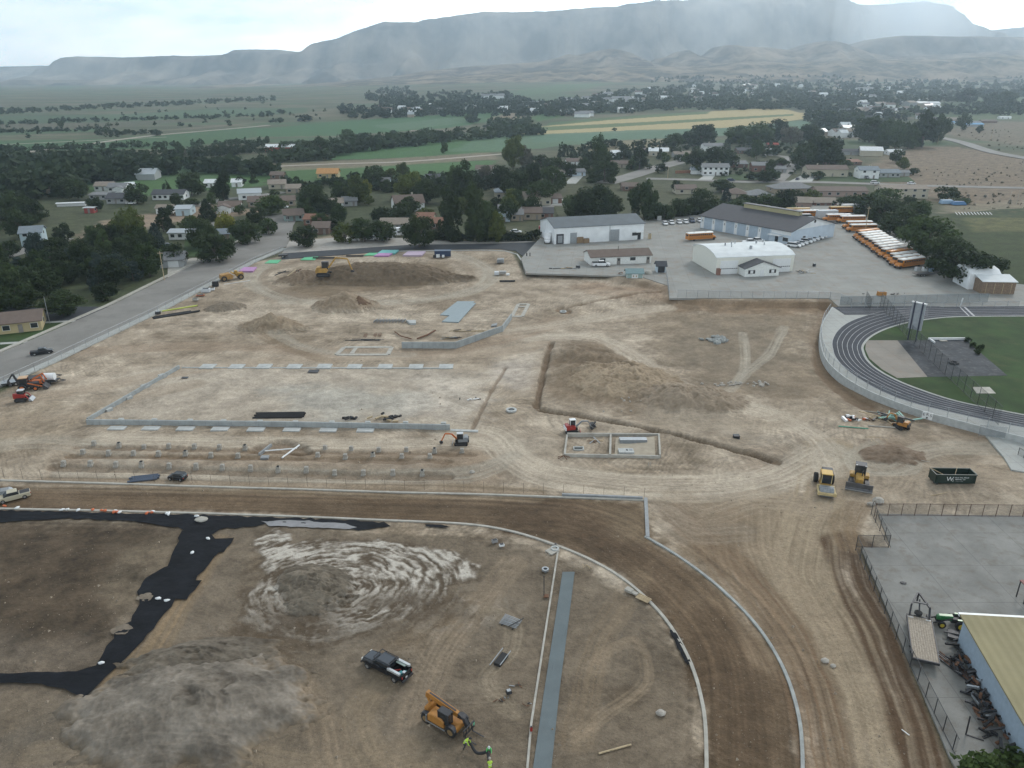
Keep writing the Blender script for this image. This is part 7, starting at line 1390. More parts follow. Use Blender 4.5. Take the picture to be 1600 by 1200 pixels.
part(wt,'windows',m_glass,lambda b:b.loft([rsec(-1.05,1.8,1.25,1.85,.05),rsec(-.95,1.75,1.25,1.95,.08),rsec(.75,1.72,1.25,1.95,.08),rsec(1.45,1.85,1.25,1.34,.02)]));part(wt,'roof',M('dusty_black',(.05,.06,.075),.4),lambda b:b.box((-.1,0,1.97),(1.75,1.55,.08)),.03)
part(wt,'hood_panel',M('dusty_black'),lambda b:b.box((2.25,0,1.29),(1.3,1.4,.06),ry=.05),.02);part(wt,'grille',m_dsteel,lambda b:b.box((3.17,0,.85),(.08,1.3,.35)))
part(wt,'bumper',m_dsteel,lambda b:b.box((3.22,0,.55),(.18,2.0,.22)),.03)
bd=part(wt,'bed',Bk,lambda b:(b.box((-2.2,0,.78),(2.1,1.9,.3)),b.box((-2.2,.93,1.1),(2.1,.1,.7)),b.box((-2.2,-.93,1.1),(2.1,.1,.7)),b.box((-3.2,0,1.05),(.1,1.9,.7))),.02)
for sy in(-1,1):
 part(wt,'toolbox',M('checker_plate',(.55,.57,.58),.35,.5,var=.15),lambda b:b.box((-2.05,sy*.92,1.56),(1.9,.34,.28)),.02);part(wt,'headlight',m_lamp,lambda b:b.box((3.12,sy*.78,1.0),(.12,.28,.2)));part(wt,'mirror',Bk,lambda b:b.box((1.05,sy*1.18,1.4),(.14,.24,.26)),.03)
 part(wt,'rack_rail',m_dsteel,lambda b:b.bar((-1.3,sy*.8,2.1),(1.2,sy*.8,2.12),.07,.07));part(wt,'tail_light',m_tail,lambda b:b.box((-3.26,sy*.85,1.1),(.05,.16,.3)))
 for sx in(-2.1,2.15):wheel(wt,sx,sy*.95,.43,.28)
part(wt,'toolbox_tray',M('tool_tray',(.35,.42,.38),.5),lambda b:b.box((-1.85,-.62,1.5),(1.4,.22,.1)));part(wt,'rack_hoop',m_dsteel,lambda b:(b.box((-1.25,0,2.05),(.08,1.75,.1)),b.box((-1.25,.84,1.7),(.1,.1,.8)),b.box((-1.25,-.84,1.7),(.1,.1,.8)),b.box((1.2,0,2.13),(.08,1.7,.08))))
part(wt,'tool',M('teal_tool',(.04,.2,.22),.5),lambda b:(b.box((-2.6,.25,1.1),(.5,.5,.3)),b.box((-2.9,-.1,1.1),(.3,.4,.3))));part(wt,'tool',PT['lightgrey'],lambda b:b.box((-2.95,.1,1.3),(.35,.35,.2)));part(wt,'tool',PT['red'],lambda b:b.bar((-1.5,.3,1.0),(-2.2,-.2,1.1),.12,.12))
part(wt,'number_plate',m_white,lambda b:b.box((-3.27,.1,.8),(.03,.32,.17)));part(wt,'step_bumper',m_dsteel,lambda b:b.box((-3.35,0,.6),(.25,1.9,.18)),.02);put(wt,604,1048,(573,1032),'g',cat='pickup truck');wt.scale=(.87,)*3
t=thing('cream_pickup','cream pickup with a dark bed cover on the dirt track at the left edge','pickup truck');bpy.data.objects.remove(t)
t=car('pickup','beige',22,780,(-10,788),'g','cream pickup standing on the dirt track at the left edge');t.scale=(.76,)*3
t=thing('tandem_roller','grey roller with a dark canopy cut off by the left edge on the dirt track','roller');part(t,'frame',PT['grey'],lambda b:b.box((0,0,1),(3.2,1.4,.7)),.08);part(t,'canopy',M('canopy_blue',(.06,.075,.11),.5),lambda b:b.box((-.2,0,2.6),(1.8,1.6,.12)),.03)
for sx in(-.8,.4):
 for sy in(-.6,.6):part(t,'post',m_dsteel,lambda b:b.box((sx,sy,1.9),(.08,.08,1.4)))
for sx in(-1.4,1.4):part(t,'drum',m_steel,lambda b:b.tube([(sx,-.8,.65),(sx,.8,.65)],.65,20))
put(t,-3,779,20,'g',cat='roller')
t=thing('wheel_scraper','old yellow two-part wheeled scraper near the purple boards','scraper');part(t,'tractor',Y_,lambda b:(b.box((2.3,0,1.5),(2.2,1.6,1.1)),b.box((1.3,0,2.2),(.9,1.2,1.1))),.1);part(t,'bowl',M('worn_yellow',(.36,.2,.06),.7,var=.3),lambda b:b.side([(-3.6,.7),(-3.4,2.0),(-.6,2.2),(.3,1.4),(-.2,.5)],-1.3,1.3),.05)
part(t,'gooseneck',Y_,lambda b:(b.bar((1.0,0,1.7),(.1,0,2.3),.5,.4),b.bar((.1,-1.2,2.2),(.1,1.2,2.2),.3,.3)))
for sx in(2.4,-2.6):
 for sy in(-1,1):wheel(t,sx,sy*1.25,.85,.6,M('rim_tan'))
put(t,363,437,32,'g',cat='scraper')
t=thing('backhoe_loader','backhoe loader with a pale roof, biggest machine of the left group','backhoe');part(t,'body',m_dsteel,lambda b:(b.box((.9,0,1.1),(2.4,1.1,.8)),b.box((-.4,0,1.0),(1.2,1.7,.8))),.06);cab(t,(-.4,0,2.0),(1.5,1.5,1.3),m_dsteel,roofm=M('faded_roof',(.5,.33,.2),.6))
part(t,'boom',m_dsteel,lambda b:(b.bar((-1.3,0,1.2),(-2.0,0,3.6),.3,.35),b.bar((-2.0,0,3.6),(-3.1,0,2.2),.22,.28),b.bar((-3.1,0,2.2),(-2.8,0,1.2),.5,.35)));part(t,'loader_bucket',m_dsteel,lambda b:b.side([(3.0,.2),(2.9,1.0),(3.2,1.0),(3.9,.25)],-1.15,1.15));part(t,'loader_arm',PT['orange'],lambda b:(b.bar((.3,.7,1.6),(3.0,.7,.6),.12,.2),b.bar((.3,-.7,1.6),(3.0,-.7,.6),.12,.2)))
for sx,r in((-.7,.75),(1.6,.5)):
 for sy in(-1,1):wheel(t,sx,sy*1.0,r,.4,PT['orange'])
put(t,44,609,18,'g',cat='backhoe')
t=thing('skid_steer','red tracked skid steer in front of the backhoe group','skid steer')
for sy in(-1,1):track(t,-1.1,1.1,sy*.75,.35,.38);part(t,'lift_arm',PT['red'],lambda b:(b.bar((-1.1,sy*.75,1.75),(1.0,sy*.72,1.2),.12,.2),b.bar((1.0,sy*.72,1.2),(1.5,sy*.7,.45),.12,.2)))
part(t,'body',PT['red'],lambda b:b.box((-.35,0,1.05),(1.9,1.1,.85)),.06);cab(t,(.1,0,1.75),(1.1,1.0,.8),m_dsteel,roofm=PT['lightgrey']);part(t,'bucket',m_steel,lambda b:b.side([(1.45,.1),(1.5,.7),(1.65,.7),(2.1,.1)],-.9,.9));put(t,35,626,12,'g',cat='skid steer')
def flatbed(px,py,L_,W_,head,deck,label,z='g',tank=None):
 t=thing('flatbed_trailer',label,'trailer');part(t,'deck',deck,lambda b:b.box((0,0,.75),(L_,W_,.14)));part(t,'frame',m_dsteel,lambda b:(b.box((0,W_/2+.03,.72),(L_,.08,.22)),b.box((0,-W_/2-.03,.72),(L_,.08,.22)),b.bar((L_/2,W_*.4,.6),(L_/2+1.4,0,.6),.1,.14),b.bar((L_/2,-W_*.4,.6),(L_/2+1.4,0,.6),.1,.14)))
 for sx in(-.9,.0):
  for sy in(-1,1):wheel(t,sx,sy*(W_/2-.05),.36,.22)
 if tank:part(t,'tank',tank,lambda b:b.tube([(-1.0,0,1.5),(1.0,0,1.5)],.75,16),smooth=False)
 return put(t,px,py,head,z,label,'trailer')
flatbed(60,594,6,2.2,20,m_dsteel,'long dark flatbed trailer behind the backhoe group');flatbed(80,599,3,1.8,8,m_dsteel,'small tank trailer with a white tank at the right of the machine group',tank=PT['white']);flatbed(26,600,5,2.2,28,m_steel,'grey flatbed trailer at the left of the machine group')
flatbed(1441,431,5.5,2.1,4,m_dsteel,'black car trailer in front of the nearest bus',PL+.03)
t=thing('skid_loader','orange loader half hidden behind the backhoe','loader');part(t,'body',PT['orange'],lambda b:b.box((0,0,1),(1.8,1.2,.9)),.06);part(t,'lift_arm',PT['orange'],lambda b:(b.bar((-.8,.6,1.5),(1.3,.6,2.6),.14,.2),b.bar((1.3,.6,2.6),(1.8,.6,1.2),.14,.2),b.bar((-.8,-.6,1.5),(1.3,-.6,2.6),.14,.2),b.bar((1.3,-.6,2.6),(1.8,-.6,1.2),.14,.2)))
for sx in(-.6,.6):
 for sy in(-1,1):wheel(t,sx,sy*.75,.4,.3)
put(t,58,604,10,'g',cat='loader')
t=thing('farm_tractor','green farm tractor with yellow wheel hubs beside the pale blue wall','tractor');Gn=PT['green'];yr=M('hub_yellow',(.6,.45,.05),.5)
part(t,'hood',Gn,lambda b:b.loft([rsec(.1,.6,.8,1.45,.08),rsec(1.5,.55,.75,1.35,.1),rsec(1.7,.45,.75,1.25,.1)]));part(t,'body',m_dsteel,lambda b:b.box((-.4,0,.85),(1.3,.6,.5)),.05);part(t,'seat',m_black,lambda b:b.box((-.75,0,1.35),(.45,.45,.3)),.06)
for sy in(-1,1):wheel(t,-.7,sy*.75,.62,.36,yr,n=20);wheel(t,1.2,sy*.62,.42,.24,yr);part(t,'fender',Gn,lambda b:b.box((-.65,sy*.62,1.32),(.8,.3,.08)),.03)
part(t,'loader_frame',m_dsteel,lambda b:(b.bar((.2,.45,1.3),(2.3,.45,.4),.1,.14),b.bar((.2,-.45,1.3),(2.3,-.45,.4),.1,.14),b.box((2.35,0,.4),(.3,1.5,.5))));put(t,1486,978,168,.07,cat='tractor')
t=thing('gooseneck_trailer','large flat trailer with plank deck and black A-shaped gooseneck on the near yard','trailer')
part(t,'deck',M('grey_planks',(.33,.28,.225),.9,var=.3,scale=5),lambda b:[b.box((-.5,-1.1+k*.245,.92),(7.4,.225,.07))for k in range(10)]);part(t,'frame',m_dsteel,lambda b:(b.box((-.5,1.27,.88),(7.6,.1,.26)),b.box((-.5,-1.27,.88),(7.6,.1,.26)),b.box((-4.3,0,.85),(.16,2.6,.3)),b.box((3.3,0,.86),(.2,2.6,.28))))
part(t,'gooseneck',m_dsteel,lambda b:(b.bar((3.2,1.0,1.0),(3.7,.95,2.1),.18,.2),b.bar((3.2,-1.0,1.0),(3.7,-.95,2.1),.18,.2),b.bar((3.7,.95,2.1),(6.2,.1,2.1),.18,.2),b.bar((3.7,-.95,2.1),(6.2,-.1,2.1),.18,.2),b.bar((4.3,-.8,2.15),(4.3,.8,2.15),.25,.1),b.bar((6.2,0,2.2),(6.1,0,1.0),.16,.16),b.bar((3.6,0,1.2),(5.0,0,2.1),.14,.14)))
part(t,'spare_wheel',m_tyre,lambda b:b.tube([(3.6,.1,1.12),(3.6,.1,1.34)],.42,18));part(t,'ramp_hook',m_white,lambda b:(b.box((2.9,-.9,.98),(.1,.5,.05)),b.box((2.9,.9,.98),(.1,.5,.05))))
for sx in(-2.2,-1.2):
 for sy in(-1,1):wheel(t,sx,sy*1.1,.4,.3)
put(t,1438,1003,(1429,945),.07,cat='trailer')
t=thing('dumpster','long dark green roll-off dumpster with white lettering on its side','dumpster');Dg=M('dumpster_green',(.010,.026,.02),.5,var=.2)
part(t,'side_wall',Dg,lambda b:b.box((0,-1.15,1.05),(6.7,.1,1.6)));part(t,'side_wall',Dg,lambda b:b.box((0,1.15,1.05),(6.7,.1,1.6)));part(t,'end_wall',Dg,lambda b:b.box((-3.35,0,1.05),(.1,2.3,1.6)));part(t,'end_wall',Dg,lambda b:b.box((3.35,0,1.05),(.1,2.3,1.6)));part(t,'floor',m_black,lambda b:b.box((0,0,.3),(6.6,2.2,.12)))
part(t,'rim',Dg,lambda b:(b.box((0,-1.2,1.88),(6.9,.16,.12)),b.box((0,1.2,1.88),(6.9,.16,.12)),b.box((-3.4,0,1.88),(.16,2.3,.12)),b.box((3.4,0,1.88),(.16,2.3,.12))));part(t,'rib',Dg,lambda b:[b.box((x_,-1.23,.95),(.1,.08,1.5))for x_ in(-3.2,2.9,3.25)]);part(t,'skid',m_dsteel,lambda b:(b.box((0,-.6,.12),(6.6,.15,.24)),b.box((0,.6,.12),(6.6,.15,.24))))
part(t,'roller',m_dsteel,lambda b:(b.tube([(3.0,-1.2,.2),(3.0,-.9,.2)],.2,12),b.tube([(-3.0,-1.2,.2),(-3.0,-.9,.2)],.2,12)))
text('W',1.15,m_white,t,(-1.0,-1.215,1.05));text('J',.5,m_white,t,(-.42,-1.215,.85));text('Here We Work',.36,m_white,t,(.95,-1.215,1.35));text('RENTAL, CO',.3,m_white,t,(.75,-1.215,1.0));text('(970) 7 5300',.24,m_steel,t,(.65,-1.215,.66))
part(t,'debris',m_wood,lambda b:(b.bar((-3.6,.9,2.1),(-.6,-.4,.9),.1,.1),b.bar((.2,-.3,.9),(1.4,1.5,2.1),.1,.1),b.bar((-2.6,-.5,1.5),(-.5,-.3,.9),.12,.06)));put(t,1486,752,-1.5,'g',cat='dumpster');t.scale=(.9,)*3
# ------------------------------------------------------------------ earth and gravel piles
m_pile=vcmat('pile_soil',fine=((2.5,.14),(.5,.12)),bump=.06,bscale=2.5)
def pile(name,label,px,py,a,b,rz,hh,c,c2,seed,rough=.35,flat=.0,n=150,cat='dirt pile',shape=1.3,cut=None,rd=None,fine=.14):
 p=G(px,py);u=np.linspace(-1.25,1.25,n);U,V=np.meshgrid(u,u)
 cz,sz=math.cos(rz),math.sin(rz);X=p.x+(U*a)*cz-(V*b)*sz;Y=p.y+(U*a)*sz+(V*b)*cz
 wv=fbm(X/(a*.35)+seed,Y/(b*.45),seed,4);q_=np.sqrt(U**2+V**2)+.34*wv+.07*fbm(X/1.6,Y/1.6,seed+6,3)
 prof=np.clip(1-q_,0,1)**(1/shape if flat else 1);prof=np.minimum(prof,1-flat)/(1-flat)
 gl=ridg(X/2.2,Y/2.2,seed+3,4);fn=fbm(X/.7,Y/.7,seed+4,3)
 if rd is not None:gl=ridg((X*math.cos(rd)+Y*math.sin(rd)+2*wv)/1.5,(-X*math.sin(rd)+Y*math.cos(rd))/6,seed+3,3)*.8
 h_=hh*prof*(1+rough*wv)+prof**.5*(rough*.35*hh*gl*.6+fine*fn+.05*fbm(X/.3,Y/.3,seed+8,2))
 if cut:h_=h_*(1-.85*sstep(0,.1,U-cut)*(V<.5))
 base,GC=ground(X,Y);Z=base-.05+h_*(prof>0)
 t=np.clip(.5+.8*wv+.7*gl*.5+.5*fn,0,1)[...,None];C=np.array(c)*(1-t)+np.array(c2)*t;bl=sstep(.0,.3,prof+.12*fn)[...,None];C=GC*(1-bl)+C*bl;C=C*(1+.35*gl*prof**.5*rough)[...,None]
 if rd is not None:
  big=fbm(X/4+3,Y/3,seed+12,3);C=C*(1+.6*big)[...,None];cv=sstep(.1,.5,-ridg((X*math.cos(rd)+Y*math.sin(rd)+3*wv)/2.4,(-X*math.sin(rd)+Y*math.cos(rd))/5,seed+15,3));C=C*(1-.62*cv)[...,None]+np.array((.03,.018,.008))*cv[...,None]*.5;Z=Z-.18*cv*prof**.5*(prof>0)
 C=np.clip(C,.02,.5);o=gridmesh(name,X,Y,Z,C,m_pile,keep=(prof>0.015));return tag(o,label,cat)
pile('dirt_pile','very long dark dirt pile in the oval scraped area, excavator on its left end',600,436,26,8.0,R(-2),4.6,(.095,.07,.047),(.165,.125,.088),3,.35,.35,220)
pile('dirt_pile','rough brown dirt mound left of the big excavator',480,438,10,6,R(10),3.6,(.12,.085,.058),(.20,.15,.105),5,.6)
pile('dirt_pile','brown dirt pile with a dark freshly cut face',540,480,10,6.0,0,4.6,(.175,.13,.088),(.29,.225,.16),7,.4)
pile('dirt_pile','small dark clod heap set into the cut side of the brown pile',562,481,4.4,4.2,0,3.4,(.10,.062,.04),(.14,.09,.06),9,.5,n=80)
pile('dirt_pile','low pale brown pile with two humps near the left site edge',426,511,9.5,5.5,R(-8),3.6,(.17,.125,.085),(.28,.22,.155),11,.6)
pile('gravel_pile','small flat grey-brown gravel pile, leftmost on the site',353,481,5.6,4.2,R(15),1.5,(.15,.12,.09),(.2,.165,.125),13,.25,.3)
pile('gravel_pile','large grey gravel heap spreading at the lower left of the photo',300,1108,12.5,7.6,R(5),2.4,(.10,.083,.065),(.205,.178,.147),15,.42,.1,330,'gravel pile',rd=.5,fine=.05)
pile('gravel_pile','ridged upper arm of the grey gravel heap at the lower left',310,1030,8.5,3.4,R(12),1.5,(.07,.054,.038),(.155,.132,.105),17,.7,.1,200,'gravel pile',rd=.9,fine=.06)
pile('silt_heap','wet grey silt heap in the middle of the scraped slurry patch',492,915,5.6,4.4,R(-25),1.3,(.075,.06,.043),(.16,.135,.105),19,.8,.15,200,'silt heap',rd=-1.2)
pile('silt_heap','small round silt cone at the left foot of the wet heap',478,945,2.6,2.2,0,.9,(.10,.082,.062),(.15,.128,.1),21,.4,.1,90,'silt heap',rd=1.5)
pile('dirt_pile','small brown spoil heap below the open shelter',880,486,2.6,1.6,0,.7,(.18,.12,.075),(.26,.19,.13),23,.5,n=60)
pile('dirt_pile','hummocky spoil mound right of the trench',975,600,12,9,R(20),1.3,(.20,.15,.1),(.30,.235,.165),25,.7,.2,200)
pile('dirt_pile','broad stony spoil mound below the haul road bend',1085,632,11,5.5,0,1.7,(.17,.13,.09),(.27,.215,.16),27,.7,.2,160)
pile('dirt_pile','brushy brown mound between dumpster and compact excavator',1394,712,5.8,3.4,0,.8,(.13,.09,.06),(.2,.15,.11),29,.4,.2,100)
# ------------------------------------------------------------------ stones and debris
def rocks(px,py,sx,sy,n,r0,r1,mat,label,group,seed,nm='stone',cat='stone',sub=1):
 q=random.Random(seed)
 for k in range(n):
  p=G(px+q.gauss(0,sx),py+q.gauss(0,sy));mb=MB();r=q.uniform(r0,r1);ico(mb,(0,0,0),r,sub,seed+k,.28,(1.2,.9,.7));o=mb.build(nm,mat)
  o.location=(p.x,p.y,fz(p.x,p.y)+r*.35);o.rotation_euler.z=q.uniform(0,6);tag(o,label,cat,group)
m_stone=M('pale_stone',(.36,.33,.29),.9,var=.25,scale=2,bump=.03);m_stoneg=M('grey_rubble',(.27,.28,.27),.9,var=.3,scale=2)
rocks(1118,531,9,2.2,30,.35,.75,m_stoneg,'broken grey concrete lump in the rubble row above the loop tracks','rubble in the upper row',1,'rubble')
rocks(1140,603,12,2.5,16,.2,.5,m_stone,'pale stone in the scatter left of the loop track ends','stones by the loop tracks',2)
rocks(1190,604,9,2.5,12,.2,.5,m_stone,'pale stone in the scatter right of the loop track ends','stones right of the loop tracks',3)
rocks(1000,630,28,12,22,.12,.3,m_stone,'small pale stone lying on the spoil mound slope','stones on the spoil mound',4)
for x,y,r in[(1372,784,.75),(1361,788,.5),(1289,1033,.4),(1302,1040,.3),(738,741,.4),(1033,1114,.45)]:
 mb=MB();ico(mb,(0,0,0),r,2,x,.15,(1.1,.9,.7));o=mb.build('boulder',m_stone);p=G(x,y);o.location=(p.x,p.y,fz(p.x,p.y)+r*.4)
 tag(o,{1372:'pale boulder at the fence corner of the near yard, larger one',1361:'pale boulder at the fence corner of the near yard, smaller left one',1289:'pale clod on the haul road beside the curved kerb',1302:'smaller pale clod right of another on the haul road',738:'cream stone near the right end of the pier rows',1033:'pale stone lying alone right of the runway strip'}[x],'stone')
def sticks(px,py,n,L0,L1,mats,name,label,cat,seed,spread=(10,4),up=.25,w0=.1,z=None,grp=None,dirn=None):
 """one jumbled heap of long pieces: a thing with each piece type as a part"""
 q=random.Random(seed);p=G(px,py,z or 0);zz=fz(p.x,p.y)if z is None else z;t=thing(name,label,cat,(p.x,p.y,zz),0,grp)
 for k in range(n):
  a=q.uniform(0,6.28)if dirn is None else R(dirn)+q.gauss(0,.12);l=q.uniform(L0,L1)/2;x,y,h=q.gauss(0,spread[0]/3),q.gauss(0,spread[1]/3),q.uniform(.05,up)
  part(t,'beam',mats[k%len(mats)],lambda b:b.bar((x-l*math.cos(a),y-l*math.sin(a),h),(x+l*math.cos(a),y+l*math.sin(a),h+q.uniform(-.05,up*.6)),w0*q.uniform(.7,1.4),w0*q.uniform(.6,1.2)))
 return t
m_mint=M('mint_metal',(.26,.46,.40),.6,var=.1)
sticks(1392,652,26,1.5,4.5,[m_mint,m_mint,m_dsteel,m_mint,m_wood],'debris_heap','heap of mint-green metal pieces in front of the excavator','debris',3,(5,2.2),1.2,.22)
sticks(1363,655,12,.8,2.5,[m_wood,m_rust],'debris_heap','thin brown branch heap left of the mint-green debris','debris',4,(3,1.6),.6,.08)
sticks(1332,655,14,.4,1.4,[m_white,m_black,m_steel,m_orng],'debris_heap','pile of white, black and orange rubbish left of the green debris','debris',5,(3.2,1.6),.5,.35)
sticks(470,436,26,1.5,5,[m_rust,m_dsteel,m_wood],'brush_heap','tangle of rusty scrap and roots at the left foot of the long pile','debris',6,(9,3.5),2.2,.22)
sticks(604,652,16,.5,1.6,[m_black,m_black,m_wood],'form_pile','black forms and ties scattered on the pale floor area','debris',7,(4.5,3),.35,.3)
sticks(548,654,7,.4,1.2,[m_black],'form_pile','small black heap left of the scattered forms','debris',8,(2.2,.8),.35,.3)
sticks(738,624,8,.3,.9,[m_black,m_white],'tool_pile','few black and white bits near the thin trench on the pale floor','debris',9,(3.2,.6),.3,.18)
sticks(715,517,10,.8,3.5,[m_wood,m_dsteel],'lumber_pile','dark lumber heap above the curved wall, upper one','lumber',10,(4.5,.8),.3,.12,dirn=4)
sticks(700,528,12,.8,3.5,[m_dsteel,m_wood,m_conc],'lumber_pile','dark lumber heap above the curved wall, lower one','lumber',11,(6,.8),.4,.14,dirn=3)
sticks(575,531,8,2,6,[m_dsteel],'lumber_pile','dark bars lying above the long narrow footing','lumber',12,(7,.5),.25,.12,dirn=0)
sticks(745,518,6,1,3,[m_wood],'lumber_pile','thin boards beside the bend of the low wall','lumber',13,(4,1),.2,.12,dirn=14)
sticks(1258,426,14,1,3.4,[m_steel,m_dsteel,m_wood],'metal_pile','pipes and scrap leaning beside the arched workshop','debris',14,(4,2),.6,.14,PL)
sticks(1108,415,8,.6,1.8,[m_dsteel,m_rust],'junk_pile','dark junk against the left wall of the arched workshop','debris',15,(1.4,3),.8,.3,PL)
sticks(1482,424,14,.8,3.2,[m_black,m_steel],'junk_pile','dark scrap heap at the tail of the nearest bus','debris',16,(4,4),.6,.2,PL)
sticks(880,420,9,.6,3,[m_dsteel,m_wood,m_conc],'junk_pile','loose boards and parts on the yard edge left of the white pickup','debris',17,(6,.8),.3,.2,PL)
sticks(826,426,4,.5,1.2,[m_rust,m_black],'junk_pile','rusty bits at the end of the curved kerb','debris',18,(3.6,.6),.5,.4)
sticks(985,428,12,.4,1.4,[M('rust_orange',(.33,.12,.06),.8),m_concp],'junk_pile','orange and pale clutter behind the garden shed','debris',19,(7,.8),.6,.4,PL)
sticks(1390,460,6,.5,1.2,[m_dsteel],'junk_pile','small dark parts along the yard fence right of the yellow box','debris',20,(8,.6),.4,.2,PL)
sticks(1545,458,6,.5,1.2,[m_rust,m_white],'junk_pile','rusty parts against the wooden front of the barn','debris',21,(3,.6),.5,.3,PL)
sticks(1350,690,5,1,3,[m_wood],'branch','bare pale branches lying on the brushy mound','branch',22,(3,2),1.0,.05)
for k,(x,y,n,s,lab,mt)in enumerate([(1520,1050,34,0,'dark scrap iron heap along the pale blue wall, upper stretch',[m_dsteel,m_rust,m_black]),(1545,1095,40,1,'dark scrap iron heap along the pale blue wall, middle stretch with bright bits',[m_dsteel,m_rust,m_steel,m_black]),(1575,1140,40,2,'rusty scrap heap at the lower end of the pale blue wall',[m_rust,m_dsteel,m_black,m_rust])]):
 t=sticks(x,y,int(n*1.9),.3,1.7,mt+[m_dsteel,m_black,m_dsteel],'scrap_heap',lab,'scrap',40+k,(3.4,5.2),.8,.2,.06)
t=thing('iron_bars','long rusty iron bars laid parallel on the near yard','iron bars',tuple(G(1506,1068,.06)))
for k in range(7):part(t,'bar',m_rust if k%2 else m_dsteel,lambda b:b.bar((-1.6+k*.28,6-k*.3,.1+.05*(k%3)),(2.6+k*.28,-5.5-k*.25,.12),.14,.12))
t=thing('rubber_mat','black flat sheet lying in the scrap next to the tractor','sheet',tuple(G(1508,1018,.07)));part(t,'sheet',m_black,lambda b:b.box((0,0,.3),(1.8,2.6,.05),rz=.3,ry=.1))
t=thing('tractor_implement','dark mower implement behind the green tractor','implement',tuple(G(1500,1000,.07)));part(t,'frame',m_dsteel,lambda b:(b.box((0,0,.4),(2.6,1.5,.3),rz=-.5),b.bar((-1.5,.8,.5),(1.2,-.6,.8),.15,.15)));part(t,'wheel_cover',m_black,lambda b:b.tube([(.6,.4,.2),(.6,.4,.6)],.6,12))
for i,(x,y)in enumerate([(1516,1003),(1524,1028),(1541,1060)]):
 t=thing('leaning_rods','bent dark rods leaning on the pale blue wall, %s set'%['upper','middle','lower'][i],'rods',tuple(G(x,y,.06)))
 for k in range(3):part(t,'rod',m_dsteel,lambda b:b.tube([(k*.3,0,0),(k*.34+.2,.3,1.4),(k*.4+.7,.5,2.6)],.04,5))
t=thing('bent_stand','bent steel frame standing alone at the bottom of the near yard','frame',tuple(G(1509,1148,.06)));part(t,'upright',m_dsteel,lambda b:b.bar((0,0,0),(0,.1,2.2),.1,.1));part(t,'foot',m_dsteel,lambda b:(b.bar((0,0,.05),(1.3,-.7,.05),.12,.1),b.bar((1.4,-.5,.05),(3.0,.1,.05),.08,.08),b.bar((1.4,-.3,.05),(3.0,.3,.05),.08,.08)))
t=thing('red_canopy','corner of a dull red canopy on posts at the right edge','canopy',tuple(G(1600,938,.06)));part(t,'top',M('dull_red',(.22,.09,.08),.7),lambda b:b.box((.6,0,2.3),(2.4,1.6,.12)));part(t,'leg',m_dsteel,lambda b:b.box((-.5,-.7,1.1),(.1,.1,2.2)));part(t,'leg',m_dsteel,lambda b:b.box((-.5,.7,1.1),(.1,.1,2.2)))
o=MB();ico(o,(0,0,.05),.35,1,2,.1,(1.2,.9,.3));o=o.build('drain_cover',m_dsteel);o.location=G(1411,911,.08);tag(o,'small dark round cover on the near yard concrete','cover')
# ------------------------------------------------------------------ concrete foundations
def wallrun(name,pts,wd,ht,mat,label=None,cat=None,parent=None,z0=-.4):
 P=[Vector((*G(a,b)[:2],0))for a,b in pts];o0=P[0]if parent is None else Vector(parent.location)
 zb=[fz(p.x,p.y)for p in P];mb=MB();zz=sum(zb)/len(zb)
 for i in range(len(P)-1):
  d=(P[i+1]-P[i]).normalized()*(wd/2*.98);A_,B_=P[i]-o0-(d if i else d*0),P[i+1]-o0+(d if i<len(P)-2 else d*0)
  A_.z=B_.z=zz+(ht+z0)/2-(o0.z if parent is not None else 0)+i*.003;mb.bar(A_,B_,wd,ht-z0)
 o=mb.build(name,mat,parent)
 if parent is None:o.location=P[0];tag(o,label,cat)
 return o
m_wallc=slabmat('form_concrete',(.34,.36,.36),.82,2.4,sc=.5,var=.14,stain=(.27,.28,.27))
wallrun('stem_wall',[(136,662),(430,665),(703,670)],.3,1.0,m_wallc,'long front foundation wall of the big rectangular footprint','foundation wall')
wallrun('stem_wall',[(137,658),(280,575)],.3,.8,m_wallc,'slanting left foundation wall of the big rectangular footprint','foundation wall')
wallrun('stem_wall',[(284,574),(708,575)],.3,.18,m_conc,'low back foundation line of the big rectangular footprint','foundation wall',z0=-.3)
wallrun('footing',[(704,671),(747,672.5)],.7,.16,m_conc,'bare pale footing continuing right of the front wall','footing')
def pad(x,y,sx,sy,h,mat,label,cat,grp,nm='footing_pad',rz=0,blk=None):
 p=G(x,y);z=fz(p.x,p.y);t=thing(nm,label,cat,(p.x,p.y,z),rz,grp);part(t,'slab',mat,lambda b:b.box((0,0,h/2-.2),(sx,sy,h+.4)),.02)
 if blk:part(t,'pier',mat,lambda b:b.box((0,0,h+blk[1]/2),(blk[0],blk[0],blk[1])),.02)
 return t
od=['first','second','third','fourth','fifth','sixth','seventh','eighth','ninth','tenth','eleventh','twelfth','thirteenth','fourteenth','fifteenth','sixteenth']
for i,x in enumerate([325,370,413,460,507,554,602,650,697]):pad(x,572.5,3.0,2.6,.22,m_conc,'square pale footing pad on the back foundation line, %s from the left'%od[i],'footing pad','footing pads of the back line',blk=(1.2,.06))
for i,x in enumerate([183,236,290,344,400,456,513,571]):pad(x,668.5+i*.5,3.0,1.5,.2,m_conc,'pale footing pad poking out before the front wall, %s from the left'%od[i],'footing pad','footing pads before the front wall')
for i,x in enumerate([190,242,298,350,407,462,519,575,634,693]):pad(x,660.5+i*.6,.9,.6,.95,m_conc,'short concrete pilaster behind the front wall, %s from the left'%od[i],'pilaster','pilasters of the front wall','pilaster')
for i,(x,y)in enumerate([(254,588),(227,604),(200,621),(169,640)]):pad(x,y,1.5,1.2,.45,m_conc,'stub pier on the slanting left wall, %s from the top'%od[i],'pier','stub piers of the slanting wall','stub_pier',R(-35))
m_pier=M('pier_concrete',(.33,.31,.275),.85,var=.2)
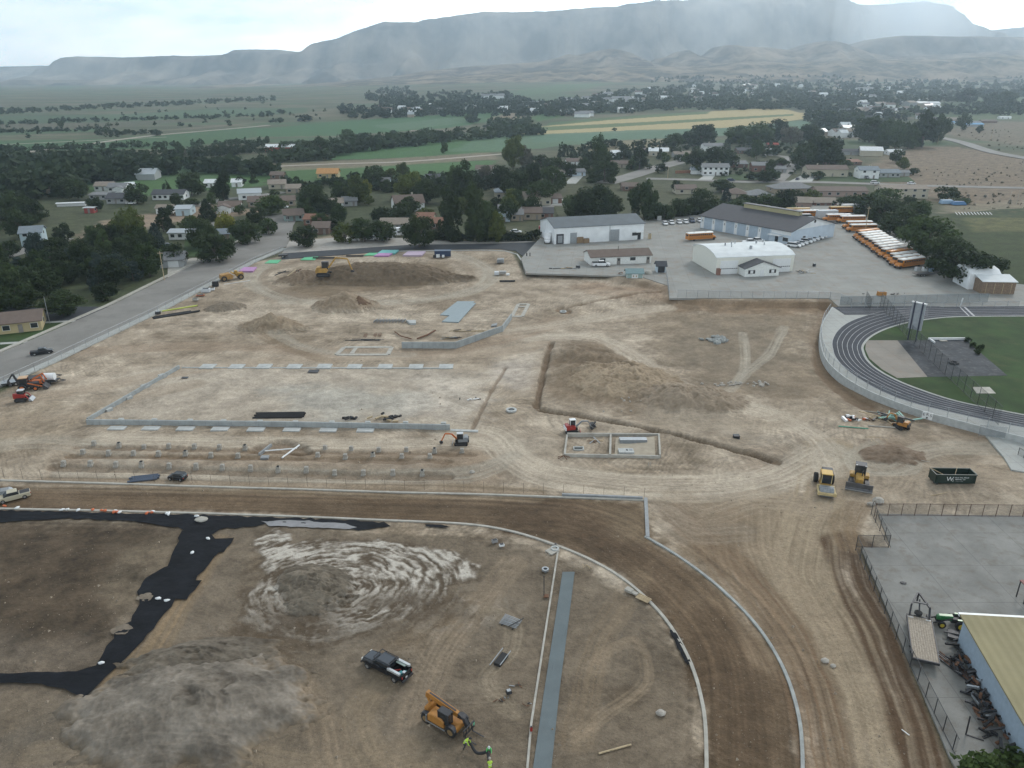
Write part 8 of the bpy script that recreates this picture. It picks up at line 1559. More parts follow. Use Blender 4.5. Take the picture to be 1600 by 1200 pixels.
rows=[('back',[(147,693),(186,695),(225,697),(264,697),(304,698),(343,699),(383,700),(508,702),(549,703),(592,704),(635,705),(679,706),(722,706)]),('middle',[(130,707),(170,708),(209,709),(248,710),(290,710),(330,712),(372,713),(497,716),(540,718),(583,717),(628,718),(672,719)]),('front',[(100,726),(142,727),(182,728),(222,729),(265,730),(307,731),(348,732),(392,733),(435,735),(479,735),(523,738),(568,739),(614,740),(660,741)])]
for rn,pts in rows:
 for i,(x,y)in enumerate(pts):
  t=pad(x,y,.8,.8,.05,m_pier,'small concrete pier in the %s row of the dug strip, %s from the left'%(rn,od[i]),'pier','concrete piers in rows','concrete_pier',0,(.6,.62))
  if(i*7+len(pts))%5==0:part(t,'black_cap',m_black,lambda b:b.box((0,0,.74),(.35,.35,.16)))
wallrun('retaining_wall',[(628,543),(712,543),(785,517),(799,498)],.3,1.5,m_wallc,'bent free-standing grey concrete wall on the upper site','concrete wall')
def ringfoot(name,pts,wd,ht,label,mat=m_concp):
 c=G(*pts[0]);t=thing(name,label,'foundation',(c.x,c.y,0));q=pts+[pts[0]]
 for i in range(len(pts)):wallrun('footing',[q[i],q[i+1]],wd,ht+i*.004,mat,parent=t)
 return t
t=ringfoot('strip_footing',[(526,553),(606,553),(612,542),(538,542)],1.0,.12,'long narrow rectangular footing above the back pads');wallrun('cross_footing',[(549,552),(556,543)],.9,.13,m_concp,parent=t)
t=ringfoot('strip_footing',[(800,494),(816,494),(826,475),(810,475)],.9,.15,'small rectangular footing at the end of the bent wall');wallrun('cross_footing',[(808,479),(823,479)],.8,.16,m_concp,parent=t)
t=ringfoot('building_foundation',[(882,714),(1031,717),(1029,684),(886,683)],.3,.5,'rectangular two-room foundation with light wall tops in the site centre');wallrun('dividing_wall',[(953,716),(954,684)],.34,.55,m_concp,parent=t)
t=thing('sand_floor','pale sand filling the right room of the centre foundation','sand');bpy.data.objects.remove(t)
drape('sand_fill',pw([(960,713),(1024,714),(1022,688),(962,688)]),.14,M('pale_sand',(.36,.31,.24),.95,var=.15,scale=.8),.8,'pale sand filling the right room of the centre foundation','sand',rough=.08)
t=thing('formwork_stack','long grey stack of curved forms inside the right room','formwork',tuple(G(989,692,.2)))
for k in range(5):part(t,'form',m_steel,lambda b:b.side([(-2.3,.1+k*.14),(-2.3,.22+k*.14),(2.3,.22+k*.14),(2.3,.1+k*.14)],-.9+k*.1,.9-k*.05))
t=thing('concrete_vault','flat concrete lid slab with two openings inside the right room','vault',tuple(G(978,708,.15)));part(t,'slab',m_conc,lambda b:b.box((0,0,.3),(2.5,1.5,.5)));part(t,'opening',m_glass,lambda b:b.box((.15,.1,.57),(.3,.6,.03)));part(t,'hatch',m_concd,lambda b:b.box((.75,.1,.57),(.5,.6,.03)))
t=thing('concrete_vault','small concrete box opening inside the left room','vault',tuple(G(904,702,.1)));part(t,'frame',m_conc,lambda b:(b.box((0,.5,.12),(1.7,.15,.3)),b.box((0,-.5,.12),(1.7,.15,.3)),b.box((-.8,0,.12),(.15,.85,.3)),b.box((.8,0,.12),(.15,.85,.3))));part(t,'well',m_glass,lambda b:b.box((0,0,.02),(1.4,.8,.06)))
sticks(928,691,7,.6,2.4,[m_wood,m_steel,m_rust],'tool_pile','rods and tools lying in the left room of the centre foundation','debris',24,(3.4,.6),.25,.1)
t=thing('rebar_dowels','two short pale posts standing before the centre foundation','posts',tuple(G(1014,728,0)));part(t,'post',m_concp,lambda b:b.box((-.1,0,.3),(.08,.08,.9)));part(t,'post',m_concp,lambda b:b.box((.25,0,.3),(.08,.08,.9)))
t=thing('fallen_frame','tangled reddish frame at the lower left corner of the centre foundation','frame',tuple(G(881,716,.1)));part(t,'bar',m_rust,lambda b:[b.bar((0,0,.5),(1.1*math.cos(a_),.8*math.sin(a_),.05),.09,.09)for a_ in(0.3,1.4,2.6,3.6,5.2)])
t=thing('bent_bucket','dark digging bucket lying right of the white excavator','bucket',tuple(G(926,667,.1)));part(t,'bucket',m_dsteel,lambda b:b.side([(-.5,0),(-.6,.6),(.1,.8),(.6,.2)],-.5,.5));part(t,'lug',m_dsteel,lambda b:b.bar((.1,0,.6),(.5,0,1.0),.4,.15))
t=thing('crate','small black crate sitting alone right of the trench','crate',tuple(G(1150,686,.05)));part(t,'box',m_black,lambda b:b.box((0,0,.35),(1.0,.9,.7)),.05);part(t,'lid',m_dsteel,lambda b:b.box((0,0,.73),(1.05,.95,.06)))
def ringpart(b,r0,r1,z0,z1,n=20):
 vs=[(r*math.cos(2*math.pi*k/n),r*math.sin(2*math.pi*k/n),z)for r,z in((r1,z0),(r1,z1),(r0,z1),(r0,z0))for k in range(n)]
 b.add(vs,[(j*n+k,j*n+(k+1)%n,((j+1)%4)*n+(k+1)%n,((j+1)%4)*n+k)for j in range(4)for k in range(n)])
for x,y,r,lab in[(799,641,1.0,'pale concrete manhole ring right of the thin trench'),(867,858,.55,'pale manhole ring beside the end of the long kerb'),(1490,568,1.0,'black tyre-like ring lying on the dark asphalt pad'),(880,487,.9,'pale pit ring set in a small round hole')]:
 z_=PL+.06 if x==1490 else .1;t=thing('ring',lab,'ring',tuple(G(x,y,z_)));part(t,'rim',m_black if x==1490 else m_conc,lambda b:ringpart(b,r*.62,r,-.1,.4 if x==1490 else .2));part(t,'well',m_glass,lambda b:b.tube([(0,0,-.05),(0,0,.05)],r*.61,16))
part(thing('rectangular_lid','pale square slab under the manhole ring by the long kerb','slab',tuple(G(863,861,.05))),'slab',m_concp,lambda b:b.box((0,0,.05),(1.5,1.2,.16),rz=.7))
part(thing('square_cover','dark flat cover lying on the pale floor near the back pads','cover',tuple(G(490,580,.1))),'plate',m_dsteel,lambda b:b.box((0,0,.03),(2.2,1.8,.05)))
part(thing('square_cover','small dark cover on the pale floor near the slanting wall','cover',tuple(G(289,590,.1))),'plate',m_dsteel,lambda b:b.box((0,0,.03),(1.3,.9,.05)))
# ------------------------------------------------------------------ materials laid out on the site
def boards(name,pts,ht,mat,label,cat='boards',n=3,z=.02):
 P=[G(a,b)for a,b in pts];c=sum(P,Vector())/4;zz=fz(c.x,c.y);t=thing(name,label,cat,(c.x,c.y,zz))
 for k in range(n):
  Q=[(p.lerp(c,.06*(k%2))-c)for p in P];part(t,'sheet',mat,lambda b:b.prism([(q_.x+.05*k,q_.y,0)for q_ in Q],z-.1+ht*k/n,z+ht*(k+1)/n-.015))
 return t
FO=lambda n_,c:M('foam_'+n_,c,.7,var=.08)
boards('foam_boards',[(741,471+0),(714,471),(687,492),(712,494)],.25,M('slate_panels',(.22,.27,.29),.5,var=.1),'large stack of blue-grey panels laid in steps, upper left part','panels',3)
boards('foam_boards',[(743,474),(727,474),(690,503),(716,504)],.3,M('slate_panels'),'large stack of blue-grey panels laid in steps, lower right part','panels',3)
for x0,x1,y0,y1,n_,c,lab in[(416,436,406,411,'green',(.10,.42,.22),'flat green foam sheet at the far left of the upper boards'),(472,494,401,406,'green',(.10,.42,.22),'green foam sheet left of the large excavator arm'),(571,590,395,399,'green',(.10,.42,.22),'green foam sheet beside the teal stack'),(592,620,392,397,'teal',(.16,.45,.44),'teal foam board stack at the upper edge of the site'),(587,610,397,401,'purple',(.42,.22,.42),'magenta foam boards in front of the teal stack'),(632,662,394,400,'pink',(.50,.40,.50),'pale pink foam board rows right of the teal stack'),(376,398,419,425,'purple',(.42,.22,.42),'purple foam boards beside the old yellow scraper')]:
 boards('foam_boards',[(x0+5,y0),(x1+3,y0),(x1-3,y1),(x0-3,y1)],.5 if n_!='green' else .15,FO(n_,c),lab)
for x,y,L_,lab in[(515,403.5,9,'black pipes lying right of the green foam sheet'),(560,400.5,6,'thin dark pipes between the foam boards')]:
 t=thing('pipe_stack',lab,'pipes',tuple(G(x-6,y,.1)))
 for k in range(4):part(t,'pipe',m_black,lambda b:b.tube([(-L_/2,k*.3,.1),(L_/2,k*.3+.1,.1)],.13,8))
def pipes(px,py,L_,deg,n,mat,label,r=.15,gap=.36,name='pipe_stack'):
 p=G(px,py);t=thing(name,label,'pipes',(p.x,p.y,fz(p.x,p.y)),R(deg))
 for k in range(n):part(t,'pipe',mat,lambda b:b.tube([(-L_/2+(k%3)*.3,(k-n/2)*gap,r+.02),(L_/2+(k%2)*.3,(k-n/2)*gap,r+.02)],r,8))
 return t
pipes(436,648,9,2,7,m_black,'bundle of long black pipes lying on the pale floor');pipes(268,492,9.5,36,6,m_black,'black pipe bundle by the road fence, wider one');pipes(280,491,10,36,2,m_black,'black pipe pair right of the wider bundle by the road fence',.2)
pipes(277,482,10,36,2,M('lime_pipe',(.45,.5,.1),.5),'yellow-green pipe behind the black pipe bundle');pipes(792,439,4.5,2,4,m_black,'short black pipe stack in front of the bundled frames');pipes(224,747,4.2,14,5,M('slate_beam',(.07,.09,.13),.5),'blue-black beam bundle above the straight dirt track',.16)
pipes(370,441,8,36,1,m_white,'thin white pipe below the old yellow scraper',.08);pipes(1333,667,5,-12,1,M('green_pipe',(.08,.3,.2),.5),'single dark green pipe on the haul road edge',.1);pipes(1377,666,4.5,-10,1,m_concp,'pale board lying in front of the mint-green heap',.12);pipes(1357,638,6,-20,1,m_concp,'long pale pole sticking out behind the debris',.09)
pipes(960,1167,3.3,18,1,m_wood,'single pale timber plank lying right of the runway strip',.09);pipes(1466,771,3,18,1,m_wood,'thin stick in front of the dumpster',.05);pipes(1433,720,3.6,-28,1,m_concp,'thin pale stick behind the left end of the dumpster',.05);pipes(1417,1142,.8,-60,1,m_white,'short white stick by the lower near yard fence',.05)
for i,(x,y)in enumerate([(570,524),(585,523),(592,523)]):pipes(x,y,3,92,3,m_rust,'short row of rusty dowel bars, %s of three'%od[i],.06,.3,'dowel_row')
for i in range(10):
 x=587+i*4.9;t=thing('leaning_form','leaning grey form panel in the short slanting row, %s of ten'%od[i],'panel',tuple(G(x,503,.05)),R(-20),'form panels in a slanting row');part(t,'panel',m_concd,lambda b:b.box((0,0,.35),(.12,2.0,.7),ry=.45))
boards('block_stack',[(634,502),(650,502),(650,507),(640,507)],.5,m_conc,'pale block stack at the right end of the slanting form row','blocks',2);boards('block_stack',[(768,508),(777,506),(776,510),(767,511)],.4,m_concd,'small grey block stack near the wall bend','blocks',2)
t=thing('curved_beam','thin dark curved beam lying left of the bent wall','beam',tuple(G(617,519,.1)))
cc=[G(617,519),G(627,526),(G(643,530))];part(t,'beam',m_rust,lambda b:b.tube([p-cc[0]+Vector((0,0,.12))for p in cc],.14,6))
t=thing('curved_beam','thicker brown beam slanting up left of the bent wall','beam',tuple(G(652,530,.1)));cc=[G(652,530),G(668,524),G(680,517)];part(t,'beam',m_rust,lambda b:b.tube([p-cc[0]+Vector((0,0,.15))for p in cc],.2,6))
t=thing('pallet_stack','bundle of silver-grey frames on the upper right of the site, upper one','bundle',tuple(G(782,410,.1)));part(t,'frames',m_steel,lambda b:[b.box((k*.25-1,0,.7),(.14,2.4,1.2),ry=.2)for k in range(9)]);part(t,'wrap',PT['lightgrey'],lambda b:b.box((0,0,.5),(2.4,1.6,.9)),.05)
t=thing('pallet_stack','bundle of silver-grey frames on the upper right of the site, lower one','bundle',tuple(G(783,429,.1)));part(t,'frames',m_steel,lambda b:[b.box((k*.3-.4,.3,.6),(.16,1.8,.9),ry=.3)for k in range(7)]);part(t,'wrap',PT['lightgrey'],lambda b:b.box((-1.4,0,.5),(1.4,1.8,.9)),.05);part(t,'sack',m_white,lambda b:b.box((2.1,-.9,.3),(1.1,.8,.6)),.1)
t=thing('job_trailer','dark blue equipment container with white boxes at the new road','container',tuple(G(692,401,.1)),R(2));part(t,'box',PT['blue'],lambda b:b.box((0,0,1.2),(5.6,2.2,1.9)),.04);part(t,'roof',M('blue_roof',(.12,.16,.22),.5),lambda b:b.box((0,0,2.2),(5.7,2.3,.1)));part(t,'white_box',m_white,lambda b:(b.box((-1.6,-1.4,.6),(1.2,.9,1.0)),b.box((.2,-1.4,.5),(.8,.8,.8))));part(t,'generator',m_black,lambda b:b.box((-2.8,-1.2,.4),(.9,.9,.8)))
t=thing('dark_trailer','small dark trailer at the left end of the new black road','trailer',tuple(G(443,402,.1)),R(5));part(t,'bed',m_dsteel,lambda b:b.box((0,0,.7),(3,1.8,.6)));[wheel(t,0,s_*.9,.4,.25)for s_ in(-1,1)]
for x,y,c,lab,d in[(337,447,m_black,'black upright tank forms beside the road fence',(1.8,1.2,1.4)),(322,456,PT['lightgrey'],'pale wrapped pallet beside the road fence',(2.4,1.6,1.0)),(332,453,m_white,'white bags right of the pale wrapped pallet',(1.4,1.0,.6)),(313,462,M('rust_orange'),'flat rusty orange plate left of the wrapped pallet',(2.4,1.2,.3)),(306,469,m_concp,'small pale stack at the end of the pallet line',(1.6,1.0,.6)),(247,490,m_dsteel,'dark small box left of the pipe bundles',(1.4,.9,.6)),(1377,462,PT['teleyellow'],'small yellow-orange box standing by the yard fence',(2.2,1.5,1.2)),(1433,423,PT['lightgrey'],'grey bin beside the nearest bus, left of three',(1.3,1.3,1.2)),(1444,423,m_white,'white bin beside the nearest bus, middle of three',(1.3,1.3,1.2)),(1454,424,M('bin_blue',(.25,.33,.42),.5),'blue-grey bin beside the nearest bus, right of three',(1.3,1.3,1.2)),(905,379,M('crate_brown',(.25,.17,.1),.9),'stack of brown crates against the warehouse wall, left one',(2.6,2.2,2.2)),(915,379,M('crate_brown'),'lower brown crates right of the taller crate stack',(2.2,2,1.6)),(1015,373,m_wood,'pale wooden crate right of the white warehouse',(1.2,1.2,2.0)),(1030,344,m_conc,'grey arched frame left of the parked car row',(1.8,.6,1.8)),(823,400,m_dsteel,'short dark bollard by the yard corner, left one',(.3,.3,1.2)),(828,400,m_dsteel,'short dark bollard by the yard corner, right one',(.3,.3,1.2)),(795,1083,m_dsteel,'small dark open box on the dirt right of the telehandler',(.55,.5,.35)),(1272,416,m_dsteel,'dark oil drum shape at the right foot of the workshop',(.8,.8,.9)),(868,853,m_concp,'pale block at the top of the long kerb',(.4,.4,.3)),(773,847,M('grey_box',(.3,.3,.3),.6),'small grey box near the inner kerb',(.8,.5,.4)),(784,853,m_white,'small white marker with a red spot near the inner kerb',(.7,.5,.3)),(830,1142,PT['red'],'little red tool standing beside the runway kerb',(.25,.25,.5)),(903,419,m_dsteel,'dark motorbike-like shape left of the white pickup',(1.4,.5,.9))]:
 z_=PL+.03 if(y<465 and 820<x)else .05;p=G(x,y,z_);t=thing('box',lab,'box',(p.x,p.y,z_),rnd.uniform(-.2,.4));t.name=lab.split(' ')[-1]if 0 else('bin' if 'bin' in lab else 'bollard' if 'bollard' in lab else 'crate' if 'crate' in lab else 'site_box')
 t['category']='bin' if 'bin' in lab else 'bollard' if 'bollard' in lab else 'crate' if 'crate' in lab else 'box'
 part(t,'body',c,lambda b:b.box((0,0,d[2]/2),d,top=(.94,.94)),.04);part(t,'top',m_dsteel if c is not m_dsteel else m_steel,lambda b:b.box((0,0,d[2]+.02),(d[0]*.7,d[1]*.7,.05)))
for x,y,deg,lab in[(798,972,28,'stack of silver scaffold frames on the dirt right of the slurry patch'),(783,1031,62,'dark mat stack with two steel rails below the scaffold frames')]:
 p=G(x,y);t=thing('frame_stack',lab,'stack',(p.x,p.y,fz(p.x,p.y)),R(-deg if x==798 else deg))
 if x==798:
  for k in range(9):part(t,'frame',m_steel,lambda b:(b.bar((-1.1,-.7+k*.17,.15+.03*k),(1.1,-.7+k*.17,.2+.04*(k%3)),.07,.07)))
  part(t,'cross_bar',m_dsteel,lambda b:(b.box((-.7,0,.08),(.1,1.8,.12)),b.box((.7,0,.08),(.1,1.8,.12)),b.bar((.2,-1,.3),(1.2,.9,.5),.07,.07)))
 else:
  part(t,'mat',m_black,lambda b:b.box((0,0,.2),(1.9,.8,.35)),.03)
  for s_ in(-.42,.55):part(t,'rail',m_steel,lambda b:b.bar((-1.5 if s_>0 else-1.0,s_,.4),(1.4,s_,.45),.08,.08))
t=thing('paver_stack','pale paving slabs and a timber frame leaning along the curved kerb','slabs',tuple(G(993,930,.05)),R(-42));part(t,'slab',m_concp,lambda b:(b.box((-1.0,.1,.2),(.9,.7,.3)),b.box((-.2,.1,.15),(.8,.5,.2))));part(t,'timber',m_wood,lambda b:[b.bar((.3,-.45+k*.2,.15+.02*k),(2.0,-.45+k*.2,.2),.12,.1)for k in range(5)])
sticks(918,884,4,.5,1.1,[m_wood],'stake_pile','few thin pale stakes near the top of the runway strip','stakes',25,(1.4,.8),.1,.05)
t=thing('lamp_pole','black upright pole with a bracket beside the long kerb','pole',tuple(G(850,932,.05)));part(t,'pole',m_dsteel,lambda b:b.tube([(0,0,0),(-.05,0,3.0)],.06,6));part(t,'base',m_rust,lambda b:b.box((.25,0,.08),(.6,.5,.16)))
t=thing('catch_basin','small oval grey basin rim at the top of the black pole','basin',tuple(G(852,891,.05)));part(t,'rim',m_steel,lambda b:ringpart(b,.25,.45,0,.25));part(t,'well',m_glass,lambda b:b.tube([(0,0,0),(0,0,.06)],.24,12))
for i,(x,y)in enumerate([(789,1092),(806,1070),(826,1100),(781,1095)]):sticks(x,y,4,.2,.7,[m_rust,m_steel,m_black],'hand_tools','small scattered hand tools right of the telehandler, %s'%['left cluster','upper cluster','right cluster by the kerb','lower cluster'][i],'tools',50+i,(.9,.5),.12,.06)
t=thing('wood_frame','dark open formwork pit with two white pipes in the dug strip','formwork',tuple(G(436,702,.05)));a_=Vector(t.location)
part(t,'pipe',m_white,lambda b:(b.tube([G(468,698)-a_+Vector((0,0,.3)),G(441,717)-a_+Vector((0,0,.2))],.14,6),b.tube([G(464,703)-a_+Vector((0,0,.3)),G(414,707)-a_+Vector((0,0,.3))],.1,6)));part(t,'form_wall',m_concd,lambda b:(b.bar(G(405,712)-a_+Vector((0,0,.2)),G(424,697)-a_+Vector((0,0,.2)),.3,.5),b.bar(G(408,716)-a_+Vector((0,0,.15)),G(420,716)-a_+Vector((0,0,.15)),.9,.4)))
P0,P1=G(1440,655,.3),G(1456,659,.3);d=P1-P0;t=thing('banner','white three-panel banner hung on the curved track wall','banner',(P0.x,P0.y,0),math.atan2(d.y,d.x));Lb=d.length
part(t,'sheet',m_white,lambda b:[b.box((Lb*(k+.5)/3,-.35,1.35+(.12 if k==1 else 0)),(Lb/3-.02,.06,1.3))for k in range(3)])
for k,s_ in enumerate('ERS'):text(s_,.75,m_dsteel,t,(Lb*(k+.5)/3,-.40,1.5+(.1 if k==1 else 0)))
part(t,'dot',m_dsteel,lambda b:b.tube([(Lb/2,-.36,.98),(Lb/2,-.40,.98)],.16,10))
part(thing('gate','grey chain-link gate in the track wall at the lower right','gate',tuple(G(1549,683,.3)),R(-14)),'leaf',m_wire,lambda b:b.box((0,0,1.1),(4.2,.05,2.0)))
t=thing('floodlight_pole','slanting pale floodlight arm behind the running track','pole',tuple(G(1500,479,PL)));part(t,'pole',m_white,lambda b:b.tube([(0,0,0),(.35,.1,2.3)],.13,8))
for i,(x0,x1,y)in enumerate([(1450,1509,531)]):
 t=thing('goal_frame','white long jump board frame on the far edge of the asphalt pad','frame',tuple(G(x0,y,PL+.1)));w_=(G(x1,y,PL)-G(x0,y,PL)).length;part(t,'bar',m_white,lambda b:(b.box((w_/2,0,.3),(w_,.2,.5)),b.box((.3,-1.2,.2),(.25,2.4,.4)),b.box((w_,-.8,.2),(.2,1.6,.4))));part(t,'panel',m_concp,lambda b:b.box((w_*.35,-.9,.1),(1.6,.8,.15)))
q=random.Random(8)
for i,(x,y)in enumerate([(1512,534),(1520,542),(1528,548),(1533,545),(1526,553)]):
 t=thing('potted_shrub','low dark clump at the slanting edge of the asphalt pad, %s from the top'%od[i],'bush',tuple(G(x,y,PL+.05)),0,'dark clumps at the pad edge');me_=mesh_from_quads('foliage',leafmesh('x','shrub',i,300,.08)*np.array([1.3,1.3,1.1]),LEAF['dark']);o=bpy.data.objects.new('foliage',me_);col.objects.link(o);o.parent=t
t=thing('bleacher_frames','stacked pale metal frames on the dry slope above the lawn','frames',tuple(G(1520,336,.5)))
for k in range(12):part(t,'frame',m_steel,lambda b:b.bar((-8+k*1.4,-2,.4),(-6.4+k*1.4,3,.8),.2,.2))
part(thing('blue_tarp','blue tarp-covered load below the long two-storey tan house','tarp',tuple(G(1497,320,.1))),'cover',M('tarp_blue',(.05,.14,.28),.5),lambda b:b.box((0,0,.9),(7,4,1.6),top=(.7,.5)),.2)
part(thing('blue_shed','pale blue box beside the blue tarp','box',tuple(G(1478,318,.1))),'cover',M('tarp_pale',(.25,.36,.48),.5),lambda b:b.box((0,0,.9),(6,3,1.8),top=(.9,.8)),.1)
t=thing('red_machine','bright red machine in the trees at the left corner of the warehouse','machine',tuple(G(849,360,.1)));part(t,'body',PT['red'],lambda b:(b.box((0,0,1.2),(3.8,2,1.2)),b.box((.2,0,2.6),(2.0,1.6,1.6))),.1);[wheel(t,x_,s_*1,.5,.3)for x_ in(-1.2,1.2)for s_ in(-1,1)]
t=thing('wooden_fence','reddish wooden privacy fence left of the white two-storey house','fence',tuple(G(1056,271,.1)),R(12));part(t,'panel',M('red_boards',(.24,.11,.06),.9,var=.3),lambda b:b.box((5,0,.9),(11,.12,1.8)));part(t,'rail',m_wood,lambda b:b.box((5,0,1.85),(11,.16,.08)))
# ------------------------------------------------------------------ three workers with a black hose
m_skin=M('skin',(.42,.25,.17),.6,var=.04);m_hiv=M('hi_vis_lime',(.42,.62,.06),.6,var=.06);m_hivg=M('hi_vis_green',(.12,.55,.16),.6,var=.06);m_jean=M('jeans',(.03,.035,.055),.85);m_boot=M('boot',(.05,.035,.025),.8)
def person(px,py,face,shirt,hat,label,lean=.35,arm=(.45,.25,.95),knee=.1):
 import bmesh
 p=G(px,py);zz=fz(p.x,p.y);t=thing('person',label,'person',(p.x,p.y,zz),0)
 an=math.atan2(face[1]-p.y,face[0]-p.x)if not isinstance(face,float)else face;t.rotation_euler.z=an
 L_=lean;N={'pel':(0,0,.93),'sp':(L_*.35,0,1.15),'ch':(L_*.8,0,1.36),'ne':(L_*1.05,0,1.50),'hd':(L_*1.25,0,1.60),'ht':(L_*1.32,0,1.72)}
 V=list(N.values());names=list(N);E=[(0,1),(1,2),(2,3),(3,4),(4,5)];Rr=[.15,.14,.17,.065,.105,.085]
 def chain(start,pts,rs):
  i=start
  for p_,r_ in zip(pts,rs):V.append(p_);Rr.append(r_);E.append((i,len(V)-1));i=len(V)-1
  return i
 hands=[]
 for s in(-1,1):
  chain(0,[(.02,s*.11,.85),(.08+knee,s*.13,.48),(.0-knee*.5,s*.14,.09),(.16-knee*.5,s*.15,.05)],[.10,.062,.045,.045])
  sh=(L_*.85,s*.20,1.40);el=(sh[0]+arm[0]*.45,s*.25,(sh[2]+arm[2])/2-.06);ha=(sh[0]+arm[0],s*arm[1]*.5,arm[2])
  i=chain(2,[sh,el,ha],[.068,.048,.034]);hands.append((i,ha,s))
 me=bpy.data.meshes.new('body');me.from_pydata(V,E,[]);me.update();o=bpy.data.objects.new('body',me);col.objects.link(o);o.parent=t
 sk=o.modifiers.new('skin','SKIN');o.modifiers.new('sub','SUBSURF').levels=1;o.modifiers['sub'].render_levels=2
 for i,sv_ in enumerate(me.skin_vertices[0].data):sv_.radius=(Rr[i],Rr[i]*(1.25 if i in(1,2)else 1));sv_.use_root=(i==0)
 bpy.context.view_layer.update();ev=bpy.data.meshes.new_from_object(o.evaluated_get(bpy.context.evaluated_depsgraph_get()));o.modifiers.clear();o.data=ev
 ev.materials.clear()
 for m_ in(m_skin,shirt,m_jean,m_boot):ev.materials.append(m_)
 for f in ev.polygons:
  c=f.center;hx=math.dist((c.x,c.z),(L_*1.28,1.64));out_=max(abs(math.dist(c,h[1]))<.16 for h in hands)
  f.material_index=0 if(c.z>1.5 and hx<.2)or out_ else(3 if c.z<.14 else(2 if c.z<.93 else 1));f.use_smooth=True
 for i,ha,s in hands:
  hm_=MB()
  for k in range(4):y_=ha[1]+(k-1.5)*.021;l_=(.035,.042,.040,.030)[k];hm_.tube([(ha[0]+.02,y_,ha[2]+.01),(ha[0]+.02+l_,y_,ha[2]-.01),(ha[0]+.03+l_,y_,ha[2]-.045),(ha[0]+.01+l_*.6,y_,ha[2]-.065)],.0095,5,.007)
  hm_.tube([(ha[0],ha[1]-s*.035,ha[2]),(ha[0]+.03,ha[1]-s*.06,ha[2]-.02),(ha[0]+.045,ha[1]-s*.045,ha[2]-.05)],.011,5,.008);hm_.build('fingers',m_skin,t,True)
 hx=L_*1.3;f_=part(t,'face',m_skin,lambda b:(b.box((hx+.10,0,1.60),(.035,.028,.05),top=(.4,.6)),b.box((hx+.085,0,1.555),(.015,.05,.012)),b.box((hx,.105,1.61),(.03,.02,.06)),b.box((hx,-.105,1.61),(.03,.02,.06))))
 part(f_,'eyes',m_black,lambda b:(b.box((hx+.092,.035,1.635),(.012,.022,.012)),b.box((hx+.092,-.035,1.635),(.012,.022,.012))))
 part(t,'hard_hat',hat,lambda b:(b.loft([[(hx+r_*math.cos(2*math.pi*k/14)*1.15,r_*math.sin(2*math.pi*k/14),z_)for k in range(14)]for z_,r_ in((1.69,.135),(1.74,.13),(1.79,.10),(1.82,.05))]),b.box((hx+.12,0,1.69),(.14,.18,.015))),0,True)
 part(t,'vest_stripe',m_lamp,lambda b:b.tube([(L_*.45,0,1.13),(L_*.50,0,1.17)],.185,12))if shirt is m_hiv else None
 t.scale=(.9,)*3;return t
W1,W2,W3=G(726,1168),G(763,1180),G(765,1206)
person(725,1168,(W2.x,W2.y),m_hiv,m_black,'person in lime shirt and dark cap bending at the left hose end',.55,(.35,.3,.75));person(764,1180,(W3.x,W3.y),m_hivg,PT['lightgrey'],'person in a bright green shirt holding the bend of the black hose',.35,(.35,.3,.85));person(766,1208,(W2.x,W2.y),m_hiv,m_concp,'person with a pale hat and yellow vest cut off by the bottom edge',.3,(.4,.3,.85))
h1,h2,h3=W1+Vector((.55,-.1,.62)),W2+Vector((-.1,-.35,.78)),W3+Vector((-.05,.45,.8))
hp=smooth([tuple(h1),tuple(h1.lerp(h2,.35)+Vector((0,-.35,-.35))),tuple(h1.lerp(h2,.75)+Vector((0,-.1,-.3))),tuple(h2),tuple(h2.lerp(h3,.5)+Vector((.05,0,-.1))),tuple(h3)],8)
o=MB().tube([Vector(p_)for p_ in hp],.14,10).build('hose',m_black,None,True);tag(o,'thick black hose carried by the three workers','hose')
r=np.random.RandomState(9);vs=[];fs=[]
n=5200;t_=r.rand(n)**.6;PYs=470+740*t_;PXs=r.uniform(-20,1420,n);pts=np.array([G(a,b)[:2]for a,b in zip(PXs,PYs)]);sd_=sdf(pts[:,0],pts[:,1],SITE);pts=pts[sd_<-2];Zs=hground(pts[:,0],pts[:,1])
for k in range(len(pts)):
 s_=r.uniform(.03,.11)*(1+1.5*(r.rand()>.96));b0=len(vs);a_=r.uniform(0,6.28);x,y,z_=pts[k,0],pts[k,1],Zs[k]
 vs+=[(x+s_*math.cos(a_+j*2.1),y+s_*math.sin(a_+j*2.1),z_-.02)for j in range(3)]+[(x,y,z_+s_*.9)];fs+=[(b0,b0+1,b0+3),(b0+1,b0+2,b0+3),(b0+2,b0,b0+3)]
mb=MB();mb.v=vs;mb.f=fs;o=mb.build('clods',M('clod_soil',(.27,.22,.165),.95,var=.45,scale=.6));tag(o,'small clods and pebbles strewn over the dirt','clods',None,'stuff')
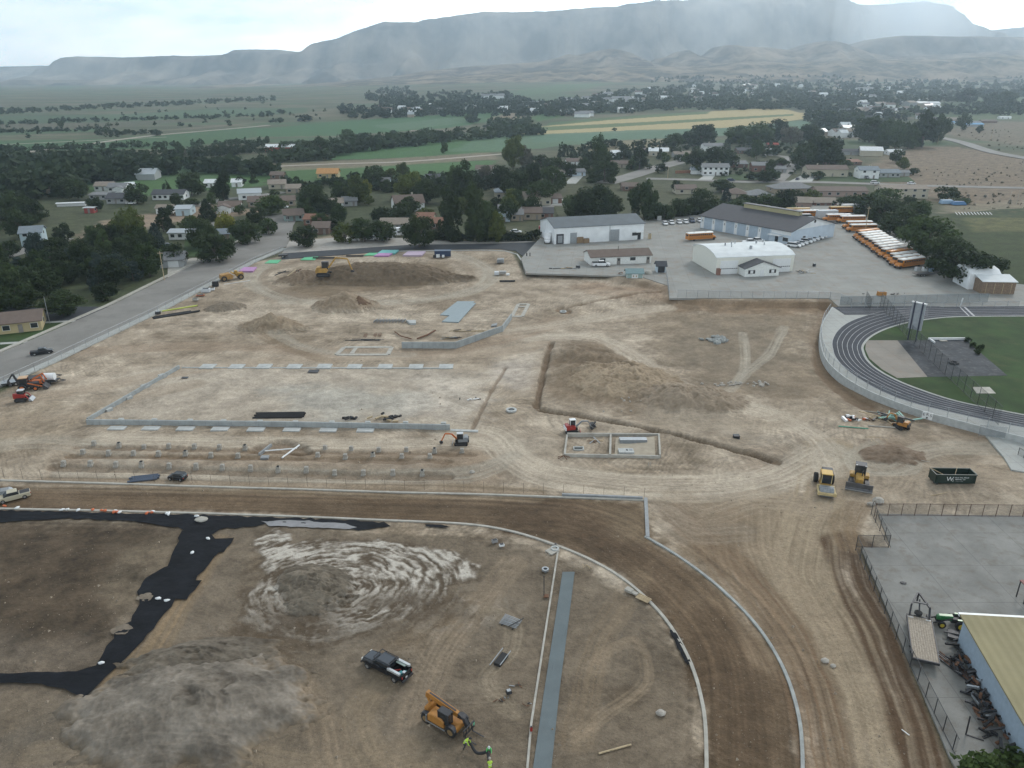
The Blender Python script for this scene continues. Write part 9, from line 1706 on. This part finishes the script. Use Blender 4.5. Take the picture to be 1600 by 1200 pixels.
# ------------------------------------------------------------------ labels of the trees: look plus the nearest landmark
KW={'round':'round-crowned tree','spread':'spreading tree','poplar':'slim upright tree','conifer':'cone-shaped tree','shrub':'bush'}
CW={'dark':'dark green','mid':'green','olive':'olive-green','yellow':'yellowish','blue':'bluish','plum':'plum-dark','grey':'grey thin','brown':'brown'}
LM=[(nk,x,y)for nk,x,y,w_ in HOUSES if nk]+[('the white warehouse',936,372),('the far buses',1290,335),('the storage barn',1560,448),('the slanting bus row',1400,395),('the red barn in the fields',436,240),('the golden field',1040,195),('the sprinkled green field',640,240),('the paved road end',440,350),('the bare right hillside',1480,250),('the far left fields',120,205),('the upper middle field',560,205),('the new black road',700,384),('the right horizon town',1400,178),('the dry lawn',1520,370)]
used={}
for rec in TREES:
 t,px,py,wpx,hpx,kind,colr,area,lab=rec
 if lab is None:
  nk,x,y=min(LM,key=lambda l:(l[1]-px)**2+((l[2]-py)*1.6)**2);dx,dy=px-x,py-y
  rel='left of' if dx<-22 else 'right of' if dx>22 else('behind' if dy<0 else 'in front of')
  if rel in('left of','right of')and abs(dy)>22:rel=('behind and ' if dy<0 else 'in front and ')+rel
  sz='tall' if hpx>44 else 'small' if hpx<20 else ''
  lab=' '.join(('%s %s %s %s %s'%(sz,CW[colr],KW[kind],rel,nk)).split())
  if area and('grove' in area or 'edge' in area):lab=' '.join(('%s %s %s in %s'%(sz,CW[colr],KW[kind],area)).split())
 used.setdefault(lab,[]).append(rec)
od2=['leftmost','second from the left','third from the left','fourth from the left','fifth from the left','sixth from the left']
for lab,recs in used.items():
 recs.sort(key=lambda r_:r_[1])
 for i,r_ in enumerate(recs):
  l2=lab if len(recs)==1 else(lab+', '+(od2[i]if i<len(recs)-1 or len(recs)>6 else 'rightmost')if len(recs)<=6 else lab)
  for a_,b_ in(('the dense dark grove left of the paved road','the dense roadside grove'),('-crowned',''),('behind and ',''),('in front and ',''),('the tall trees at the back of the dark grove','the back of the roadside grove'),('upright ',''),(' from the left','')):
   if len(l2.split())>16:l2=l2.replace(a_,b_)
  r_[0]['label']=l2
  if len(recs)>1:r_[0]['group']=(lab+'s')[:80]
